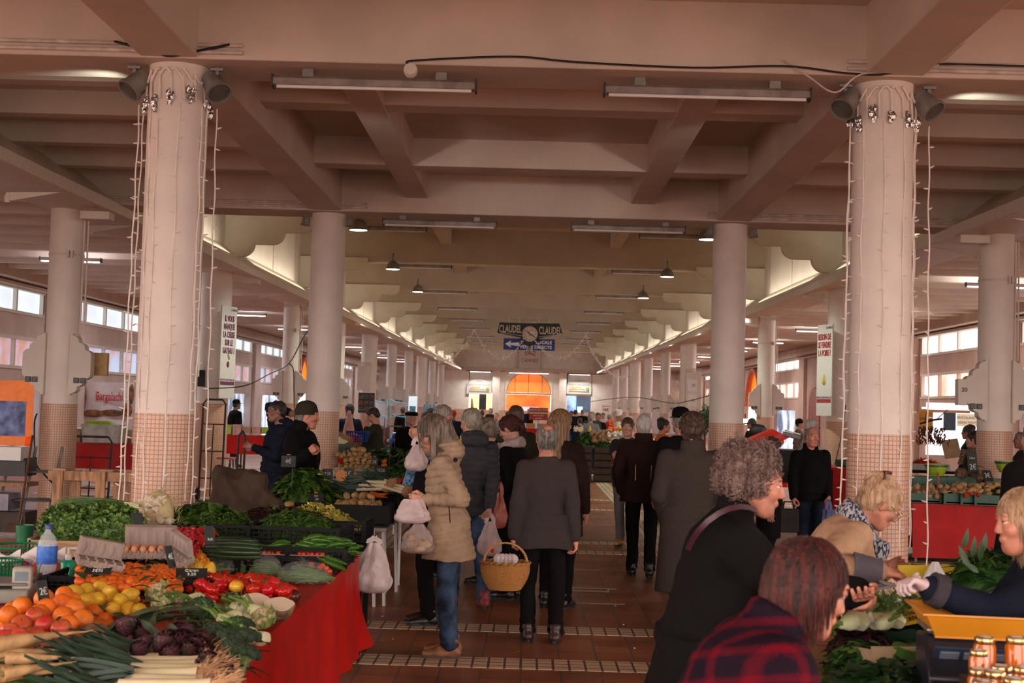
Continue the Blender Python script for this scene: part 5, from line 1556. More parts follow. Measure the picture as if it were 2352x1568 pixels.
def single(name, mb, m, label, cat, loc, rot=(0, 0, 0), group=None, smooth=True):
 o=mb.build(name, m, None, smooth)
 o.location=loc;o.rotation_euler=rot
 return tag(o, label, cat, group)
def proto_fruit(name, mb, m, stem=None, sm=None, sname='stem'):
 o=mb.build(name, m)
 o['category']=name.replace('_', ' ')
 if stem:stem.build(sname, sm or STEM, o)
 return o
USED=set()
def put(pr, loc, label, group, rot=None, scale=1.0, cat=None):
 rot=rot if rot is not None else(R.uniform(-.6, .6), R.uniform(-.6, .6), R.uniform(0, 6.28))
 o=pr
 if pr.name in USED:
  o=dup(pr, loc, rot, label, group, scale)
 else:
  USED.add(pr.name)
  o.location=loc;o.rotation_euler=rot;o.scale=(scale, )*3;o['label']=label
  if group:o['group']=group
 if cat:o['category']=cat
 elif 'category' in pr:o['category']=pr['category']
 return o
orange=proto_fruit('orange', MB().ball((0, 0, 0), .043, 20, 14, sc=(1, 1, .95)), M_OR, MB().ball((0, 0, .039), .004, 6, 4), STEM)
mandarin=proto_fruit('mandarin', MB().ball((0, 0, 0), .028, 16, 10, sc=(1, 1, .82), fn=lambda p:1-.08*max(0, p.z)**8), M_MA, MB().ball((0, 0, .022), .0035, 6, 4), STEM)
m=MB();m.leaf((0, 0, .02), (1, .3, .2), (0, 0, 1), .055, .013, .3)
mandarinl=proto_fruit('mandarin', MB().ball((0, 0, 0), .028, 16, 10, sc=(1, 1, .82)), M_MA, m, GRN['dark'], 'leaf')
lemon=proto_fruit('lemon', MB().ball((0, 0, 0), .034, 18, 14, sc=(1, 1, 1.25), fn=lambda p:1+.16*max(0, abs(p.z)-.86)/.14), M_LE)
apple=proto_fruit('apple', MB().ball((0, 0, 0), .039, 20, 16, sc=(1, 1, .9), fn=lambda p:1-.20*max(0, abs(p.z)-.72)/.28*(1 if p.z>0 else.7)), M_AP, MB().tube([(0, 0, .022), (.004, 0, .042)], .0018, 5), mat('stem_brown', (.08, .04, .02), .7))
m=MB()
for k in range(5):m.leaf((0, 0, .026), (math.cos(k*1.257), math.sin(k*1.257), .15), (0, 0, 1), .018, .004, .5, n=3)
m.tube([(0, 0, .024), (.002, 0, .036)], .002, 5)
tomato=proto_fruit('tomato', MB().ball((0, 0, 0), .040, 30, 14, sc=(1, 1, .76), fn=lambda p:(1-.12*abs(math.sin(math.atan2(p.y, p.x)*4.5))*(1-abs(p.z)*.3))*(1-.12*max(0, p.z)**6)), M_TO, m, STEM, 'calyx')
cherry=proto_fruit('cherry_tomato', MB().ball((0, 0, 0), .0135, 12, 8), M_CH)
potato=proto_fruit('potato', MB().ball((0, 0, 0), .034, 14, 10, sc=(1.35, 1, .85), fn=lambda p:1+.06*math.sin(p.x*4+1)*math.sin(p.y*5)), M_PO)
onion=proto_fruit('onion', MB().lathe([(.004, -.030), (.022, -.026), (.034, -.010), (.036, .006), (.026, .024), (.010, .034), (.004, .048)], 16), M_ON)
garlic=proto_fruit('garlic_bulb', MB().lathe([(.008, -.018), (.020, -.016), (.027, -.004), (.022, .010), (.008, .022), (.005, .05)], 14, fn=lambda a, z:1+.07*math.cos(a*6)), M_GA)
egg=proto_fruit('egg', MB().ball((0, 0, 0), .021, 14, 10, sc=(1, 1, 1.28), fn=lambda p:1-.08*p.z), M_EG)
radish=proto_fruit('radish', MB().lathe([(.001, -.03), (.004, -.018), (.013, -.008), (.0145, .002), (.008, .012), (.003, .015)], 10), M_RA)
cucumber=proto_fruit('cucumber', MB().tube([(-.16+.32*i/8, 0, .006*math.sin(i/8*PI))for i in range(9)], lambda t:.022*math.sin(max(.12, min(.88, t))*PI)**.3*(1 if.05<t<.95 else.55), 12), M_CU)
carrot=proto_fruit('carrot', MB().tube([(-.09+.18*i/6, 0, 0)for i in range(7)], lambda t:.016*(1-t)**.7+.002, 10), M_CAR)
pepper=proto_fruit('green_pepper', MB().tube([(-.07+.14*i/7, .02*math.sin(i/7*2.5), 0)for i in range(8)], lambda t:.017*math.sin(PI*(t*.8+.15))**.6, 10), M_PEP, MB().tube([(-.07, 0, 0), (-.09, 0, .012)], .004, 5), STEM)
ypepper=proto_fruit('yellow_pepper', MB().ball((0, 0, 0), .034, 18, 10, sc=(1, 1, .95), fn=lambda p:1-.13*abs(math.sin(math.atan2(p.y, p.x)*2))-.1*max(0, p.z)**4), fm('yellow_pepper_skin', (.85, .27, .012), rough=.2), MB().tube([(0, 0, .026), (.004, 0, .045)], .004, 6), STEM)
def parsnip_mb(L, r, bend):
 m=MB()
 m.tube([(L*i/9, bend*math.sin(i/9*PI*.7), -.006*i/9)for i in range(10)], lambda t:r*(1-t)**1.15*(1+.05*math.sin(t*40))+.003, 12)
 m.tube([(L*.97, bend*.82, -.006), (L*1.06, bend*.7, -.008), (L*1.16, bend*.45, -.006)], .0034, 5, r2=.0008)
 return m
parsnip=proto_fruit('parsnip', parsnip_mb(.23, .026, .02), M_PA, MB().lathe([(.016, -.004), (.018, .0), (.010, .008)], 10).ball((-.002, 0, 0), .012, 8, 6), mat('crown_brown', (.22, .15, .06), .8), 'crown')
lk=MB().tube([(.0+.28*i/8, 0, 0)for i in range(9)], lambda t:.0185-.003*t+(.003 if t<.1 else 0), 12)
leek=lk.build('leek', M_LK);leek['category']='leek'
m=MB()
for k in range(14):
 sg=-1 if k%2 else 1
 a=sg*(.03+.04*(k//2))+R.uniform(-.03, .03)
 L_=.36-.014*k
 pts=[]
 for i in range(9):
  t_=i/8
  w=.0115*(1-t_**3)+.0015
  c=Vector((.25+L_*t_, a*L_*t_*1.6, .010+.012*(k%3)+.05*t_*math.sin(k*1.7)-.045*t_*t_))
  pts.append((c+Vector((0, w, .006)), c+Vector((0, 0, -.004)), c+Vector((0, -w, .006))))
 vs=[p for tr in pts for p in tr]
 m.add(vs, [(3*i+q, 3*i+q+1, 3*i+q+4, 3*i+q+3)for i in range(8)for q in(0, 1)])
m.build('leaves', mat('leek_leaf', (.035, .075, .045), .5, col2=(.016, .038, .022), scale=6, stretch=(1, 6, 6)), leek)
m=MB()
for k in range(150):
 a, b=R.uniform(0, 6.28), R.uniform(0, 6.28)
 p=Vector((0, .012*math.cos(a), .012*math.sin(a)))
 q=p+Vector((-R.uniform(.02, .10), .05*math.cos(b)*R.random(), .04*math.sin(b)*R.random()))
 m.tube([p, p.lerp(q, .5)+Vector((0, R.uniform(-.01, .01), R.uniform(-.004, .012))), q+Vector((R.uniform(-.02, .02), R.uniform(-.02, .02), -.006))], .0011, 3, cap=False)
m.build('roots', M_ROOT, leek)
ab=MB().ball((0, 0, .03), .030, 12, 8, sc=(1, 1, 1.15))
for row in range(6):
 nb=9-row//2
 for k in range(nb):
  a=2*PI*(k+row*.5)/nb
  ph=-.75+row*.38
  d=Vector((math.cos(a), math.sin(a), 0))
  base=d*.028*math.cos(ph*.8)+Vector((0, 0, .012+row*.007))
  dirv=d*(.75-row*.13)+Vector((0, 0, .55+row*.12))
  ab.leaf(base, dirv, -d, .044, .023, -.60, n=4, fold=-.30)
artichoke=ab.build('artichoke', M_ART);artichoke['category']='artichoke'
m=MB();m.tube([(0, 0, .0), (.01, 0, -.07), (.0, .01, -.12)], .009, 8)
m.build('stalk', GRN['grey'], artichoke)
m=MB()
for k in range(4):
 a=k*1.7
 m.leaf((0, 0, -.02), (math.cos(a), math.sin(a), -.1), (0, 0, 1), .12, .017, .45, n=8, wave=.5)
m.build('leaf', GRN['grey'], artichoke)
bk=MB()
for k in range(26):
 a, r_=k*2.4, .048*math.sqrt((k+.5)/26)
 bk.ball((r_*math.cos(a), r_*math.sin(a), .045+.022*(1-(r_/.05)**2)), .0165, 10, 7, fn=lambda p:1+.10*math.sin(p.x*17)*math.sin(p.y*17+1)*math.cos(p.z*14))
broccoli=bk.build('broccoli', M_BR);broccoli['category']='broccoli'
m=MB().tube([(0, 0, .045), (0, 0, -.05)], .018, 10, r2=.015)
for k in range(5):m.tube([(0, 0, 0), (.035*math.cos(k*1.26), .035*math.sin(k*1.26), .045)], .008, 6)
m.build('stalk', mat('stalk_green', (.14, .20, .06), .6), broccoli)
m=MB()
for k in range(3):m.leaf((0, 0, -.01), (math.cos(k*2.1), math.sin(k*2.1), .3), (0, 0, 1), .11, .026, .3, n=5, wave=.2)
m.build('leaf', GRN['blue'], broccoli)
cf=MB()
for k in range(34):
 a, r_=k*2.4, .058*math.sqrt((k+.5)/34)
 cf.ball((r_*math.cos(a), r_*math.sin(a), .04+.030*(1-(r_/.06)**2)), .0155, 9, 6, fn=lambda p:1+.09*math.sin(p.x*15)*math.sin(p.y*15))
cauli=cf.build('cauliflower', M_CA);cauli['category']='cauliflower'
m=MB()
for k in range(9):
 a=k*.7
 d=Vector((math.cos(a), math.sin(a), 0))
 m.leaf(d*.03+Vector((0, 0, -.005)), d*.6+Vector((0, 0, .8)), -d, .09, .034, -.35, n=5, fold=-.3, wave=.12)
m.build('leaf', mat('cauli_leaf', (.30, .40, .12), .5, col2=(.14, .24, .05), scale=20), cauli)
fe=MB().lathe([(.012, -.034), (.034, -.028), (.044, -.006), (.040, .016), (.026, .036), (.018, .05)], 20, sx=1.15, sy=.8, fn=lambda a, z:1+.05*math.cos(a*5))
fennel=fe.build('fennel', M_FE);fennel['category']='fennel'
m=MB()
for k, (a, b)in enumerate(((-.02, -.3), (.0, .1), (.02, .45))):
 m.tube([(a, 0, .035), (a+b*.05, .01*k, .08), (a+b*.14, .01*k, .13)], .009, 8, r2=.006)
m.build('stalk', GRN['light'], fennel)
m=MB()
for k in range(60):
 p=Vector((R.uniform(-.02, .05), R.uniform(-.02, .03), R.uniform(.08, .13)))
 m.tube([p, p+Vector((R.uniform(-.03, .04), R.uniform(-.03, .03), R.uniform(-.01, .04)))], .0012, 3, cap=False)
m.build('fronds', GRN['mid'], fennel)
wonion=proto_fruit('white_bulb', MB().lathe([(.003, -.03), (.020, -.026), (.036, -.008), (.035, .010), (.018, .026), (.008, .04)], 16), mat('bulb_white', (.84, .78, .66), .3, var=.06))
for p_ in(orange, mandarin, mandarinl, lemon, apple, tomato, cherry, potato, onion, garlic, egg, radish, cucumber, carrot, pepper, ypepper, parsnip, leek, artichoke, broccoli, cauli, fennel, wonion):
 KIDS[p_.name]=list(p_.children)
PROTOS=[orange, mandarin, mandarinl, lemon, apple, tomato, cherry, potato, onion, garlic, egg, radish, cucumber, carrot, pepper, ypepper, parsnip, leek, artichoke, broccoli, cauli, fennel, wonion]
def crate(c, size, label, m=CRB, rz=0.0, name='crate', slats=True, group=None, tilt=0.0):
 """slotted plastic crate standing with its base centre at c"""
 w, d, h=size
 o=MB()
 t_=.008
 def side(L, M):
  o.T=M
  o.box((0, 0, h-.012), (L, t_*1.8, .024));o.box((0, 0, .014), (L, t_, .028))
  if slats:
   n_=max(3, int(L/.035))
   for i in range(n_+1):
    x=-L/2+L*i/n_
    o.box((x, 0, h/2), (.006 if i%4 else.016, t_, h-.03))
   o.box((0, 0, h*.5), (L, t_*.8, .008));o.box((0, 0, h*.3), (L, t_*.8, .006));o.box((0, 0, h*.7), (L, t_*.8, .006))
  else:
   o.box((0, 0, h/2), (L, t_, h-.02))
   for i in(-1, 0, 1):o.box((i*L*.32, t_*.8, h*.5), (.02, t_, h))
 side(w, Matrix.Translation((0, -d/2, 0)));side(w, Matrix.Translation((0, d/2, 0)))
 side(d, Matrix.Translation((-w/2, 0, 0))@Matrix.Rotation(PI/2, 4, 'Z'));side(d, Matrix.Translation((w/2, 0, 0))@Matrix.Rotation(PI/2, 4, 'Z'))
 o.T=None
 o.box((0, 0, .006), (w, d, .008))
 for sx in(-1, 1):
  for sy in(-1, 1):o.box((sx*w/2, sy*d/2, h/2), (.03, .03, h))
 return single(name, o, m, label, 'crate', c, (tilt, 0, rz), group, smooth=False)
def heap(pr, c, w, d, r, layers, label, group, z0, fill=.92, jit=.25, rz=0.0, rot=None, sc=(.9, 1.1), dome=0.0, squash=.8):
 """fruit heaped on a w x d patch round c"""
 prs=pr if isinstance(pr, (list, tuple))else[pr]
 out=[]
 for l in range(layers):
  ww, dd=w-2*r*l*1.3, d-2*r*l*1.3
  if ww<r or dd<r:break
  nx, ny=max(1, int(ww/(2*r)/fill)), max(1, int(dd/(2*r)/fill))
  for i in range(nx):
   for j in range(ny):
    x=(-ww/2+ww*(i+.5)/nx)+R.uniform(-jit, jit)*r
    y=(-dd/2+dd*(j+.5)/ny)+R.uniform(-jit, jit)*r
    z=z0+r*squash+l*r*1.5+dome*(1-(2*x/w)**2)*(1-(2*y/d)**2)
    ca, sa=math.cos(rz), math.sin(rz)
    out.append(put(R.choice(prs), (c[0]+x*ca-y*sa, c[1]+x*sa+y*ca, z), label, group, rot()if rot else None, R.uniform(*sc)))
 return out
def leafheap(name, c, w, d, h, n, L, W, mats, label, cat='greens', kind='stuff', rz=0.0, z0=0.0, up=.5, wave=.1, nn=5, fold=.25, curl=.5, stems=False, seed=None, dirx=None, base=True):
 """loose leaves heaped in a low dome"""
 m=MB()
 if base:
  m.ball((0, 0, 0), 1, 16, 8, sc=(w*.44, d*.44, h*.72))
 for i in range(n):
  a=R.uniform(0, 2*PI);q=math.sqrt(R.random())
  x, y=w/2*q*math.cos(a), d/2*q*math.sin(a)
  z=h*(1-q**2.2)*R.uniform(.75, 1.05)
  a2=a+R.uniform(-1.4, 1.4)
  dv=Vector((math.cos(a2), math.sin(a2), R.uniform(-.2, up)))
  if dirx:dv=Vector(dirx)+dv*.45
  m.mi=R.randrange(len(mats))if len(mats)>1 else 0
  b_=Vector((x, y, z))-dv.normalized()*L*.4
  m.leaf(b_, dv, (R.uniform(-.4, .4), R.uniform(-.4, .4), 1), L*R.uniform(.7, 1.2), W*R.uniform(.7, 1.2), curl*R.uniform(.2, 1.3), n=nn, fold=fold, wave=wave)
  if stems and i%3==0:
   m.tube([b_, b_-dv*L*.5-Vector((0, 0, .03))], .002, 3, cap=False)
 o=m.build(name, mats)
 o.location=(c[0], c[1], z0);o.rotation_euler=(0, 0, rz)
 return tag(o, label, cat, None, kind)
def price_tag(c, rz, label, txt=('2€', ), size=(.12, .09), m=None, tilt=-.25, ink=None, blob=None):
 t=thing('price_tag', label, 'price tag', c, rz)
 t.rotation_euler=(tilt, 0, rz)
 MB().box((0, 0, size[1]/2), (size[0], .004, size[1])).build('slate', m or mat('slate_black', (.022, .028, .026), .6, var=.2), t)
 for i, s_ in enumerate(txt):
  lettering('writing', s_, min(size[1]*.95/(len(txt)+.6), size[0]/(len(s_)*.52+.3)), ink or mat('chalk', (.62, .62, .60), .8, var=.02), t, (0, -.004, size[1]*(1-(i+.75)/(len(txt)+.5))), sx=.8)
 if tilt>-.9:MB().box((size[0]*.3, .004, -.09), (.006, .003, .22)).build('stake', DARK, t)
 if blob:MB().lathe([(.018, -.003), (.018, .003)], 14, c=(0, 0, size[1]+.01)).build('clip', blob, t)
 return t
 # ================================================================== FRONT LEFT STALL
TZ=.78
XE=-1.11
t=thing('stall_table', 'long trestle table under the red oilcloth, front left stall', 'table', (-2.6, 7.0, 0))
MB().bb(-1.45, 1.47, -2.5, 2.6, TZ-.035, TZ-.006).build('table_top', WOOD, t)
for x in(-1.3, 1.3):
 for y in(-2.2, 0, 2.3):
  MB().box((x, y, TZ/2-.02), (.05, .05, TZ-.04)).build('leg', GREY, t)
m=MB()
def skirt(u, v):
 y=4.4+4.72*u
 f=.018*math.sin(y*9)+.012*math.sin(y*21+1)
 flare=.035*v*v+.07*max(0, (u-.86)/.14)**2*v**3
 z=TZ-(TZ-.10)*v-.06*v*math.sin(u*5)
 if v<.02:f=0
 return(XE+.004+f*min(1, v*2.5)+flare, y+(.22*max(0, (u-.8)/.2)*v*v), z)
m.grid(skirt, 90, 18)
m.grid(lambda u, v:(-4.2+(XE+4.204)*u, 4.4+4.72*v, TZ+.004*math.sin(u*30)*math.sin(v*40)*(1 if.02<u<.98 else 0)), 30, 40)
m.grid(lambda u, v:(XE-3.0*u, 9.12+.02*math.sin(u*40)*v, TZ-.62*v), 60, 8)
tag(m.build('tablecloth', RED), 'shiny red oilcloth over the front left stall hanging to the floor', 'tablecloth')
def P2(px, py, z=.82):
 q=on(px, py, z);return q
def fruits(pr, pts, z, label, group, rot=None, sc=(.92, 1.08)):
 for px, py in pts:
  q=on(px, py, z(px, py)if callable(z)else z)
  put(pr if not isinstance(pr, (list, tuple))else R.choice(pr), q, label, group, rot()if rot else None, R.uniform(*sc))
OR=[(51, 1391), (101, 1374), (106, 1396), (19, 1412), (91, 1411), (143, 1386), (148, 1366), (166, 1379), (172, 1396), (146, 1416), (158, 1433), (191, 1423), (60, 1420), (30, 1385), (120, 1378), (130, 1400), (78, 1395), (172, 1412)]
g_='oranges on the front left stall'
fruits(orange, [(x, y+14)for x, y in OR], .845, 'large orange heaped behind the red apples', g_)
fruits(orange, [(x, y)for x, y in OR[:12]], .885, 'large orange heaped behind the red apples', g_)
fruits(orange, [(209, 1437), (218, 1405), (240, 1424), (262, 1398), (205, 1398), (228, 1440), (250, 1440), (187, 1440)], .82, 'orange lying beside the dark leaf in front of the lemons', 'oranges by the lemons', sc=(.8, .95))
AP=[(50, 1434), (102, 1435), (80, 1412), (140, 1442), (22, 1446), (80, 1458), (45, 1462), (10, 1462), (110, 1465), (150, 1462), (70, 1478), (25, 1478), (165, 1466), (118, 1480)]
fruits(apple, [(x, y+6)for x, y in AP], .86, 'red and yellow apple between the oranges and the parsnips', 'apples')
fruits(apple, AP[:8], .90, 'red and yellow apple between the oranges and the parsnips', 'apples')
LM=[(172, 1360), (200, 1355), (232, 1350), (252, 1360), (195, 1378), (226, 1376), (278, 1378), (298, 1366), (212, 1370), (245, 1372), (262, 1392), (296, 1392), (320, 1396), (186, 1366)]
fruits(lemon, [(x, y+6)for x, y in LM], .825, 'yellow lemon piled between oranges and mandarins', 'lemons', rot=lambda:(R.uniform(1, 2), R.uniform(-.5, .5), R.uniform(0, 6)), sc=(.95, 1.15))
fruits(lemon, LM[:8], .86, 'yellow lemon piled between oranges and mandarins', 'lemons', rot=lambda:(R.uniform(1, 2), R.uniform(-.5, .5), R.uniform(0, 6)), sc=(.95, 1.15))
MAN=[(180+i*15+(j%2)*7+R.uniform(-4, 4), 1306+j*9+R.uniform(-3, 3)-3*math.sin(i/15*PI))for j in range(6)for i in range(16)if not(j>3 and i<4)]
fruits([mandarin, mandarin, mandarinl], MAN, lambda x, y:.855+(1350-y)*.0005, 'small mandarin with green leaves in the crate below the egg cartons', 'mandarins')
c_=on(300, 1350, .79)
crate((c_.x, c_.y-.0, TZ), (.78, .40, .09), 'black crate holding the mandarins', rz=.02)
m=MB()
for px, py in((195, 1330), (262, 1305), (340, 1310), (360, 1325), (300, 1350), (395, 1330), (415, 1345), (240, 1392), (325, 1385), (60, 1440), (230, 1415), (255, 1408), (160, 1418)):
 o_=MB().leaf((0, 0, 0), (R.uniform(-1, 1), R.uniform(-.6, .6), .15), (0, 0, 1), .10, .026, .4, n=6)
 q=on(px, py, .885)
 single('citrus_leaf', o_, GRN['dark'], 'dark green citrus leaf lying on the oranges, lemons or mandarins', 'leaf', q, (0, 0, R.uniform(0, 6)), 'citrus leaves')
PS=[((30, 1490), .2), ((10, 1505), .5), ((60, 1488), .75), ((20, 1520), -.1), ((70, 1508), .05), ((0, 1540), .1), ((85, 1530), -.2), ((45, 1540), .3), ((100, 1515), -.3), ((-20, 1480), .35), ((55, 1555), .0), ((92, 1548), .45)]
for i, ((px, py), a)in enumerate(PS):
 q=on(px, py+2, .835+.025*(i%3))
 put(parsnip, q+Vector((-.12, 0, 0)), 'pale parsnip in the front corner of the stall beside the leeks', 'parsnips', (R.uniform(-.1, .1), R.uniform(-.15, .05), a), R.uniform(.85, 1.05))
put(parsnip, on(40, 1484, .90)+Vector((-.08, 0, 0)), 'long tapering parsnip on top pointing toward the leeks', None, (0, -.12, .55), 1.3)
for i in range(18):
 py=1500+(i%9)*9
 px=455+R.uniform(-14, 30)+(i%4)*5
 q=on(px, py, .80+.022*(i//6)+.01*(i%3))
 put(leek, q, 'leek lying flat, green leaves toward the parsnips', 'leeks', (R.uniform(0, 6), R.uniform(-.03, .05), PI+R.uniform(-.10, .05)+(.03 if i%2 else 0)), R.uniform(.92, 1.1))
ARX=[((338, 1450), 1.0), ((400, 1452), 1.0), ((420, 1470), 1.15), ((385, 1485), .9), ((350, 1478), .85), ((445, 1458), 1.05), ((375, 1462), 1.0), ((470, 1500), .9), ((310, 1440), 1.0), ((430, 1496), .95), ((490, 1475), .95), ((470, 1522), .9), ((400, 1500), .9), ((500, 1545), .9), ((330, 1490), .8), ((452, 1484), 1.0)]
for(px, py), s_ in ARX:
 put(artichoke, on(px, py+8, .84), 'purple artichoke with grey green leaves behind the leeks', 'artichokes', (R.uniform(.7, 1.7), R.uniform(-.6, .6), R.uniform(-1.2, 1.2)), s_)
leafheap('artichoke_leaves', on(420, 1500, TZ), .42, .42, .07, 46, .17, .03, [GRN['grey'], GRN['blue']], 'grey green artichoke leaves under and around the artichokes', z0=TZ, wave=.25, nn=7)
for i, (px, py, s_)in enumerate(((268, 1420, 1.25), (300, 1424, 1.0))):
 pass
o_=MB()
for k in range(11):
 o_.leaf((-.02+.012*k, (k-5)*.012, 0), (.35+.1*(k%4), R.uniform(-.2, .2), 1.0), (1, 0, .2), R.uniform(.22, .27), .020, -1.05, n=10, fold=.5, wave=.5)
single('artichoke_leaf_bundle', o_, GRN['grey'], 'arched bundle of grey green artichoke stalks left of the artichokes', 'greens', on(240, 1462, .80), (0, 0, .2))
single('celeriac', MB().ball((0, 0, 0), .065, 20, 14, sc=(1, 1, .85), fn=lambda p:1+.08*math.sin(p.x*9)*math.sin(p.y*8+p.z*7)), M_CEL, 'knobbly brown celeriac root between apples and artichokes', 'celeriac', on(215, 1462, .84), (0, 0, 1))
for px, py, s_, a in((462, 1406, 1.0, 0), (436, 1416, .85, 1), (476, 1426, .9, 2)):
 put(broccoli, on(px, py+8, .83), 'dark green broccoli head between artichokes and cauliflowers, rear group', 'rear broccoli', (R.uniform(-.2, .4), 0, a), s_*1.05)
for px, py, s_, a in((545, 1460, 1.1, 0), (520, 1490, 1.1, 1), (560, 1490, 1.1, 3), (535, 1512, 1.0, 2), (505, 1465, .95, 4), (560, 1520, .9, 2)):
 put(broccoli, on(px, py+8, .83), 'dark green broccoli head near the front edge of the red cloth', 'front broccoli', (R.uniform(0, .5), R.uniform(0, .4), a), s_*1.05)
CAU=[((370, 1368), 1.0, 'small cauliflower in pale leaves beside the lemons'), ((375, 1398), .85, 'cream cauliflower head behind the left artichokes'), ((607, 1428), .95, 'cream cauliflower with folded pale leaves near the table edge')]
for(px, py), s_, lab in CAU:
 put(cauli, on(px, py+8, .80), lab, None, (R.uniform(-.2, .2)+.3, 0, R.uniform(0, 6)), s_)
FN=[(515, 1405), (538, 1412), (560, 1420), (545, 1435), (575, 1405), (520, 1425), (500, 1400), (590, 1400), (480, 1388), (572, 1452), (600, 1462), (545, 1392), (430, 1378), (455, 1372), (408, 1380)]
for i, (px, py)in enumerate(FN):
 put(fennel, on(px, py+4, .825+.03*(i%2)), 'white fennel bulb with green stalks between broccoli and celeriac halves', 'fennel bulbs', (R.uniform(1.0, 1.9), R.uniform(-.3, .3), R.uniform(-2.2, -.6)), R.uniform(.8, 1.0))
for px, py, s_, lab in((640, 1387, 1.0, 'right hand half of a cut celeriac, white face up'), (583, 1377, .98, 'left hand half of a cut celeriac, white face up')):
 t=thing('celeriac_half', lab, 'celeriac', on(px, py, .875))
 t.rotation_euler=(.30, .05, 0)
 MB().lathe([(.01, -.075), (.04, -.068), (.066, -.04), (.074, -.012), (.072, 0)], 30, fn=lambda a, z:1+.05*math.sin(a*5+z*30)).build('rind', M_CEL, t)
 MB().lathe([(.070, -.001), (.070, .002)], 30, fn=lambda a, z:1+.05*math.sin(a*5)).build('cut_face', M_CEW, t)
TM=[(450, 1345), (470, 1333), (490, 1340), (505, 1333), (520, 1345), (480, 1355), (500, 1360), (540, 1348), (558, 1355), (575, 1345), (590, 1352), (560, 1335), (580, 1325), (610, 1340), (630, 1348), (650, 1350), (600, 1358), (625, 1358), (645, 1362), (460, 1362), (520, 1362), (485, 1370), (465, 1375), (655, 1365), (440, 1352), (530, 1330), (548, 1325), (602, 1330), (618, 1334), (512, 1322), (470, 1322), (488, 1320), (540, 1362), (668, 1356), (610, 1365)]
fruits(tomato, TM, .82, 'ribbed red tomato heaped behind the celeriac halves', 'tomatoes', sc=(.85, 1.1))
fruits(tomato, [(478, 1325), (500, 1328), (575, 1328), (590, 1334), (560, 1345), (628, 1340), (505, 1345), (460, 1340), (520, 1336), (548, 1340), (604, 1346), (640, 1352), (472, 1346), (488, 1352), (582, 1352), (655, 1356), (616, 1352)], .862, 'ribbed red tomato heaped behind the celeriac halves', 'tomatoes', sc=(.9, 1.1))
ty=MB().ball((0, 0, 0), .038, 24, 12, sc=(1, 1, .8))
single('tomato', ty, fm('tomato_yellow', (.75, .42, .03), rough=.2), 'single yellow tomato on the red tomatoes', 'tomato', on(543, 1346, .87))
for i, (px, py)in enumerate(((672, 1368), (535, 1368))):
 single('tomato', MB().ball((0, 0, 0), .042, 24, 12, sc=(1, 1, .8), fn=lambda p:1-.06*abs(math.sin(math.atan2(p.y, p.x)*4))), mat('tomato_dark', (.09, .025, .012), .25, var=.3, scale=12), ('dark brown red tomato at the right end of the tomatoes', 'dark brown red tomato in front of the yellow one')[i], 'tomato', on(px, py, .81))
FILM=mat('clear_film', (.85, .9, .88), .08, var=.0, trans=.0, alpha=.09, bump=1.0, bscale=34, spec=1.0)
for px, py, w_, lab in((510, 1312, .24, 'clear plastic bag of green beans, left of three'), (612, 1318, .16, 'small clear bag of green beans, middle of three'), (700, 1334, .30, 'large clear bag of green beans by the table edge')):
 q=on(px, py, .79)
 t=thing('bean_bag', lab, 'bag of beans', (q.x, q.y, TZ+.004), .1)
 b=MB()
 for k in range(230 if w_>.2 else 120):
  a, rr=R.uniform(0, 6.28), math.sqrt(R.random())
  c=Vector((rr*w_*.42*math.cos(a), rr*w_*.32*math.sin(a), .01+.085*R.random()*(1-rr*.8)))
  dv=Vector((math.cos(R.uniform(-.5, .5)), math.sin(R.uniform(-.8, .8)), R.uniform(-.25, .25)))*.05
  b.tube([c-dv, c+Vector((0, 0, .004)), c+dv], .0035, 5)
 tag(b.build('green_beans', mat('bean_green', (.13, .24, .085), .5), t), kind='stuff')
 MB().ball((0, 0, .045), 1, 26, 14, sc=(w_*.52, w_*.40, .075), fn=lambda p:1+.05*math.sin(p.x*9+p.y*4)*math.sin(p.z*8+p.x*6)).build('film', FILM, t)
 b=MB()
 for k in range(7):b.leaf((-.01, 0, .10), (R.uniform(-.6, .6), R.uniform(-.4, .4), 1), (1, 0, 0), .05, .014, .4)
 b.build('knot', FILM, t)
def C(px, py, z):
 return on(px, py, z)
q=C(660, 1306, .80)
crate((q.x-.02, q.y+.16, TZ), (.60, .34, .10), 'black slotted crate with punnets of cherry tomatoes')
for k, (dx, lab)in enumerate(((-.13, 'clear punnet of mixed cherry tomatoes, left one'), (.14, 'clear punnet of mixed cherry tomatoes, right one'))):
 cx, cy_=q.x-.02+dx, q.y+.14
 t=thing('punnet', lab, 'punnet', (cx, cy_, TZ+.012))
 MB().bb(-.11, .11, -.08, -.076, 0, .085).bb(-.11, .11, .076, .08, 0, .085).bb(-.11, -.106, -.08, .08, 0, .085).bb(.106, .11, -.08, .08, 0, .085).bb(-.12, .12, -.09, -.08, .083, .087).build('tray', mat('clear_tray', (.75, .55, .58), .1, alpha=.35, var=0), t)
 heap(cherry, (cx, cy_), .20, .14, .0135, 3, 'small cherry tomato, red or orange, in the %s punnet'%('left', 'right')[k], 'cherry tomatoes %d'%k, TZ+.068, sc=(.95, 1.25))
for px, py in((742, 1298), (750, 1305), (757, 1312), (735, 1303), (715, 1296)):
 put(cherry, on(px, py, .86), 'loose cherry tomato at the crate corner near the cloth edge', 'loose cherry tomatoes', scale=1.2)
q=C(470, 1308, .80)
crate((q.x-.05, q.y+.14, TZ), (.50, .34, .09), 'black crate with yellow fruit behind the chalk sign')
fruits(lemon, [(410, 1297), (425, 1295), (438, 1300), (450, 1305), (465, 1308), (480, 1312)], .87, 'yellow fruit in the crate behind the chalk sign', 'yellow fruits', sc=(1, 1.15))
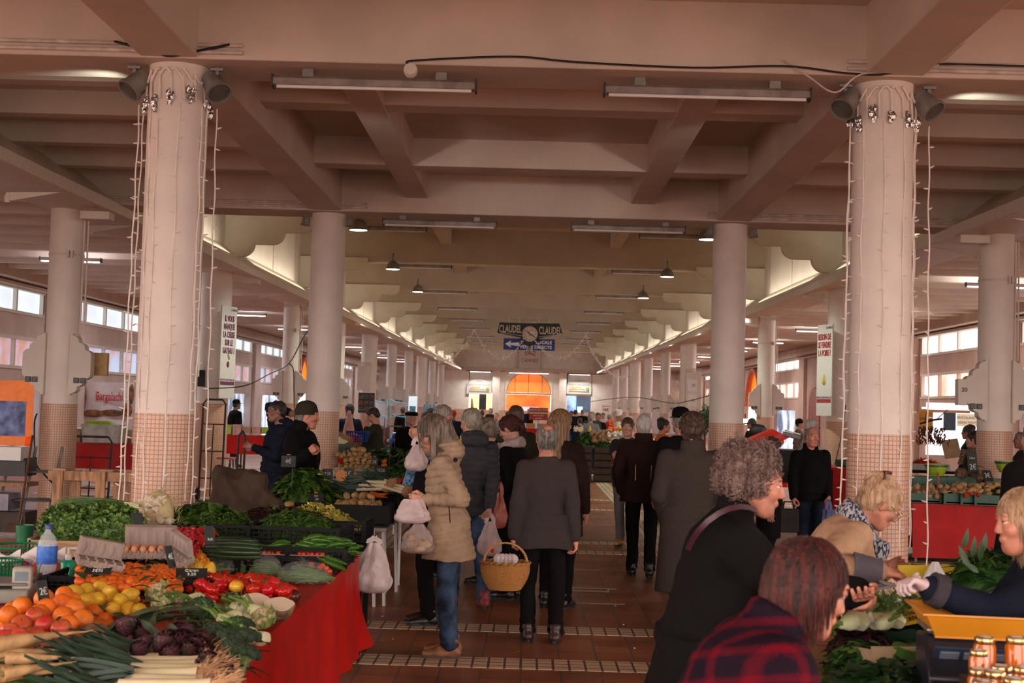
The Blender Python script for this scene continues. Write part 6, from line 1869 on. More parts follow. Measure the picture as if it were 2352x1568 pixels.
YP=[(390, 1268), (405, 1262), (420, 1265), (440, 1265), (455, 1270), (395, 1282), (415, 1280), (435, 1283), (452, 1288), (462, 1280), (400, 1292), (470, 1290), (385, 1276), (428, 1272), (445, 1278), (476, 1296)]
fruits(ypepper, YP, .90, 'yellow orange pepper below the radishes', 'yellow peppers', sc=(.7, .9))
RD=[(382+R.gauss(50, 26), 1213+abs(R.gauss(22, 15)))for k in range(95)]
fruits(radish, RD, lambda x, y:.93+(1260-y)*.0009, 'bright red radish in the heap beside the garlic', 'radishes', sc=(1.0, 1.35))
leafheap('radish_leaves', on(432, 1250, .85), .50, .38, .16, 150, .09, .022, [GRN['mid'], GRN['herb']], 'green radish leaves under the heap of radishes', z0=.84, wave=.2)
for k in range(14):
 q=on(535+(k%2)*6, 1240+(k%5)*9, .90+.03*(k//5))
 put(cucumber, q, 'dark green cucumber stacked beside the chalk slate', 'cucumbers', (R.uniform(0, 6), R.uniform(-.02, .02), R.uniform(-.1, .1)), R.uniform(.85, 1.0))
q=C(690, 1287, .84)
crate((q.x-.04, q.y+.17, .80), (.62, .34, .12), 'black crate of long green peppers behind the cherry tomatoes')
heap(pepper, (q.x+.14, q.y+.17), .32, .24, .020, 3, 'long green pepper in the crate behind the cherry tomatoes', 'green peppers', .87, rot=lambda:(R.uniform(0, 6), R.uniform(-.2, .2), R.uniform(-.4, .4)), fill=1.3)
heap(pepper, (q.x-.20, q.y+.17), .20, .22, .020, 2, 'long green pepper in the crate behind the cherry tomatoes', 'green peppers', .86, rot=lambda:(R.uniform(0, 6), R.uniform(-.2, .2), R.uniform(-.4, .4)), fill=1.4)
for px, py in((755, 1270), (765, 1280), (772, 1288), (760, 1292), (770, 1300), (750, 1262)):
 put(pepper, on(px, py, .86), 'long green pepper spilling over the crate end at the cloth edge', 'spilled green peppers', (0, .3, R.uniform(-.6, .6)), 1.0)
q=C(715, 1285, .84)
cr=crate((-1.50, 9.10, .83), (.60, .40, .15), 'black slotted crate of rocket leaves at the cloth corner', rz=-.10)
crate((-2.12, 9.12, .83), (.58, .40, .15), 'black slotted crate of rocket leaves, left of the corner one', rz=.06)
leafheap('rocket_leaves', (-1.55, 9.18), .66, .48, .165, 1500, .055, .0075, [GRN['herb'], GRN['mid']], 'heap of fine green rocket leaves in the corner crate', z0=.90, wave=.3, nn=3)
leafheap('rocket_leaves', (-2.05, 9.22), .60, .42, .13, 1100, .055, .0075, [GRN['herb'], GRN['mid']], 'heap of fine green rocket leaves in the left crate', z0=.90, wave=.3, nn=3)
leafheap('spinach_leaves', (-2.22, 9.40), .66, .40, .17, 300, .13, .030, [GRN['mid'], GRN['herb']], 'heap of long smooth spinach leaves behind the cucumbers', z0=.92, wave=.05)
crate((-1.46, 9.78, .82), (.66, .40, .15), 'black slotted crate of yellow and purple salad behind the rocket', rz=-.03)
crate((-2.10, 9.80, .82), (.60, .40, .15), 'black crate of dark purple salad below the green crates')
leafheap('purple_salad', (-1.75, 9.72), .95, .40, .15, 420, .06, .017, [GRN['purple'], GRN['purple'], GRN['herb']], 'mixed dark purple salad leaves behind the rocket', z0=.90, wave=.3)
leafheap('yellow_salad', (-1.55, 9.88), .72, .34, .15, 260, .07, .022, [GRN['yellow']], 'pale yellow frilly lettuce hearts in the rear crate', z0=.91, wave=.45)
t=thing('trestle', 'black trestle table carrying the rear salad crates', 'table', (-1.8, 9.75, 0))
MB().bb(-.75, .72, -.32, .28, .775, .815).build('table_top', CRB, t)
for x in(-.65, .65):
 for y in(-.2, .2):MB().box((x, y, .385), (.035, .035, .77)).build('leg', CRB, t)
q=on(212, 1262, .85)
PX=q.x
t=single('parsley_bunch', MB(), GRN['mid'], None, None, (0, 0, 0))if 0 else None
for i, (dx, dy, sx)in enumerate(((-.18, 0, .30), (.0, .05, .34), (.15, .0, .28), (-.02, .18, .36))):
 m=MB()
 m.ball((0, 0, -.02), 1, 12, 8, sc=(sx*.45, sx*.38, .13))
 for k in range(420):
  a, b=R.uniform(0, 6.28), math.acos(R.uniform(-.25, 1))
  d_=Vector((math.sin(b)*math.cos(a), math.sin(b)*math.sin(a), math.cos(b)))
  p=Vector((d_.x*sx*.52, d_.y*sx*.44, d_.z*.15-.02))*R.uniform(.85, 1.1)
  m.mi=R.randrange(3)
  for q_ in range(3):
   m.leaf(p, d_*.6+Vector((R.uniform(-.8, .8), R.uniform(-.8, .8), R.uniform(-.3, .6))), d_, .030, .011, .3, n=2, wave=0)
 o=m.build('parsley_bunch', [GRN['mid'], GRN['light'], GRN['herb']])
 o.location=(PX+dx, q.y+.05+dy, .98)
 tag(o, ('large leafy bunch of flat parsley, nearest the green tub', 'large leafy bunch of flat parsley, front middle of the box', 'large leafy bunch of flat parsley, nearest the egg cartons', 'large leafy bunch of flat parsley at the back of the box')[i], 'parsley', 'parsley bunches')
t=thing('wooden_box', 'shallow pale wooden box under the parsley', 'box', (PX, q.y+.10, .80))
MB().bb(-.36, .36, -.20, -.18, 0, .11).bb(-.36, .36, .18, .20, 0, .11).bb(-.37, -.35, -.2, .2, 0, .12).bb(.35, .37, -.2, .2, 0, .12).bb(-.36, .36, -.2, .2, 0, .012).build('sides', WOOD, t)
for i in range(16):
 a=at(395-i*2, 1172+(i%5)*3, 9.1)
 L=R.uniform(.42, .55)
 m=MB().tube([(0, 0, 0), (-.10, 0, .005)], .008, 8, r2=.006)
 o=m.build('spring_onion', M_FE);o.location=(a.x-.16, 9.0+.02*(i%6), 1.06+.008*(i%4));o.rotation_euler=(0, R.uniform(.0, .10), R.uniform(-.15, .12))
 tag(o, 'thin green spring onion lying on the parsley toward the garlic', 'spring onion', 'spring onions')
 n_=MB()
 for k in range(3):n_.tube([(-.09, 0, .004), (-.22, .012*(k-1), .012), (-L, .05*(k-1), -.02+.01*k)], .0055, 5, r2=.002)
 n_.build('leaves', GRN['mid'], o)
gq=on(352, 1222, .92)
t=thing('wooden_box', 'small pale wooden box under the garlic', 'box', (gq.x, gq.y+.06, .80))
MB().bb(-.14, .14, -.12, .12, 0, .10).build('sides', WOOD, t, bevel=.004)
for i in range(30):
 a, rr=R.uniform(0, 6.28), math.sqrt(R.random())
 zz=.93+.22*R.random()
 k_=1-(zz-.93)/.34
 put(garlic, (gq.x+rr*.14*math.cos(a)*k_+.0, gq.y+.02+rr*.09*math.sin(a)*k_, zz), 'white garlic bulb in the tall bundle against the tiled column', 'garlic bulbs', (R.uniform(1, 2.2), R.uniform(-.6, .6), R.uniform(-1, 1)), R.uniform(.9, 1.25))
m=MB().ball((0, 0, 0), 1, 14, 10, sc=(.105, .07, .15))
for k in range(160):
 p=Vector((R.uniform(-.06, .13), R.uniform(-.05, .06), R.uniform(-.08, .15)))
 m.tube([p, p+Vector((R.uniform(-.02, .06), R.uniform(-.03, .03), R.uniform(-.03, .07)))], .0016, 3, cap=False)
tag(m.build('garlic_stalks', mat('straw_dry', (.50, .40, .20), .7, var=.15), loc=(gq.x+.01, gq.y+.06, 1.04)), 'dry straw coloured stalks bound behind the garlic bulbs', 'garlic stalks')
eq=on(335, 1300, .86)
t=thing('egg_carton', 'open grey cardboard egg carton full of brown eggs, front one', 'egg carton', (eq.x, eq.y+.05, .905), .12)
def carton(t, nx, ny, lidang):
 W_, D_=nx*.048, ny*.048
 m=MB()
 m.box((0, 0, .016), (W_*.94, D_*.94, .032), taper=1.06)
 for i in range(nx):
  for j in(0, ny-1):m.ball((-W_/2+.024+.048*i, -D_/2+.024+.048*j, .012), 1, 10, 6, sc=(.022, .028, .022))
 for i in range(nx+1):
  for j in range(ny+1):m.lathe([(.010, .02), (.005, .044)], 6, c=((-W_/2+.048*i)*.96, (-D_/2+.048*j)*.96, 0))
 m.build('tray', CARD, t, smooth=False)
 l=MB();l.T=Matrix.Translation((0, D_/2, .035))@Matrix.Rotation(lidang, 4, 'X')@Matrix.Translation((0, D_/2, 0))
 l.box((0, 0, .014), (W_, D_, .028), taper=.9)
 for i in range(nx):l.ball((-W_/2+.024+.048*i, 0, .024), 1, 10, 6, sc=(.019, D_*.42, .012))
 l.build('lid', CARD, t, smooth=False)
carton(t, 6, 3, 1.75)
ca, sa=math.cos(.12), math.sin(.12)
for i in range(6):
 for j in range(3):
  x, y=-.144+.024+.048*i, -.072+.024+.048*j
  put(egg, (eq.x+x*ca-y*sa, eq.y+.05+x*sa+y*ca, .905+.048), 'brown egg standing in the grey carton', 'eggs', (0, 0, 0), 1.0)
for(px, py, a, tl, lab)in((290, 1228, 1.35, 1.1, 'empty grey egg carton standing open on edge by the parsley'), (226, 1300, .5, .15, 'empty grey egg carton lying beside the chalk sign'), (408, 1284, -.9, .3, 'empty grey egg carton leaning right of the eggs')):
 q=on(px, py, .93)
 t=thing('egg_carton', lab, 'egg carton', q, a);t.rotation_euler=(tl, .2, a)
 carton(t, 5, 2, 1.5)
q=on(105, 1345, TZ)
t=thing('water_bottle', 'large clear water bottle with blue label and cap', 'bottle', (q.x, q.y, TZ+.004))
PET=mat('clear_pet', (.80, .88, .92), .06, alpha=.28, var=0, spec=.8)
MB().lathe([(.03, 0), (.048, .008), (.050, .03), (.046, .045), (.050, .06), (.046, .075), (.050, .09), (.052, .10), (.052, .20), (.050, .225), (.035, .262), (.016, .285), (.014, .30)], 28, fn=lambda a, z:1).build('bottle', PET, t)
MB().lathe([(.053, .115), (.0535, .12), (.0535, .205), (.053, .21)], 28, cap=False).build('label', mat('label_blue', (.015, .09, .50), .35, col2=(.05, .22, .70), scale=25), t)
lettering('lettering', 'EAU', .03, WHITE, t, (.012, -.056, .165))if 0 else None
MB().lathe([(.016, .298), (.016, .318), (.014, .322)], 16).build('cap', mat('cap_blue', (.01, .03, .35), .35), t)
q=on(155, 1338, TZ)
t=thing('soap_dispenser', 'green hand gel bottle with white pump', 'dispenser', (q.x, q.y, TZ+.004))
MB().lathe([(.036, 0), (.042, .006), (.042, .105), (.032, .118), (.012, .124)], 24, sy=.8).build('bottle', mat('gel_green', (.01, .42, .22), .2, var=.05), t, bevel=0)
MB().lathe([(.018, .12), (.020, .128), (.016, .15), (.007, .155), (.007, .18)], 16).tube([(-.008, 0, .181), (.040, 0, .184), (.048, 0, .172)], .0075, 8).build('pump', WHITE, t)
for px, py, r_, h_, lab in((40, 1318, .155, .155, 'green plastic basket beside the water bottle'), (0, 1345, .11, .13, 'second green plastic basket at the picture edge')):
 q=on(px, py, TZ)
 t=thing('plastic_basket', lab, 'basket', (q.x, q.y, TZ+.004))
 m=MB()
 for k in range(36):
  a=k/36*2*PI
  m.tube([(r_*.85*math.cos(a), r_*.85*math.sin(a), 0), (r_*math.cos(a), r_*math.sin(a), h_)], .0035, 4)
 for z_ in(.0, h_*.33, h_*.66):m.tube([((r_*(.85+.15*z_/h_))*math.cos(k/36*2*PI), (r_*(.85+.15*z_/h_))*math.sin(k/36*2*PI), z_+.002)for k in range(37)], .004, 4)
 m.lathe([(r_*.85, 0), (r_*.85, .003)], 24).build('weave', mat('plastic_green', (.01, .17, .07), .35), t)
 MB().tube([(r_*math.cos(k/36*2*PI), r_*math.sin(k/36*2*PI), h_)for k in range(37)], .007, 8).build('rim', MATS['plastic_green'], t)
q=on(70, 1290, .88)
for dx, dz, lab in((-.18, 0, 'crumpled white paper sheet in the green basket'), (.07, .02, 'folded white paper stack behind the blue cap')):
 m=MB().grid(lambda u, v:((u-.5)*.22, (v-.5)*.12, .02*math.sin(u*9+v*5)+.02*math.sin(v*14)), 14, 8)
 o=single('paper_sheet', m, mat('paper_white', (.72, .66, .64), .8, var=.02), lab, 'paper', (q.x+dx, q.y, .885+dz), (.3, 0, .2))
q=on(75, 1358, TZ)
t=thing('pen_pot', 'brown pot holding pens and scissors beside the scale', 'pot', (q.x, q.y, TZ+.004))
MB().lathe([(.04, 0), (.045, .09), (.041, .09), (.037, .004)], 20).build('pot', mat('pot_brown', (.12, .065, .035), .7, var=.3, scale=30), t)
for k, (c_, a)in enumerate((((.55, .03, .02), .3), ((.03, .08, .4), -.2), ((.7, .4, .02), .1), ((.5, .02, .02), -.4), ((.1, .1, .1), .5))):
 MB().tube([(0, 0, .02), (.06*math.sin(a), .02*k-.04, .15)], .004, 6).build('pen', mat('pen_%d'%k, c_, .4), t)
q=on(20, 1390, TZ)
t=thing('weighing_scale', 'old grey weighing scale at the left picture edge', 'scale', (q.x-.10, q.y+.12, TZ+.004), .2)
MB().bb(-.16, .16, -.13, .13, 0, .07).build('body', mat('scale_grey', (.26, .26, .22), .45), t, bevel=.012)
MB().bb(-.17, .15, -.12, .14, .085, .10).build('plate', GREY, t, bevel=.008)
MB().box((.12, -.06, .12), (.09, .07, .11)).build('display_case', mat('case_pale', (.46, .43, .36), .5), t, bevel=.012)
MB().box((.12, -.098, .13), (.06, .004, .045)).build('screen', mat('lcd', (.18, .25, .28), .2), t)
q=on(222, 1318, .90);price_tag(q, .1, 'small black price slate with cream frame on the mandarins', ('Clem.', '3€90'), (.13, .085), tilt=-1.1)
q=on(440, 1326, .88);price_tag(q, .25, 'black chalk slate with yellow rim below the yellow peppers', ('Citron', '3.20'), (.16, .09), tilt=-1.15)
q=on(485, 1268, .92);price_tag(q, 1.0, 'tilted chalk slate between the radishes and the cucumbers', ('Radis', ), (.07, .15), tilt=-.2)
q=on(322, 1240, .98);price_tag(q, .9, 'black slate leaning beside the upright egg carton', ('Oeufs', ), (.07, .16), tilt=-.3)
q=on(396, 1304, .90);price_tag(q, 1.2, 'black slate at the right end of the eggs', ('4€', ), (.06, .12), tilt=-.3)
q=on(103, 1385, .90);price_tag(q, 1.1, 'thin black slate stuck upright among the oranges', ('2€', ), (.06, .10), tilt=-.3)
q=on(280, 1172, 1.16);price_tag(at(278, 1178, 9.0), .8, 'black slate stuck into the spring onions', ('1€', ), (.05, .08), tilt=-.2)
q=at(118, 1235, 9.6);single('green_tub', MB().lathe([(.05, 0), (.06, .13), (.057, .13), (.045, .01)], 24), MATS['plastic_green'], 'small green plastic tub behind the parsley', 'tub', (q.x+.03, 9.0, .80))
leafheap('dill_leaves', on(30, 1568, .80), .32, .25, .10, 260, .05, .006, [GRN['mid'], GRN['dark']], 'feathery dark green dill in the nearest corner', z0=.79, wave=.3, nn=3)
# ================================================================== HELD AND HANGING BAGS, BASKET
FILMW=mat('bag_white_film', (.80, .70, .70), .3, var=.04, alpha=.72, bump=1.0, bscale=22)
FILMP=mat('bag_pink_film', (.80, .64, .64), .25, var=.06, alpha=.55, bump=1.0, bscale=20)
def plastic_bag(loc, w, d, h, label, m=None, neck=.35, fill=None, rz=0.0, loops=True, handle=.10, seed=0):
 """hanging carrier bag; loc is the hand"""
 t=thing('plastic_bag', label, 'bag', loc, rz)
 b=MB()
 n, mm=40, 22
 rr=random.Random(seed)
 ph=rr.uniform(0, 6)
 def pt(a, v):
  u=v
  wv=(neck+(1-neck)*math.sin(min(1, u*1.25)*PI/2)**1.2)*(1 if u<.8 else math.sqrt(max(.02, 1-((u-.8)/.2)**2*.75)))
  f=1+(.16*math.sin(a*7+ph)*(1-u)+.07*math.sin(a*4+u*9+ph)+.035*math.sin(a*11+u*15)+.03*math.sin(a*3-u*22+ph))
  return(math.cos(a)*w/2*wv*f, math.sin(a)*d/2*wv*f, -handle-u*h)
 b.add([pt(2*PI*i/n, j/mm)for j in range(mm+1)for i in range(n)]+[(0, 0, -handle-h)], [(j*n+i, j*n+(i+1)%n, (j+1)*n+(i+1)%n, (j+1)*n+i)for j in range(mm)for i in range(n)]+[(mm*n+i, mm*n+(i+1)%n, (mm+1)*n)for i in range(n)])
 b.build('sack', m or FILMW, t)
 if loops:
  for s_ in(-1, 1):
   ribbon([(s_*w*.16, 0, -handle*1.25), (s_*w*.14, 0, -handle*.6), (s_*.012, 0, -.005), (s_*-.0, .01, .01)], .035, (0, -1, .05), .002).build('handle', m or FILMW, t)
 if fill:
  pr, k, zz=fill
  for i in range(k):
   a, q=rr.uniform(0, 6.28), math.sqrt(rr.random())*.62
   put(pr, Vector(loc)+Vector((q*w/2*math.cos(a), q*d/2*math.sin(a), -handle-h+.035+rr.random()*zz)), pr['category']+' inside the '+label, 'contents of the '+label, None, .95)
 return t
plastic_bag(at(948, 1146, 9.58), .24, .16, .17, 'crumpled white plastic bag in the beige coat woman\'s hand', FILMP, neck=.5, handle=.0, loops=False, seed=1)
plastic_bag(at(962, 1196, 9.66), .25, .18, .21, 'translucent bag of potatoes hanging under the beige coat woman\'s hand', mat('bag_thin_film', (.82, .66, .62), .2, alpha=.30, bump=1.0, bscale=20, var=.05), neck=.25, fill=(potato, 9, .07), handle=.02, loops=False, seed=2)
plastic_bag(at(958, 1006, 11.1), .19, .14, .22, 'white carrier bag with dark contents held up above the greens', FILMP, neck=.25, handle=.05, seed=3, fill=(onion, 4, .05))
plastic_bag(at(1126, 1182, 11.95), .21, .15, .30, 'white carrier bag with tomatoes in the quilted jacket man\'s hand', FILMP, neck=.3, handle=.06, seed=4, fill=(tomato, 6, .08))
plastic_bag(at(1147, 1110, 12.2), .16, .12, .32, 'reddish carrier bag beside the scarf woman', mat('bag_red_film', (.50, .12, .09), .35, alpha=.8, var=.1), neck=.35, handle=.08, seed=5)
plastic_bag(at(860, 1236, 9.35), .26, .20, .34, 'white carrier bag hanging from the crate corner over the aisle', FILMW, neck=.30, handle=.03, seed=6)
plastic_bag(at(1904, 1150, 16.1), .16, .08, .26, 'small blue carrier bag in the bald man\'s hand', mat('bag_blue', (.06, .08, .22), .5), neck=.9, handle=.10, seed=7)
plastic_bag(at(2148, 1290, 6.0), .12, .10, .14, 'small white plastic bag beside the yellow box', mat('bag_grey_film', (.62, .60, .60), .35, alpha=.85, var=.05), neck=.2, handle=.0, loops=False, seed=9)
q=at(1811, 1152, 16.2)
t=thing('tote_bag', 'dark tote bag in the bald man\'s other hand', 'bag', (q.x, q.y, q.z))
MB().prism([(-.13, -.36), (.13, -.36), (.12, -.08), (-.12, -.08)], 'y', -.05, .05).build('sack', CL['charcoal'], t, bevel=.015)
for s_ in(-1, 1):MB().tube([(-.07, s_*.03, -.09), (-.05, s_*.02, .0), (.05, s_*.02, .0), (.07, s_*.03, -.09)], .008, 6).build('handle', CL['charcoal'], t)
q=at(1165, 1248, 10.36)
WK=mat('wicker', (.56, .27, .08), .5, var=.12, scale=140)
t=thing('wicker_basket', 'round wicker basket carried by the man in the grey jacket', 'basket', (q.x-.01, q.y, q.z))
zr, zbm=-.14, -.345
def brad(u):return.118+(.182-.118)*math.sin(min(1, u*1.05)*PI/2)**.9+.008*math.sin(u*PI)
m=MB()
NR, NS=30, 44
for j in range(NR):
 u=(j+.5)/NR
 z=zbm+(zr-zbm)*u
 r_=brad(u)
 m.tube([((r_+.0035*(1 if(i+j)%2 else-1))*math.cos(2*PI*i/NS), (r_+.0035*(1 if(i+j)%2 else-1))*math.sin(2*PI*i/NS)*.86, z)for i in range(NS+1)], .0036, 4)
for i in range(NS):
 a=2*PI*(i+.0)/NS
 m.tube([(brad(u)*math.cos(a), brad(u)*math.sin(a)*.86, zbm+(zr-zbm)*u)for u in(0, .25, .5, .75, 1)], .0028, 4)
m.lathe([(.118, zbm), (.118, zbm+.01)], 30, sy=.86)
m.build('woven_body', WK, t)
m=MB()
for s_ in(0, PI/2, PI):
 m.tube([((.186+.006*math.cos(a*22+s_*2))*math.cos(a), (.186+.006*math.cos(a*22+s_*2))*.86*math.sin(a), zr+.006*math.sin(a*22+s_*2))for a in[2*PI*i/120 for i in range(121)]], .0075, 6)
m.build('braided_rim', WK, t)
m=MB()
for s_ in(0, 2.1, 4.2):
 m.tube([(.165*math.cos(a)+.004*math.cos(a*16+s_), .004*math.sin(a*16+s_), zr-.01+.155*math.sin(a))for a in[PI*i/60 for i in range(61)]], .0068, 6)
m.build('handle', WK, t)
m=MB()
for k in range(5):m.ball((-.06+.03*k, .0, zr+.02), .05, 8, 6, sc=(.8, .8, .9), fn=lambda p:R.uniform(.85, 1.1))
tag(m.build('paper_parcel', mat('parcel_white', (.62, .52, .52), .6, var=.08), smooth=False, loc=(q.x-.01, q.y, q.z)), 'crumpled white parcel inside the wicker basket', 'parcel')
# ================================================================== SECOND LEFT STALL
t=thing('stall_table', 'long table with white metal legs under the second left stall', 'table', (-1.85, 12.6, 0))
MB().bb(-.72, .62, -.55, .55, .675, .70).build('table_top', mat('table_grey', (.34, .32, .30), .6), t)
for x, y in((.50, -.50), (.58, -.42), (.50, .45), (.60, .50), (-.6, -.5), (-.6, .5)):
 MB().tube([(x, y, .675), (x+.03*(1 if x>0 else-1), y, 0)], .016, 6).build('leg', WHITE, t)
MB().tube([(.5, -.5, .35), (.5, .45, .35)], .012, 6).build('brace', WHITE, t)
t=thing('stall_table', 'far table of the second left stall heaped with vegetables', 'table', (-1.7, 17.4, 0))
MB().bb(-.18, .50, -4.0, -1.0, .70, .735).bb(-.55, .50, -1.0, 4.4, .70, .735).build('table_top', mat('table_grey', (.34, .32, .30), .6), t)
for x in(-.12, .45):
 for y in(-3.8, -1.3, 1.5, 4.2):MB().tube([(x, y, .70), (x, y, 0)], .016, 6).build('leg', WHITE, t)
crate((-2.17, 12.40, .70), (.60, .42, .19), 'dark crate holding the big green leaf heap, left one of two', CRB, slats=False)
crate((-1.545, 12.40, .70), (.62, .42, .19), 'dark crate filled with potatoes, right one of two', CRB, rz=-.02, slats=False)
leafheap('chard_leaves', (-2.05, 12.5), .56, .46, .30, 320, .20, .048, [GRN['mid'], GRN['herb'], GRN['light']], 'tall heap of broad green chard leaves in the left dark crate', z0=.88, wave=.18, nn=6, up=.3)
heap(potato, (-1.52, 12.36), .50, .30, .036, 4, 'yellow potato in the dark crate beside the aisle', 'front potatoes', .78, dome=.05)
q=at(665, 1157, 12.17);put(potato, (q.x, 12.16, q.z), 'lone potato lodged in the slot of the left crate', None, (0, 0, 0))
leafheap('herb_leaves', at(760, 1118, 12.95), .46, .5, .16, 260, .10, .014, [GRN['herb'], GRN['dark']], 'dark feathery green herbs between chard and leeks', z0=.88)
for i in range(9):
 q=at(905, 1106+(i%3)*5, 12.95)
 put(leek, (q.x-.10+.02*(i%3), 12.85+.05*(i//3), 1.0+.03*(i%3)), 'leek in the bunch above the potato crate', 'bunched leeks', (R.uniform(0, 6), R.uniform(-.05, .08), PI+R.uniform(-.1, .1)-.25), .9)
for i in range(6):
 q=at(925, 1140, 12.8)
 put(leek, (q.x-.0+.01*i, 12.75+.03*i, .98+.02*(i%3)), 'leek with hanging straw coloured roots at the aisle end', 'aisle end leeks', (R.uniform(0, 6), R.uniform(-.5, -.3)+.2, PI+R.uniform(-.1, .1)-.5), .95)
for i in range(12):
 q=at(866+R.uniform(-12, 14), 1138+R.uniform(-5, 6), 12.75)
 put(carrot, q, 'small orange carrot between potatoes and leeks', 'carrots', (0, R.uniform(-.2, .2), R.uniform(-.5, .5)), .9)
q=at(905, 1108, 13.9)
heap(tomato, (q.x, 13.7), .34, .5, .042, 2, 'orange red tomato in the small dark crate', 'second stall tomatoes', .93)
crate((q.x, 13.7, .735), (.42, .56, .20), 'dark crate of orange red tomatoes', CRB)
for nm, px, py, Y, w, d, h, n_, L, W, ms, lab, z0 in(('lettuce_leaves', 860, 1085, 14.4, .9, .8, .22, 300, .13, .05, [GRN['mid'], GRN['purple'], GRN['herb']], 'mixed green and purple lettuces behind the leeks', .78), ('lettuce_leaves', 935, 1082, 15.0, .62, 1.0, .22, 260, .13, .05, [GRN['light'], GRN['mid']], 'light green frilly lettuces beside the tomatoes', .80), ('celery_leaves', 830, 1100, 13.5, .5, .5, .20, 200, .10, .03, [GRN['light'], GRN['mid']], 'light green celery leaves by the orange round tag', .80), ('spinach_leaves', 900, 1040, 19.5, 1.5, 2.0, .30, 420, .20, .06, [GRN['dark'], GRN['mid']], 'dark green leafy heap at the middle of the far table', .86), ('spinach_leaves', 985, 1032, 19.0, .8, 1.8, .42, 300, .20, .06, [GRN['mid'], GRN['dark']], 'tall green leafy heap under the lifted carrier bag', .84), ('chicory_leaves', 935, 1060, 17.0, .9, 1.2, .25, 260, .15, .04, [GRN['dark'], GRN['herb']], 'dark chicory heap in front of the mandarins', .80)):
 q=at(px, py, Y)
 leafheap(nm, q, w, d, h, n_, L, W, ms, lab, z0=z0, wave=.25, nn=4)
for k, (px, py, Y)in enumerate(((968, 1082, 14.6), (985, 1085, 14.4), (975, 1095, 14.2), (990, 1100, 14.0), (962, 1092, 14.3), (980, 1108, 13.9))):
 put(cauli, at(px, py, Y), 'cauliflower or pale lettuce head at the aisle edge of the far table', 'aisle cauliflowers', (R.uniform(-.3, .3), 0, R.uniform(0, 6)), 1.0)
q=at(820, 1062, 17.6)
t=thing('wooden_box', 'shallow wooden crate of potatoes against the tiled column', 'box', (q.x+.02, 17.6, .88), -.12)
MB().bb(-.27, .27, -.22, -.20, 0, .10).bb(-.27, .27, .20, .22, 0, .10).bb(-.28, -.26, -.22, .22, 0, .11).bb(.26, .28, -.22, .22, 0, .11).bb(-.27, .27, -.22, .22, 0, .012).build('sides', WOOD, t)
MB().bb(-.3, .3, -.25, .25, -.18, -.005).build('base', GREY, t)
heap(potato, (q.x+.02, 17.6), .48, .38, .036, 4, 'yellow potato in the wooden crate by the tiled column', 'far potatoes', .94, dome=.08)
M_PK=fm('pumpkin_skin', (.75, .20, .03), rough=.5)
pk=proto_fruit('pumpkin', MB().ball((0, 0, 0), .09, 20, 10, sc=(1, 1, .7), fn=lambda p:1-.10*abs(math.sin(math.atan2(p.y, p.x)*4))), M_PK, MB().tube([(0, 0, .05), (.01, 0, .09)], .012, 6), STEM)
put(pk, at(822, 1042, 18.6), 'tan orange squash behind the wooden potato crate', None, (0, 0, 1), 1.0)
put(pk, at(845, 1052, 18.2), 'cut orange pumpkin to the right of the tan squash', None, (.5, 0, 2), .8)
q=at(885, 1068, 17.3)
heap(mandarin, (q.x, 17.2), .30, .34, .034, 4, 'orange mandarin in the heap beside the grey slate', 'far mandarins', .90, sc=(1.2, 1.4))
for px, py in((786, 1047), (776, 1044), (793, 1044)):put(onion, at(px, py, 18.2), 'purple onion left of the wooden potato crate', 'purple onions', None, 1.2)
q=at(822, 1003, 21.5)
t=thing('plastic_basket', 'blue slotted plastic basket beyond the wooden potato crate', 'basket', (q.x, 21.5, q.z-.08))
m=MB()
for k in range(26):
 a=k/26*2*PI
 m.tube([(.15*math.cos(a), .11*math.sin(a), 0), (.19*math.cos(a), .14*math.sin(a), .17)], .009, 4)
m.lathe([(.19, .15), (.20, .17)], 24, cap=False, sy=.75).lathe([(.15, 0), (.16, .02)], 24, sy=.75).build('weave', mat('plastic_blue', (.012, .04, .25), .35), t)
for i in range(8):
 q=at(800, 1008, 21.4)
 put(leek, (q.x+.02-.03*i, 21.2+.02*i, q.z-.03+.012*i), 'leek in the green box left of the blue basket', 'box leeks', (R.uniform(0, 6), R.uniform(.35, .5), PI+R.uniform(-.1, .1)), 1.0)
crate(at(782, 1030, 20.4)-Vector((0, 0, .05)), (.45, .35, .12), 'green crate behind the tiled column', CRG)
for(px, py, Y, rz_, lab, txt, sz, tl, blob)in((662, 1072, 12.25, .1, 'black slate with an orange clip standing in the chard leaves', ('4€', ), (.13, .10), -.1, 1), (752, 1100, 12.9, .15, 'black slate with an orange clip beside the white roots', ('2.50', ), (.10, .10), -.15, 1), (727, 1152, 12.2, .3, 'black slate with yellow clip at the corner of potato crate', ('PdT', '1.80'), (.13, .075), -.5, 1), (860, 1072, 16.9, .2, 'grey chalk slate left of the mandarins', ('2€', ), (.08, .12), -.2, 1), (892, 1045, 17.8, .1, 'small grey slate above the mandarins', ('3€', ), (.045, .11), -.1, 1), (905, 1016, 20.5, .0, 'small grey slate in the tall green heap', ('2€', ), (.03, .08), -.1, 0), (828, 1030, 19.5, .0, 'narrow dark slate in the dark leafy heap', ('1€', ), (.04, .14), -.1, 1), (800, 1044, 17.9, .6, 'grey slate stuck in the potatoes by the column', ('2€', ), (.06, .10), -.4, 0), (875, 1090, 14.1, .5, 'black tilted slate over the purple lettuces', ('2€50', ), (.14, .09), -.3, 0)):
 price_tag(at(px, py, Y), rz_, lab, txt, sz, tilt=tl, blob=mat('clip_orange', (.75, .25, .02), .4)if blob else None)
single('round_tag', MB().lathe([(.055, -.003), (.055, .003)], 20), MATS['clip_orange'], 'round orange price disc beside the black slates', 'price tag', at(784, 1092, 12.95), (PI/2, 0, .2))
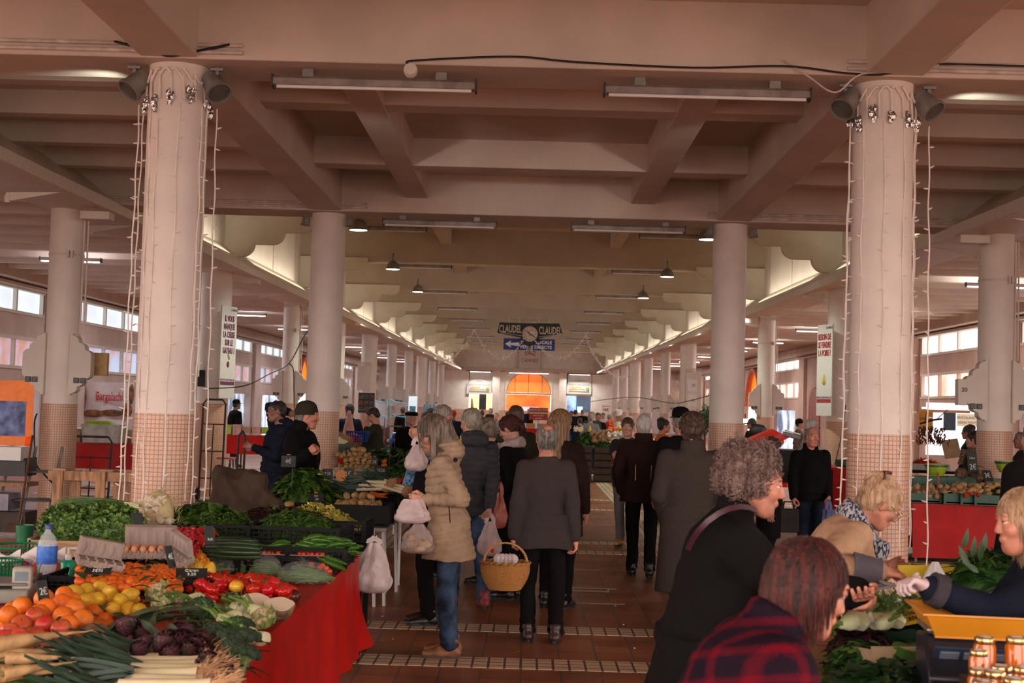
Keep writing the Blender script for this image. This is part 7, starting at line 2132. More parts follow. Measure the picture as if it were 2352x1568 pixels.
price_tag(at(797, 1102, 13.05), -.5, 'black slate leaning against the round orange disc', ('1€', ), (.12, .12), tilt=-.3)
for px, py in((735, 1094), (742, 1092), (750, 1096), (765, 1090)):
 put(wonion, at(px, py, 13.1), 'white turnip behind the herb heap', 'turnips', None, 1.0)
 # ================================================================== RIGHT FRONT STALL
t=thing('stall_table', 'table under the cabbages and jars, front right stall', 'table', (1.40, 5.0, 0))
MB().bb(-.40, .36, -1.35, 1.15, .80, .83).build('table_top', WOOD, t)
for x in(-.35, .3):
 for y in(-1.2, 1.0):MB().box((x, y, .4), (.05, .05, .8)).build('leg', GREY, t)
leafheap('savoy_cabbage', at(2090, 1470, 5.6), .40, .42, .17, 60, .22, .085, [GRN['dark'], GRN['blue']], 'dark crinkled savoy cabbage behind the yellow price card', 'cabbage', kind='thing', z0=.86, wave=.10, nn=8, up=1.2, curl=.3)
leafheap('savoy_cabbage', (at(2120, 1430, 6.0).x, 5.95), .34, .30, .14, 50, .18, .07, [GRN['dark'], GRN['blue']], 'dark crinkled savoy cabbage nearest the stallholder\'s glove', 'cabbage', kind='thing', z0=.88, wave=.10, nn=8, up=1.2, curl=.3)
leafheap('frisee_leaves', at(1990, 1446, 5.75), .26, .22, .10, 420, .07, .009, [GRN['mid'], GRN['light']], 'frilly green endive between white bulbs and radicchio', z0=.90, wave=.6, nn=6)
leafheap('radicchio', at(1975, 1482, 5.35), .22, .18, .08, 60, .09, .038, [GRN['purple']], 'dark purple radicchio head with pale rib', 'radicchio', kind='thing', z0=.90, wave=.1, nn=6)
leafheap('lambs_lettuce', at(2080, 1560, 4.75), .62, .50, .12, 420, .06, .024, [GRN['dark'], GRN['blue']], 'dark green rosettes of small round leaves nearest the viewer', z0=.84, wave=.05, nn=5, up=.9)
leafheap('chard_leaves', at(2140, 1500, 5.0), .34, .34, .12, 40, .24, .055, [GRN['dark'], GRN['mid']], 'dark broad leaves beside the black scale', z0=.86, wave=.1, nn=7)
leafheap('herb_leaves', at(1990, 1500, 5.15), .30, .3, .10, 160, .07, .02, [GRN['dark'], GRN['herb']], 'small dark leaves in front of the radicchio', z0=.86, wave=.2, nn=5)
seen_=[]
for i in range(400):
 px, py=1948+R.random()*112, 1392+R.random()*38
 q_=on(px, py, .99+R.uniform(-.02, .04))
 if len(seen_)>33 or any((q_-s_).length<.05 for s_ in seen_):continue
 seen_.append(q_)
 put(fennel if i%3 else wonion, q_, 'white bulb in the pile below the exchanging hands', 'white bulbs', (R.uniform(.8, 1.9), R.uniform(-.4, .4), R.uniform(0, 6)), R.uniform(.8, 1.0))
single('cardboard_box', MB().bb(-.10, .10, -.004, .0, -.05, .022).bb(-.10, -.095, 0, .2, -.05, .01), KRAFT, 'brown cardboard box edge among the dark leaves', 'box', at(2060, 1498, 5.0), (-.1, 0, .15), smooth=False)
t=price_tag(at(2098, 1432, 5.35), -.12, 'bright yellow price card with handwriting on the cabbages', ('Chou', '1.80€'), (.12, .085), m=mat('card_yellow', (.80, .55, .02), .5, var=.02), tilt=-1.0, ink=mat('ink_pen', (.10, .07, .03), .6));t.rotation_euler=(-1.0, -.25, -.1)
q=at(2192, 1480, 4.55)
t=thing('weighing_scale', 'black digital scale with metal plate under the yellow tray', 'scale', (q.x+.05, q.y, .835), -.12)
zc=q.z-.835
MB().prism([(-.10, 0), (.15, 0), (.15, zc+.02), (.0, zc+.03), (-.13, zc-.09)], 'x', -.15, .17).build('body', mat('scale_black', (.012, .014, .022), .35), t, bevel=.01)
MB().bb(-.14, .18, -.02, .20, zc+.035, zc+.055).build('plate', mat('steel', (.45, .43, .42), .25, metal=.9), t, bevel=.008)
d=MB();d.T=Matrix.Translation((0, -.072, zc-.028))@Matrix.Rotation(.83, 4, 'X')
d.box((0, 0, 0), (.26, .006, .10)).build('display_panel', mat('panel_bluegrey', (.03, .05, .10), .3), t)
for k, (x, w_, c_)in enumerate(((-.08, .06, (.20, .22, .28)), (-.005, .06, (.20, .22, .28)), (.07, .06, (.20, .22, .28)))):
 d=MB();d.T=Matrix.Translation((0, -.077, zc-.030))@Matrix.Rotation(.83, 4, 'X')
 d.box((x, 0, .01), (w_, .004, .035)).build('screen', mat('lcd_grey', c_, .2), t)
for k in range(6):
 d=MB();d.T=Matrix.Translation((0, -.077, zc-.030))@Matrix.Rotation(.83, 4, 'X')
 d.box((-.09+.034*k, 0, -.03), (.022, .006, .014)).build('button', mat('button_red', (.5, .04, .03), .4)if k in(3, 5)else mat('button_blue', (.05, .12, .4), .4), t)
q=at(2270, 1452, 4.65)
t=thing('weighing_tray', 'large yellow orange plastic tray on the scale', 'tray', (q.x, q.y, q.z), -.1)
YT=mat('tray_yellow', (.72, .27, .015), .4, var=.04)
m=MB()
pr_=[(-.20, -.13), (.20, -.13), (.20, .13), (-.20, .13)]
o_=[(-.235, -.165), (.26, -.165), (.26, .165), (-.235, .165)]
for(a, za, b, zb2)in((pr_, 0, o_, .07), (o_, .07, [(x*1.06, y*1.08)for x, y in o_], .072)):
 m.add([(x, y, za)for x, y in a]+[(x, y, zb2)for x, y in b], [(i, (i+1)%4, 4+(i+1)%4, 4+i)for i in range(4)])
m.add([(x, y, 0)for x, y in pr_], [(0, 1, 2, 3)])
o=m.build('tray', YT, t, smooth=False);sm_=o.modifiers.new('thick', 'SOLIDIFY');sm_.thickness=.006
HON=mat('honey', (.80, .21, .008), .10, col2=(.62, .12, .004), scale=5, coat=.5)
GOLD=mat('gold_lid', (.65, .45, .20), .22, metal=.9)
def jar(loc, lab, grp, s_=1.0):
 t=thing('honey_jar', lab, 'jar', loc, R.uniform(0, 6), grp)
 t.scale=(s_, )*3
 MB().lathe([(.028, 0), (.033, .006), (.033, .078), (.026, .092), (.026, .096)], 24).build('glass', HON, t)
 MB().lathe([(.029, .088), (.0305, .090), (.0305, .104), (.028, .108), (.004, .1085)], 24).build('lid', GOLD, t)
 MB().box((0, 0, .1095), (.03, .022, .001)).build('label', WHITE, t)
 return t
JT=.70
t=thing('jar_shelf', 'dark low shelf carrying the honey jars', 'shelf', (1.45, 3.95, 0))
MB().bb(-.27, .36, -.42, .17, .80, .984).bb(-.12, .36, .02, .20, .984, 1.036).build('box', mat('shelf_dark', (.03, .012, .008), .6), t)
for(px, py, Y, s_)in((2262, 1462, 4.10, 1.0), (2335, 1462, 4.08, 1.0), (2248, 1492, 3.98, .85)):
 q=at(px, py, Y);jar((q.x, Y, q.z-.108*s_), 'tall jar of amber honey standing higher beside the yellow tray', 'upper honey jars', s_)
for(px, py, Y, s_)in((2250, 1535, 3.85, 1.0), (2300, 1527, 3.90, 1.0), (2352, 1530, 3.82, 1.0), (2285, 1540, 3.75, .95), (2330, 1556, 3.68, 1.0), (2258, 1562, 3.66, .95)):
 q=at(px, py, Y);jar((q.x, Y, q.z-.108*s_), 'jar of amber honey in the low front row', 'lower honey jars', s_)
t=thing('stall_table', 'side table behind the stallholder with the yellow box', 'table', (2.20, 6.3, 0))
MB().bb(-.42, .5, -.45, .45, .90, .93).build('table_top', WOOD, t)
for x in(-.36, .44):
 for y in(-.38, .38):MB().box((x, y, .45), (.05, .05, .9)).build('leg', GREY, t)
q=at(2200, 1325, 6.1)
t=thing('cardboard_box', 'yellow and black printed cardboard box with leaves', 'box', (q.x+.02, 6.15, .935), .25)
MB().bb(-.22, .22, -.15, -.145, 0, .12).bb(-.22, .22, .145, .15, 0, .2).bb(-.22, -.215, -.15, .15, 0, .15).bb(.215, .22, -.15, .15, 0, .15).build('sides', MATS['card_yellow'], t)
MB().bb(-.20, .21, -.156, -.151, .02, .085).build('black_band', BLACK, t)
lettering('lettering', 'QUALITY', .05, MATS['card_yellow'], t, (.0, -.158, .05))
leafheap('bay_leaves', at(2275, 1290, 6.1), .52, .36, .24, 260, .11, .019, [GRN['dark'], GRN['mid']], 'branches of dark glossy bay leaves beside the blond stallholder', z0=1.0, nn=6, up=1.0, wave=.05, stems=True)
for k in range(7):
 q=at(2232, 1260+k*9, 6.0)
 single('bay_leaf', MB().leaf((0, 0, 0), (R.uniform(-.8, .2), -.2, R.uniform(.2, 1)), (0, -1, .3), .09, .014, .2, n=6), GRN['dark'], 'single bay leaf sticking out beside the yellow box', 'leaf', q+Vector((R.uniform(-.04, .05), 0, 0)), (0, 0, 0), 'stray bay leaves')
q=at(2022, 1352, 4.93)
single('coin_purse', MB().box((0, 0, 0), (.085, .05, .010)).box((.03, 0, .008), (.05, .04, .006), ry=.3), mat('purse_grey', (.30, .27, .27), .4), 'small grey purse and coins in the open palm', 'purse', (q.x, q.y, q.z+.008), (.1, -.15, .2))
# ================================================================== THINGS FARTHER AWAY
def table(loc, w, d, z, label, top=None, leg=GREY, cloth=None, drop=.6, rz=0.0, clabel=None):
 t=thing('folding_table', label, 'table', loc, rz)
 MB().bb(-w/2, w/2, -d/2, d/2, z-.03, z).build('table_top', top or mat('table_grey', (.34, .32, .30), .6), t)
 for x in(-w/2+.08, w/2-.08):
  for y in(-d/2+.08, d/2-.08):MB().tube([(x, y, z-.03), (x*1.0, y, 0)], .018, 6).build('leg', leg, t)
 if cloth:
  m=MB()
  def sk(u, v):
   per=2*(w+d);s_=u*per
   if s_<w:p=(-w/2+s_, -d/2);nn=(0, -1)
   elif s_<w+d:p=(w/2, -d/2+s_-w);nn=(1, 0)
   elif s_<2*w+d:p=(w/2-(s_-w-d), d/2);nn=(0, 1)
   else:p=(-w/2, d/2-(s_-2*w-d));nn=(-1, 0)
   f=.012+v*.025*(1+math.sin(s_*8+1))
   return(p[0]+nn[0]*f, p[1]+nn[1]*f, z+.006-v*drop)
  m.grid(sk, 120, 6)
  m.add([(-w/2-.012, -d/2-.012, z+.006), (w/2+.012, -d/2-.012, z+.006), (w/2+.012, d/2+.012, z+.006), (-w/2-.012, d/2+.012, z+.006)], [(0, 1, 2, 3)])
  o=m.build('tablecloth', cloth);o.location=loc;o.rotation_euler=(0, 0, rz)
  tag(o, clabel, 'tablecloth')
 return t
table((6.05, 17.9, 0), 2.3, 1.3, .74, 'table under the red cloth behind the right garlanded column', cloth=RED, drop=.68, clabel='deep red cloth over the table behind the right garlanded column')
for i, (px, py, Y, w, h, lab)in enumerate(((2122, 1141, 17.3, .42, .12, 'green crate of onions at the left end of the red table'), (2172, 1135, 17.5, .40, .12, 'green crate of small onions, second on the red table'), (2200, 1150, 17.2, .34, .13, 'green crate of potatoes, third on the red table'), (2235, 1155, 17.15, .30, .14, 'green crate of potatoes and tomatoes, fourth on the red table'), (2278, 1160, 17.1, .42, .13, 'green crate of courgettes, fifth on the red table'), (2140, 1098, 18.1, .5, .14, 'green crate under the lime bowls, back row'), (2230, 1100, 18.1, .60, .15, 'green crate of celeriac in the back row'), (2300, 1105, 18.0, .40, .15, 'green crate at the column end of the back row'))):
 q=at(px, py+14, Y)
 crate((q.x, Y+.15, max(.752, q.z-h*.3)), (w, .32, h), lab, CRG, slats=False)
bpy.context.view_layer.update()
def pile(pr, px0, px1, py0, py1, Y, n, lab, grp, sc=(.95, 1.1)):
 seen_=[];rr_=max(pr.dimensions)*.42*sc[0]
 for i in range(n*12):
  v=R.random()
  q=at(R.uniform(px0, px1), py0+(py1-py0)*v, Y-.25*v+R.uniform(-.1, .1))
  if len(seen_)>=n or any((q-s_).length<rr_ for s_ in seen_):continue
  seen_.append(q)
  put(pr, q, lab, grp, None, R.uniform(*sc))
pile(potato, 2185, 2305, 1112, 1135, 17.6, 60, 'yellow potato in the green crates on the red table', 'red table potatoes', (1.1, 1.3))
pile(onion, 2098, 2178, 1115, 1140, 17.6, 40, 'brown onion in the green crates by the column', 'red table onions', (1.1, 1.3))
pile(tomato, 2212, 2250, 1132, 1140, 17.25, 9, 'small red tomato in the green crate of the red table', 'red table tomatoes', (.6, .7))
for k, (px, py, s_)in enumerate(((2208, 1087, 1.0), (2245, 1085, 1.25), (2250, 1097, .8))):
 single('celeriac', MB().ball((0, 0, 0), .085*s_, 18, 12, sc=(1, 1, .9), fn=lambda p:1+.07*math.sin(p.x*9)*math.sin(p.y*8+p.z*7)), M_CEL, ('knobbly celeriac left of the chalk board', 'biggest celeriac right of the chalk board', 'small celeriac below the biggest one')[k], 'celeriac', at(px, py, 18.1))
LIME=mat('plastic_lime', (.36, .55, .03), .35)
for px, py, lab in((2150, 1092, 'lime green plastic bowl beside the garlanded column'), (2312, 1085, 'lime green plastic bowl beside the outer right column')):
 q=at(px, py, 18.0)
 t=thing('plastic_bowl', lab, 'bowl', (q.x, 18.0, q.z))
 MB().lathe([(.09, 0), (.12, .05), (.142, .12), (.150, .155), (.146, .155), (.137, .12), (.115, .05), (.085, .008)], 28, cap=True).build('bowl', LIME, t)
 MB().lathe([(.148, .118), (.152, .122), (.152, .140), (.148, .142)], 28, cap=False).build('blue_band', mat('plastic_navy', (.03, .04, .16), .4), t)
q=at(2155, 1106, 17.85)
single('price_stake', MB().box((0, 0, 0), (.025, .012, .24)), mat('stake_red', (.4, .02, .015), .5), 'thin red stake in front of the lime bowl', 'stake', q)
price_tag(at(2236, 1088, 17.9), .2, 'large black chalk board between the two celeriacs', ('Céleri', '2€'), (.14, .30), tilt=-.2);price_tag(at(2272, 1105, 17.7), .3, 'black chalk slate at the outer column end of red table', ('3€', ), (.14, .16), tilt=-.5)
leafheap('courgette_leaves', at(2300, 1135, 17.4), .42, .3, .12, 60, .12, .04, [GRN['dark']], 'dark green vegetables at the right end of the red table', z0=.86)
t=thing('dried_peppers', 'bunches of dried brown peppers hanging on a branch', 'dried peppers', at(2140, 972, 20))
b=MB()
for(cx, n_)in((-.14, 46), (-.02, 50), (.13, 44)):
 for k in range(n_):
  p=Vector((cx+R.gauss(0, .05), R.gauss(0, .05), R.uniform(-.27, -.04)))
  b.tube([p, p+Vector((R.uniform(-.02, .02), R.uniform(-.02, .02), -.035)), p+Vector((R.uniform(-.03, .03), R.uniform(-.02, .02), -.065))], .012, 5, r2=.003)
tag(b.build('peppers', mat('pepper_dry', (.16, .045, .022), .4, var=.3, scale=20), t), kind='stuff')
MB().tube([(-.17, 0, -.01), (.02, 0, .05), (.15, 0, .07)], .016, 6).tube([(-.1, 0, .0), (-.08, 0, .16)], .006, 5).tube([(.06, 0, .05), (.24, 0, .22)], .006, 5).build('branch', DARK, t)
q=at(2127, 966, 24);t=thing('hanging_banner', 'narrow yellow banner with black letters behind the dried peppers', 'banner', (q.x, q.y, q.z))
MB().box((0, 0, 0), (.24, .01, .34)).build('cloth', mat('banner_yellow', (.78, .36, .02), .6), t);lettering('lettering', 'L’HERBE', .06, BLACK, t, (0, -.01, .03))
q=at(2228, 965, 33);t=thing('shop_sign', 'pale hand painted sign seen through the right wall opening', 'sign', (q.x, q.y, q.z))
MB().box((0, 0, 0), (.62, .02, .30)).build('board', mat('board_pale', (.80, .66, .46), .6, emit=.25, var=.02), t);lettering('lettering', 'BRICOLAGE ELEC', .085, MATS['letter_grey'], t, (0, -.02, .06));lettering('lettering', 'VERRE PEINTURE', .08, MATS['letter_grey'], t, (0, -.02, -.06))
q=at(2168, 938, 30);t=thing('fluorescent_lamp', 'lit strip light over the bright opening, right', 'ceiling light', (q.x, q.y, q.z));MB().box((0, 0, 0), (.95, .06, .03)).build('tube', TUBE_ON, t);MB().box((0, .02, -.06), (1.15, .06, .06)).build('housing', mat('beam_brown', (.25, .10, .05), .6), t)
q=at(2175, 985, 34);t=thing('shop_window', 'bright shop front with dark notice beyond the right opening', 'shop front', (q.x+.3, 33.9, q.z))
MB().box((0, 0, 0), (1.7, .05, 1.3)).build('front', mat('shop_bright', (.85, .88, 1.0), .6, emit=1.2, var=.12, scale=2), t);MB().box((-.28, -.04, .22), (.30, .02, .5)).build('notice', mat('notice_dark', (.03, .05, .08), .5), t)
q=at(2185, 1030, 21.5);single('cardboard_sheet', MB().box((0, 0, 0), (.26, .02, .30), rx=-.3, ry=-.15), KRAFT, 'brown cardboard sheet standing behind the dried peppers', 'cardboard', q)
t=thing('folding_table', 'table with flat white boxes behind the red table', 'table', (6.55, 21.3, 0));MB().bb(-.9, 1.1, -.3, .4, .98, 1.02).build('table_top', CRB, t)
for x in(-.8, 1.0):MB().bb(x-.03, x+.03, -.03, .03, 0, .98).build('leg', GREY, t)
for k, px in enumerate((2115, 2160)):
 q=at(px, 1060, 21.0);single('flat_box', MB().box((0, 0, .05), (.34, .3, .09)), mat('box_white', (.58, .56, .54), .7, var=.03), ('flat white box left of its twin, behind the red table', 'flat white box right of its twin, behind the red table')[k], 'box', (q.x, 21.2, 1.025), smooth=False)
q=at(2120, 1040, 21.4);leafheap('chilli_heap', (q.x, 21.3), .5, .3, .10, 90, .07, .008, [mat('chilli_red', (.5, .02, .01), .35)], 'heap of bright red dried chillies under the hanging peppers', z0=1.12, cat='chillies')
table((5.72, 24.4, 0), .75, 1.4, .92, 'narrow table under red cloth right of the bald man', cloth=RED, drop=.86, clabel='red cloth hanging right of the bald man\'s blue bag')
crate((5.8, 24.2, .93), (.46, .4, .12), 'green crate with carrots right of the bald man', CRG, slats=False)
pile(carrot, 1918, 1942, 1078, 1088, 24.2, 14, 'orange carrot in the green crate right of the bald man', 'crate carrots')
table((4.6, 25.8, 0), 1.5, 1.2, 1.16, 'dark table behind the curly haired woman', cloth=BLACK, drop=.6, clabel='black cloth on the table behind the curly haired woman')
t=thing('red_awning_cloth', 'red cloth sloping beside the old scale, right middle', 'cloth', (0, 0, 0))
a, b_, c_, d_=at(1683, 1020, 25), at(1757, 1032, 25), at(1825, 1000, 25.6), at(1765, 985, 26)
MB().grid(lambda u, v:(a.lerp(b_, u)).lerp(d_.lerp(c_, u), v)+Vector((0, 0, .02*math.sin(u*9))), 10, 6).build('cloth', RED, t)
t['category']='cloth'
q=at(1818, 995, 25);t=thing('weighing_scale', 'grey blue scale on the red sloping cloth', 'scale', (q.x, q.y, q.z-.04));MB().box((0, 0, 0), (.30, .25, .08), ry=.25).build('body', GREY, t, bevel=.01);MB().box((.02, 0, .06), (.26, .2, .02), ry=.25).build('plate', mat('steel', (.45, .43, .42), .25, metal=.9), t)
pile(lemon, 1775, 1798, 1000, 1016, 26.5, 10, 'yellow fruit beside the sloping red cloth', 'yellow fruits right', (.9, 1.1))
pile(orange, 1780, 1800, 1008, 1020, 26.0, 8, 'orange fruit beside the sloping red cloth', 'orange fruits right', (.9, 1.1))
table((at(1725, 1010, 30).x, 30, 0), 1.4, 1.0, 1.05, 'table with red produce behind the second right column', cloth=RED, drop=.8, clabel='red cloth behind the second right column')
q=at(1722, 985, 30)
single('display_hood', MB().tube([(-.45, 0, 0), (-.3, 0, .10), (0, 0, .13), (.3, 0, .08), (.42, 0, -.08), (.44, 0, -.2)], .02, 6).ball((.18, 0, -.05), .2, 14, 8, sc=(1, .6, .7)), BLACK, 'dark curved display hood behind the second right column', 'display hood', q)
q=at(1712, 968, 44);t=thing('wall_lamp', 'warm lit lamp glowing past the second right column', 'lamp', (q.x, q.y, q.z));MB().ball((0, 0, 0), .13, 12, 8, sc=(1.6, .6, .7)).build('bulb', mat('warm_glow', (1, .72, .42), .5, emit=8), t);MB().tube([(0, 0, 0), (0, .05, .25)], .02, 6).build('arm', DARK, t)
q=at(1620, 962, 36)
t=thing('potted_tree', 'small dark leafy potted tree left of the second right column', 'tree', (q.x, q.y, 0))
m=MB()
m.ball((0, 0, q.z), 1, 12, 8, sc=(.22, .2, .26))
for k in range(420):
 a, b=R.uniform(0, 6.28), math.acos(R.uniform(-1, 1));d_=Vector((math.sin(b)*math.cos(a), math.sin(b)*math.sin(a), math.cos(b)))
 m.leaf(Vector((0, 0, q.z))+Vector((d_.x*.30, d_.y*.28, d_.z*.34))*R.uniform(.7, 1.1), d_+Vector((R.uniform(-1, 1), 0, R.uniform(-1, 1)))*.7, (0, 0, 1), .08, .022, .3, n=2)
m.build('crown', GRN['dark'], t);MB().tube([(0, 0, .3), (0, 0, q.z-.2)], .025, 6).build('trunk', mat('stem_brown', (.08, .04, .02), .7), t);MB().lathe([(.12, 0), (.17, .3), (.15, .3), (.1, .02)], 20).build('pot', mat('pot_terracotta', (.35, .12, .05), .7), t)
t=thing('stall_table', 'long table under the onion stall in the aisle', 'table', (1.9, 35.6, 0));MB().bb(-1.1, 1.3, -.9, 1.6, .84, .88).build('table_top', WOOD, t)
for x in(-1.0, 1.2):
 for y in(-.8, 1.5):MB().bb(x-.03, x+.03, y-.03, y+.03, 0, .84).build('leg', GREY, t)
for cx, n_ in((1338, 5), (1384, 5)):
 for k in range(n_):
  q=at(cx, 1095, 34.3)
  crate((q.x, 34.3, .01+.175*k), (.42 if cx==1384 else.40, .35, .165), 'brown crate in the %s stack of the onion stall'%('left', 'right')[cx==1384], CRN, slats=False, group='%s crate stack at the onion stall'%('left', 'right')[cx==1384])
pile(onion, 1358, 1402, 990, 1016, 34.9, 110, 'golden onion heaped in the middle aisle stall', 'golden onions', (1.1, 1.5))
pile(wonion, 1398, 1435, 992, 1024, 34.8, 70, 'pale round turnip heaped right of the golden onions', 'aisle turnips', (1.1, 1.5))
leafheap('spinach_leaves', at(1345, 1015, 34.8), .50, .5, .32, 180, .10, .04, [GRN['mid'], GRN['dark']], 'dark green leaves left of the golden onions', z0=.92)
leafheap('parsley_heap', at(1386, 1022, 34.3), .46, .3, .16, 160, .07, .03, [GRN['mid'], GRN['dark']], 'bright green leaves below the golden onions', z0=.88)
leafheap('fennel_greens', at(1420, 985, 37), 1.0, 1.2, .25, 200, .14, .04, [GRN['mid'], GRN['dark']], 'green vegetables behind the golden onions', z0=.95)
pile(mandarin, 1398, 1418, 982, 988, 36.5, 14, 'orange fruit in the row behind the golden onions', 'aisle mandarins', (1.3, 1.6))
pile(garlic, 1320, 1338, 982, 990, 36.5, 22, 'white garlic bulb left behind the golden onions', 'aisle garlic', (1.3, 1.7))
pile(lemon, 1422, 1436, 978, 986, 37, 14, 'yellow fruit behind the pale turnips', 'aisle lemons', (1.1, 1.4))
for px, py, lab, c_ in((1355, 990, 'yellow and white paper price cone at the onion stall', 'card_yellow'), (1393, 960, None, None)):
 if lab:single('price_cone', MB().lathe([(.05, 0), (.004, .16)], 10), MATS[c_], lab, 'price tag', at(px, py, 35.3))
t=price_tag(at(1405, 976, 37), 0, 'orange red price card above the fruit in the aisle', ('2€', ), (.14, .12), m=mat('card_orange', (.75, .12, .02), .5, var=.02), ink=BLACK)
t=price_tag(at(1404, 1000, 35.0), 0, 'black price slate standing among the golden onions', ('1.80', ), (.13, .09));t=price_tag(at(1414, 993, 35.2), 0, 'round yellow price disc among the pale turnips', ('2', ), (.06, .07), m=MATS['card_yellow'], ink=BLACK)
table((at(1430, 1060, 35.6).x, 35.5, 0), .7, 1.4, .86, 'narrow table under a red cloth beside the crate stacks', cloth=RED, drop=.42, clabel='red cloth hanging right of the onion crate stacks')
q=at(1237, 950, 62);t=thing('stall_sign', 'red and green olive stall sign on a stand', 'sign', (q.x, 62, q.z))
MB().box((0, 0, .18), (.86, .03, .20)).build('top_band', mat('sign_red', (.40, .02, .02), .5), t);MB().box((0, 0, .05), (.86, .03, .05)).build('green_band', mat('sign_green', (.30, .38, .04), .5), t);MB().box((0, 0, -.14), (.86, .03, .30)).build('lower_band', MATS['sign_red'], t)
lettering('lettering', "MAISON DE L'OLIVE", .105, WS, t, (0, -.03, .18));lettering('lettering', 'huiles et olives', .08, WS, t, (0, -.03, -.08));lettering('lettering', 'tapenades', .08, WS, t, (0, -.03, -.2))
MB().bb(-.02, .02, .02, .06, -q.z, -.2).build('post', GREY, t)
table((at(1225, 975, 58).x, 58, 0), 2.4, 1.0, .95, 'table of the olive stall', cloth=RED, drop=.5, clabel='red cloth of the olive stall')
for k in range(16):
 q=at(1198+4.2*k, 962, 58);single('jar', MB().lathe([(.05, 0), (.05, R.uniform(.10, .2)), (.03, .22)], 10), R.choice([MATS['card_orange'], WHITE, HON, MATS['sign_green'], GREY]), 'small pot or jar on the olive stall table', 'jar', (q.x, 57.9, .96), group='pots on the olive stall')
q=at(1391, 938, 60);t=thing('price_board', 'white board with a red ten euro price', 'sign', (q.x, 60, q.z));MB().box((0, 0, 0), (.34, .03, .36)).build('board', WHITE, t);MB().box((0, -.02, .1), (.34, .01, .03)).build('line', MATS['card_orange'], t);lettering('lettering', '10€', .17, mat('ink_red', (.55, .03, .02), .5), t, (0, -.02, -.06), bold=.006)
q=at(1086, 935, 78);t=thing('flag', 'drooping red and white flag before the far left doorway', 'flag', (q.x, 78, q.z));MB().prism([(-.12, -.4), (.12, -.45), (-.02, .5), (-.10, .5)], 'y', -.02, .02).build('red_part', MATS['ink_red'], t);MB().prism([(-.02, .0), (.05, .0), (-.02, .5), (-.08, .5)], 'y', -.04, -.02).build('white_part', WHITE, t);MB().tube([(-.12, 0, -q.z), (-.1, 0, .6)], .015, 5).build('pole', GREY, t)
for k, (px, Y, w, lab, cl)in enumerate(((1470, 44, 2.2, 'stall table under the right far columns', WHITE), (1050, 60, 2.0, 'stall table left of the silver haired man, far', RED), (1000, 34, 1.6, 'stall table beyond the flat cap man', WHITE), (1548, 31, 1.5, 'stall table behind the orange jacket', BLACK), (925, 30, 1.4, 'stall table near the flat cap man', BLACK), (1290, 62, 1.3, 'blue draped table at the far right doorway', mat('cloth_royal', (.02, .05, .25), .6)))):
 table((at(px, 950, Y).x, Y, 0), w, 1.1, .9, lab, cloth=cl, drop=.5, clabel='cloth on the '+lab)
 prr, nm=((tomato, 'red tomato'), (orange, 'orange'), (lemon, 'lemon'), (mandarin, 'mandarin'), (onion, 'onion'), (apple, 'apple'))[k]
 for i in range(24):
  put(prr, (at(px, 950, Y).x+R.uniform(-w/2, w/2)*.9, Y+R.uniform(-.45, .45), .95+R.random()*.1), '%s on the %s'%(nm, lab), '%s on the %s'%(nm, lab), None, 1.4)
q=at(915, 1000, 24);t=thing('plastic_bag', 'bright blue plastic sack in a metal trolley', 'bag', (q.x, q.y, q.z-.15));MB().ball((0, 0, 0), .18, 16, 10, sc=(1, .8, 1.3), fn=lambda p:1+.1*math.sin(p.x*7)*math.sin(p.z*9)).build('sack', mat('sack_blue', (.01, .12, .55), .3), t);MB().ball((.12, .02, -.14), .15, 12, 8).build('lower_sack', mat('sack_navy', (.01, .02, .2), .35), t)
t=thing('trolley', 'metal trolley frame behind the blue sack', 'trolley', (q.x-.08, q.y+.1, 0));MB().tube([(-.18, 0, 0), (-.18, 0, 1.35), (-.12, 0, 1.42), (.12, 0, 1.42), (.18, 0, 1.35), (.18, 0, 0)], .014, 6).build('frame', GREY, t);MB().bb(-.2, .2, -.2, .05, .05, .08).build('plate', GREY, t)
q=at(846, 925, 34);t=thing('notice_board', 'dark board with pictures on the left big pillar', 'notice board', (q.x, 33.6, q.z));MB().box((0, 0, 0), (.40, .05, .5)).build('board', mat('board_dark', (.022, .014, .014), .5, var=.4, scale=9), t)
for i in range(3):
 for j in range(3):MB().box((-.13+.13*i, -.03, .15-.15*j), (.10, .01, .11)).build('picture', mat('picture_%d'%((i*2+j)%3), ((.12, .10, .03), (.25, .04, .03), (.05, .07, .10))[(i*2+j)%3], .5, var=.4, scale=20), t)
for px, lab in((872, 'near the red suitcase'), (915, 'between two pink columns')):
 q=at(px, 940, 40);t=thing('railing', 'light blue metal railing '+lab, 'railing', (q.x, 40, 0));
 for z_ in(1.5, 1.9):MB().tube([(-.26, 0, z_+.06), (-.05, 0, z_-.03), (.26, 0, z_-.06)], .016, 6).build('rail', mat('paint_cyan', (.12, .45, .70), .5), t)
 for x in(-.22, .22):MB().tube([(x, 0, 0), (x, 0, 1.95)], .014, 6).build('post', MATS['paint_cyan'], t)
q=at(875, 975, 30);t=thing('suitcase', 'dark red suitcase standing near the blue railing', 'suitcase', (q.x, 30, 0));MB().bb(-.2, .2, -.12, .12, .05, 1.3).build('shell', mat('suit_red', (.10, .015, .012), .5), t, bevel=.03);MB().tube([(-.08, 0, 1.3), (-.08, 0, 1.5), (.08, 0, 1.5), (.08, 0, 1.3)], .01, 6).build('handle', DARK, t)
q=at(948, 935, 55);t=thing('info_panel', 'white lit panel with blue figures between left columns', 'panel', (q.x, 55, q.z));MB().box((0, 0, 0), (.35, .04, .9)).build('sheet', mat('panel_lit', (.75, .90, 1.0), .5, emit=.7, var=.08, scale=6), t);MB().box((0, -.03, -.1), (.25, .01, .3)).build('figures', MATS['paint_cyan'], t)
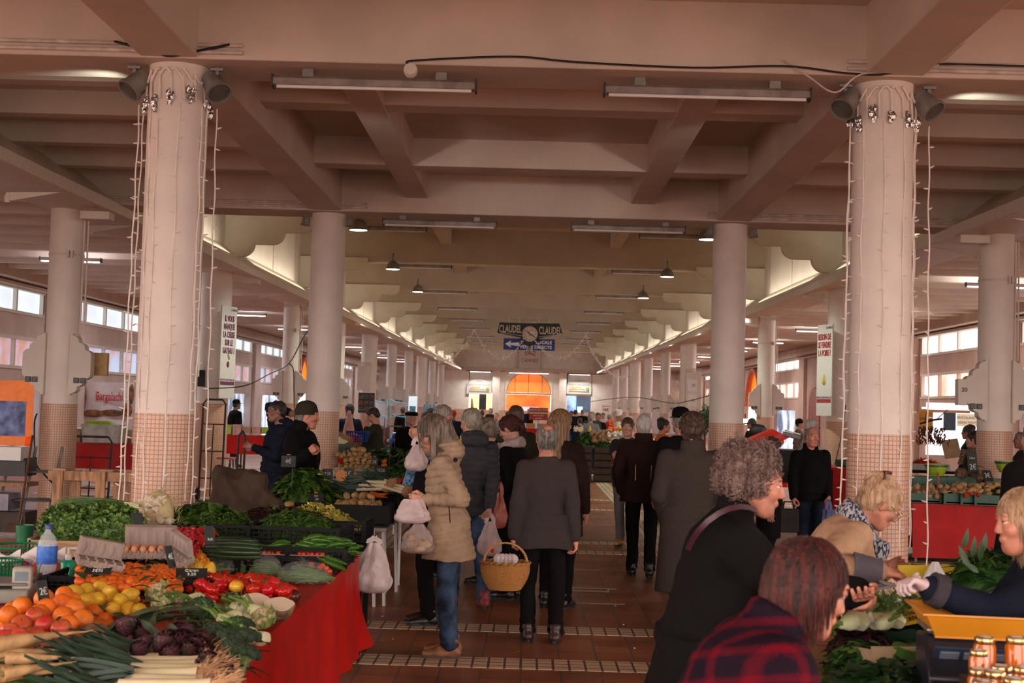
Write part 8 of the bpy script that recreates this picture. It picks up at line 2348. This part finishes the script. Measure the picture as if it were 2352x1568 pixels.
for k, px in enumerate((975, 981, 988, 996)):
 q=at(px, 942, 62);single('blue_cloth', MB().box((0, 0, 0), (.10, .05, .55)), MATS['paint_cyan'], 'narrow blue cloth hanging between far left columns', 'cloth', q, group='blue cloths')
q=at(802, 965, 25);t=thing('traffic_cone', 'pale pink traffic cone on the red table', 'cone', (q.x, 25, q.z-.25));MB().lathe([(.12, 0), (.03, .42), (.02, .43)], 18).build('cone', mat('cone_pink', (.62, .34, .30), .5), t);MB().bb(-.15, .15, -.15, .15, -.02, .0).build('base', mat('cone_pink', (.62, .34, .30), .5), t)
table((q.x+.15, 25, 0), .9, .7, q.z-.28, 'small table with a red cloth under the traffic cone', cloth=RED, drop=.5, clabel='red cloth under the traffic cone')
for(px, Y, w, lab)in((565, 33, 1.3, 'table with red cloth and boxes left of the navy jacket'), (250, 24.5, 1.6, 'folding table in front of the bread banner')):
 z_=.95
 table((at(px, 1000, Y).x, Y, 0), w, .8, z_, lab, cloth=RED, drop=.45, clabel='red cloth on the '+lab)
 for k in range(5):
  x=at(px, 1000, Y).x-w/2+.2+k*w/5.5
  single('storage_box', MB().box((0, 0, .1), (.2, .25, R.uniform(.14, .26))), R.choice([WHITE, KRAFT, MATS['clear_tray'], MATS['cone_pink'], LIME]), 'small plastic box on the '+lab, 'box', (x, Y+.05, z_+.03), group='boxes on the '+lab, smooth=False)
q=at(222, 1003, 23.5);t=thing('storage_bin', 'large translucent storage bin with lime lid, left', 'storage box', (q.x, 23.9, .975));MB().box((0, 0, .17), (.62, .4, .32), taper=1.1).build('bin', mat('bin_clear', (.42, .40, .38), .3), t, smooth=False);MB().box((-.08, 0, .36), (.5, .3, .06), taper=.7).build('lime_lid', LIME, t, smooth=False)
q=at(235, 930, 39.5);t=thing('bread_banner', 'white banner with red script and bread pictures', 'banner', (q.x+.1, 39.5, q.z))
MB().grid(lambda u, v:((u-.5)*1.62, .03*math.sin(u*9+v*3), (v-.5)*1.35), 30, 8).build('sheet', mat('banner_white', (.62, .55, .55), .5, var=.04), t)
lettering('lettering', 'Bargalachi', .36, mat('script_red', (.50, .02, .03), .5), t, (.12, -.06, .25), sx=.55, bold=.004)
BRD=mat('bread_brown', (.30, .12, .04), .6, col2=(.07, .03, .02), scale=6)
for k, (x, z_, a, b)in enumerate(((-.68, .2, .12, .5), (-.35, -.25, .35, .11), (.2, -.22, .35, .10), (.65, -.12, .16, .2), (.76, .35, .08, .3))):MB().ball((x, -.05, z_), 1, 14, 8, sc=(a, .015, b)).build('bread_picture', BRD, t)
q=at(33, 945, 33.3);t=thing('tarpaulin_screen', 'orange tarpaulin with a clear plastic window', 'tarpaulin', (q.x+.28, 32.5, 0))
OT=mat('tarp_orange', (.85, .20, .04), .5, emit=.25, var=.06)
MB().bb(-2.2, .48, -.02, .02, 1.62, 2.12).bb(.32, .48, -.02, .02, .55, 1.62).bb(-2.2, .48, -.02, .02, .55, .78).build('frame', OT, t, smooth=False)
MB().grid(lambda u, v:(-2.2+2.52*u, .012*math.sin(u*30+v*9), .78+.84*v), 30, 10).build('window', mat('plastic_window', (.30, .33, .55), .12, col2=(.07, .07, .13), scale=3.5, bump=.8, bscale=9), t)
q=at(172, 1035, 27);t=thing('fridge', 'white fridge cabinet behind the outer left column', 'fridge', (q.x+.02, 27, 0));MB().bb(-.22, .25, -.25, .25, 0, 1.15).build('body', WHITE, t, bevel=.01);MB().bb(-.22, .25, -.27, -.25, .05, 1.0).build('door', WHITE, t, bevel=.01)
q0, q1=at(128, 1078, 12.3), at(330, 1078, 12.3)
t=thing('pallet', 'wooden pallet standing on edge beside the left garlanded column', 'pallet', (q0.x, 12.3, 0));W_=1.15;H_=q0.z
for x in(.04, .43, .80):MB().box((x+.0, -.05, H_/2), (.09, .02, H_)).build('board', PINE, t)
for x in(.16, .56, .66, .96):MB().box((x, .08, H_/2), (.10, .02, H_)).build('board', PINE, t)
for z_ in(.08, H_/2, H_-.05):MB().box((.46, .015, z_), (W_*.9, .09, .085)).build('stringer', PINE, t)
for x in(.05, .48, .9):MB().box((x, .015, H_+.004), (.12, .14, .02)).build('block', WOOD, t)
q=at(48, 1140, 15.5);t=thing('broom', 'wooden broom leaning near the outer left column', 'broom', (q.x, 15.5, 0));b0, b1=at(42, 1205, 15.5), at(75, 1000, 16.2);o_=Vector(t.location)
MB().tube([b0-o_, b1-o_], .014, 8).build('handle', mat('broom_wood', (.16, .06, .03), .6), t);MB().box(b0-o_+Vector((0, 0, -.03)), (.28, .07, .08), taper=.8).build('head', mat('bristle', (.10, .04, .02), .9), t)
for k, (px, py, Y, w, h, c_, lab)in enumerate(((15, 1040, 16.5, .5, .16, WHITE, 'white tub cluster at the left picture edge'), (20, 1070, 16.6, .55, .22, DARK, 'dark crate under the white tubs, left edge'), (20, 1110, 16.7, .6, .05, PINE, 'wooden board across the dark stand, left edge'), (5, 1150, 16.6, .3, .2, mat('box_lilac', (.35, .33, .42), .6), 'pale lilac box on the lower shelf, left edge'), (25, 1195, 16.8, .5, .25, CRN, 'brown crate on the floor, left edge'))):
 q=at(px, py, Y);single(('plastic_tub', 'storage_crate', 'wooden_board', 'cardboard_box', 'storage_crate')[k], MB().box((0, 0, 0), (w, .4, h)), c_, lab, ('tub', 'crate', 'board', 'box', 'crate')[k], q, smooth=False)
t=thing('metal_stand', 'dark metal stand holding crates at the left picture edge', 'stand', (-6.2, 16.7, 0))
for x in(-.3, .0, .33):MB().tube([(x, -.2, 0), (x+.05, .2, 1.15)], .02, 6).build('leg', GREY, t)
for z_ in(.5, .85):MB().bb(-.35, .4, -.2, .2, z_-.01, z_+.01).build('shelf', DARK, t)
def hand_truck(px, Y, h, w, label, col=DARK, rungs=3):
 x=at(px, 1000, Y).x
 t=thing('hand_truck', label, 'hand truck', (x, Y, 0))
 MB().tube([(-w/2, 0, .08), (-w/2, .1, h-.08), (-w/2+.06, .11, h), (w/2-.06, .11, h), (w/2, .1, h-.08), (w/2, 0, .08)], .018, 8).tube([(0, 0, .08), (0, .08, h*.75)], .012, 6).build('frame', col, t)
 for k in range(rungs):MB().tube([(-w/2, .03+.03*k, .4+k*(h-.6)/max(1, rungs-1)*.8), (w/2, .03+.03*k, .4+k*(h-.6)/max(1, rungs-1)*.8)], .012, 6).build('rung', mat('rung_red', (.12, .02, .03), .5), t)
 MB().bb(-w/2, w/2, -.22, .0, .01, .025).build('toe_plate', col, t)
 for s_ in(-1, 1):
  m=MB();m.T=Matrix.Translation((s_*(w/2+.03), .06, .12))@Matrix.Rotation(PI/2, 4, 'Y');m.lathe([(.05, -.02), (.12, -.02), (.12, .02), (.05, .02)], 20);m.build('wheel', BLACK, t)
hand_truck(487, 24.0, 1.80, .40, 'tall black hand truck leaning by the poster pillar', DARK, 3)
hand_truck(208, 20.5, 1.18, .60, 'wide dark hand truck behind the wooden pallet', DARK, 2)
hand_truck(553, 20.0, 1.35, .10, 'black pallet truck handle left of the beanie man', DARK, 1)
q=at(578, 1100, 19.5);single('pallet_truck', MB().bb(-.30, .3, -.6, .3, .06, .16).bb(-.12, .0, -.7, -.55, .1, .5).box((-.02, -.3, .25), (.07, .5, .08), rx=.6), mat('truck_orange', (.70, .22, .02), .5), 'orange pallet truck fork beside the brown jacket', 'pallet truck', (q.x, 20.1, 0), smooth=False)
for k, (px, Y)in enumerate(((598, 22), (520, 27))):
 x=at(px, 1050, Y).x;t=thing('stool', ('white plastic stool behind the navy jacket man', 'white stool with a pink lid beside the poster pillar')[k], 'stool', (x, Y, 0));MB().bb(-.16, .16, -.16, .16, .62, .66).build('seat', WHITE if k==0 else mat('lid_pink', (.7, .15, .12), .5), t)
 for sx in(-1, 1):
  for sy in(-1, 1):MB().tube([(sx*.13, sy*.13, .62), (sx*.17, sy*.17, 0)], .018, 6).build('leg', WHITE, t)
 MB().tube([(-.15, -.15, .3), (.15, -.15, .3)], .012, 6).build('rung', WHITE, t)
q=at(540, 1150, 11.3)
t=thing('chair', 'folding chair hidden under a brown jacket', 'chair', (q.x, 11.3, 0))
for sx in(-1, 1):
 MB().tube([(sx*.2, .15, 0), (sx*.2, .18, 1.05)], .013, 6).build('leg', GREY, t);MB().tube([(sx*.2, -.2, 0), (sx*.2, .1, .5)], .013, 6).build('leg', GREY, t)
MB().bb(-.2, .2, -.2, .18, .45, .48).build('seat', GREY, t)
f=Field((-.42, -.30, .3), (.50, .40, 1.22), .010)
f.put(cap((-.20, .16, 1.02), (.20, .16, .98), .085), .05);f.put(cap((.1, .14, .95), (.42, .10, .82), .10, .07), .06)
f.put(loft([(.42, .26, .10, 0), (.8, .23, .11, .08), (1.02, .20, .09, .14)]), .08);f.put(cap((-.20, .13, .98), (-.30, .02, .55), .075, .06), .05);f.put(cap((-.30, .0, .55), (-.12, -.08, .40), .06, .055), .04)
f.disp(folds(.020, 12, 3));f.disp(folds(.007, 34, 1))
t=thing('jacket', 'brown padded jacket thrown over a chair behind the crates', 'jacket', (q.x, 11.3, 0));t.scale=(.80, 1, 1.12);np_obj('cloth', [f.net()+(0, )], mat('jacket_brown', (.075, .042, .025), .8, bump=.3, bscale=120), t)
q=at(455, 868, 27.5);single('fuse_box', MB().box((0, 0, 0), (.20, .16, .34)), BLACK, 'black fuse box low on the left poster pillar', 'fuse box', (q.x, 27.6, q.z), smooth=False)
for px, py in((885, 1472), (1195, 1498), (905, 1467), (1240, 1412), (1110, 1462)):
 q=on(px, py);single('leaf_scrap', MB().leaf((0, 0, .006), (1, .3, .05), (0, 0, 1), .05, .012, .2, n=3), GRN['yellow'], 'small yellow scrap of leaf on the tiled floor', 'leaf', q, (0, 0, R.random()*6), 'leaf scraps')
for px, py in((1383, 1321), (1397, 1355), (1413, 1391), (1432, 1434), (1457, 1488), (879, 1415), (839, 1471)):
 q=on(px, py);single('floor_stud', MB().lathe([(.010, 0), (.009, .004), (.003, .006)], 12), mat('steel', (.45, .43, .42), .25, metal=.9), 'tiny shiny steel stud set in a floor joint', 'stud', q, group='floor studs')
for p_ in PROTOS+[pk]:
 if p_.name not in USED:kill(p_)
 # ================================================================== LIGHT
wd=bpy.data.worlds.new('sky')
SC.world=wd
wd.use_nodes=True
bg=wd.node_tree.nodes['Background']
tcw=wd.node_tree.nodes.new('ShaderNodeTexCoord');sxw=wd.node_tree.nodes.new('ShaderNodeSeparateXYZ');crw=wd.node_tree.nodes.new('ShaderNodeValToRGB')
wd.node_tree.links.new(tcw.outputs['Generated'], sxw.inputs[0]);wd.node_tree.links.new(sxw.outputs['Z'], crw.inputs['Fac'])
crw.color_ramp.elements[0].position=0.0;crw.color_ramp.elements[0].color=(.40, .32, .28, 1)
crw.color_ramp.elements[1].position=0.03;crw.color_ramp.elements[1].color=(1.0, .88, .815, 1)
wd.node_tree.links.new(crw.outputs['Color'], bg.inputs['Color'])
bg.inputs['Strength'].default_value=6.6
def alight(name, loc, rot, sx, sy, e, col):
 l=bpy.data.lights.new(name, 'AREA')
 l.shape='RECTANGLE';l.size=sx;l.size_y=sy;l.energy=e;l.color=col
 o=bpy.data.objects.new(name, l)
 COL.objects.link(o)
 o.location=loc;o.rotation_euler=rot
 return o
for s in(-1, 1):
 for y in OC:
  alight('ledge_tube_light', (s*5.95, y+4.5, zl(y+4.5)+.40), (0, PI+s*.6, 0), .12, 6.5, 30, (1.0, .90, .74))
for y, z in((27.35, 5.34), (36.5, 5.48), (45.6, 5.65)):
 for s in(-1, 1):
  l=bpy.data.lights.new('dome_light', 'SPOT')
  l.energy=520;l.spot_size=2.3;l.spot_blend=.6;l.shadow_soft_size=.17;l.color=(.93, 1, .84)
  o=bpy.data.objects.new('dome_light', l);COL.objects.link(o)
  o.location=(s*3.68, y, z-.04)
for k in range(9):
 for s in(-1, 1):
  cl_=(.97, .93, 1.0)if s<0 else(1, .93, .88)
  alight('aisle_tube_light', (s*9.85, 28.6+9.1*k, 4.62+.05*k), (0, 0, 0), 1.3, .08, 110 if s<0 else 170, cl_)
  alight('aisle_tube_uplight', (s*9.85, 28.6+9.1*k, 4.50+.05*k), (PI, 0, 0), 1.3, .08, 14 if s<0 else 26, cl_)
for y in OC[2:]:
 for s in(-1, 1):
  l=bpy.data.lights.new('nave_fill_light', 'SPOT')  # added fill spots with no fixture, brightening the far nave
  l.energy=230;l.spot_size=2.4;l.spot_blend=.7;l.shadow_soft_size=.12;l.color=(1, .93, .86)
  o=bpy.data.objects.new('nave_fill_light', l);COL.objects.link(o)
  o.location=(s*5.9, y-.5, zl(y)-.25)
  o.rotation_euler=(Vector((-s*5.5, y+9, 1.2))-o.location).to_track_quat('-Z', 'Y').to_euler()
for x, w_ in((-4.1, 1.8), (0, 3.4), (4.3, 1.8)):
 alight('wall_tube_light', (x, 114.0, zl(114)-.15), (-.55, 0, 0), w_, .1, 210, (1, .97, .9))
for px in(-2.5, 2.45):
 l=bpy.data.lights.new('projector_light', 'SPOT')
 l.energy=110;l.spot_size=.42;l.spot_blend=.8;l.shadow_soft_size=.08;l.color=(1, .96, .88)
 o=bpy.data.objects.new('projector_light', l);COL.objects.link(o)
 o.location=(px, 11.2, 4.1)
 o.rotation_euler=(Vector((.1, 18.5, 4.75))-o.location).to_track_quat('-Z', 'Y').to_euler()
def portal(loc, rot, sx, sy):
 l=bpy.data.lights.new('portal', 'AREA')
 l.shape='RECTANGLE';l.size=sx;l.size_y=sy
 l.cycles.is_portal=True
 o=bpy.data.objects.new('sky_portal', l)
 COL.objects.link(o)
 o.location=loc;o.rotation_euler=rot
portal((0, -5, 2.5), (-PI/2, 0, 0), 26, 5)
portal((-13, -.2, 2.15), (0, -PI/2, 0), 4.3, 7.4)
portal((-13, 7.7, 2.15), (0, -PI/2, 0), 4.3, 6.4)
portal((13, -.2, 2.15), (0, PI/2, 0), 4.3, 7.4)
portal((13, 7.7, 2.15), (0, PI/2, 0), 4.3, 6.4)
cd.dof.use_dof=True
cd.dof.focus_distance=11.5
cd.dof.aperture_fstop=5.6
for s in(-1, 1):
 l=bpy.data.lights.new('joist_projector_light', 'SPOT')
 l.energy=26;l.spot_size=1.3;l.spot_blend=.8;l.shadow_soft_size=.06;l.color=(.92, 1, .86)
 o=bpy.data.objects.new('joist_projector_light', l);COL.objects.link(o)
 o.location=(s*3.35, 10.75, 4.22)
 o.rotation_euler=(Vector((s*4.9, 12.5, 4.87))-o.location).to_track_quat('-Z', 'Y').to_euler()
vs=SC.view_settings
vs.view_transform='Standard'
vs.look='None'
vs.gamma=1
vs.use_curve_mapping=False
vs.exposure=0.0
cy=SC.cycles
cy.max_bounces=6
cy.diffuse_bounces=4
cy.glossy_bounces=2
cy.transmission_bounces=4
cy.transparent_max_bounces=6
cy.use_denoising=True
cy.use_adaptive_sampling=True
cy.adaptive_threshold=0.03
cy.caustics_reflective=False
cy.caustics_refractive=False
cy.sample_clamp_indirect=4.0
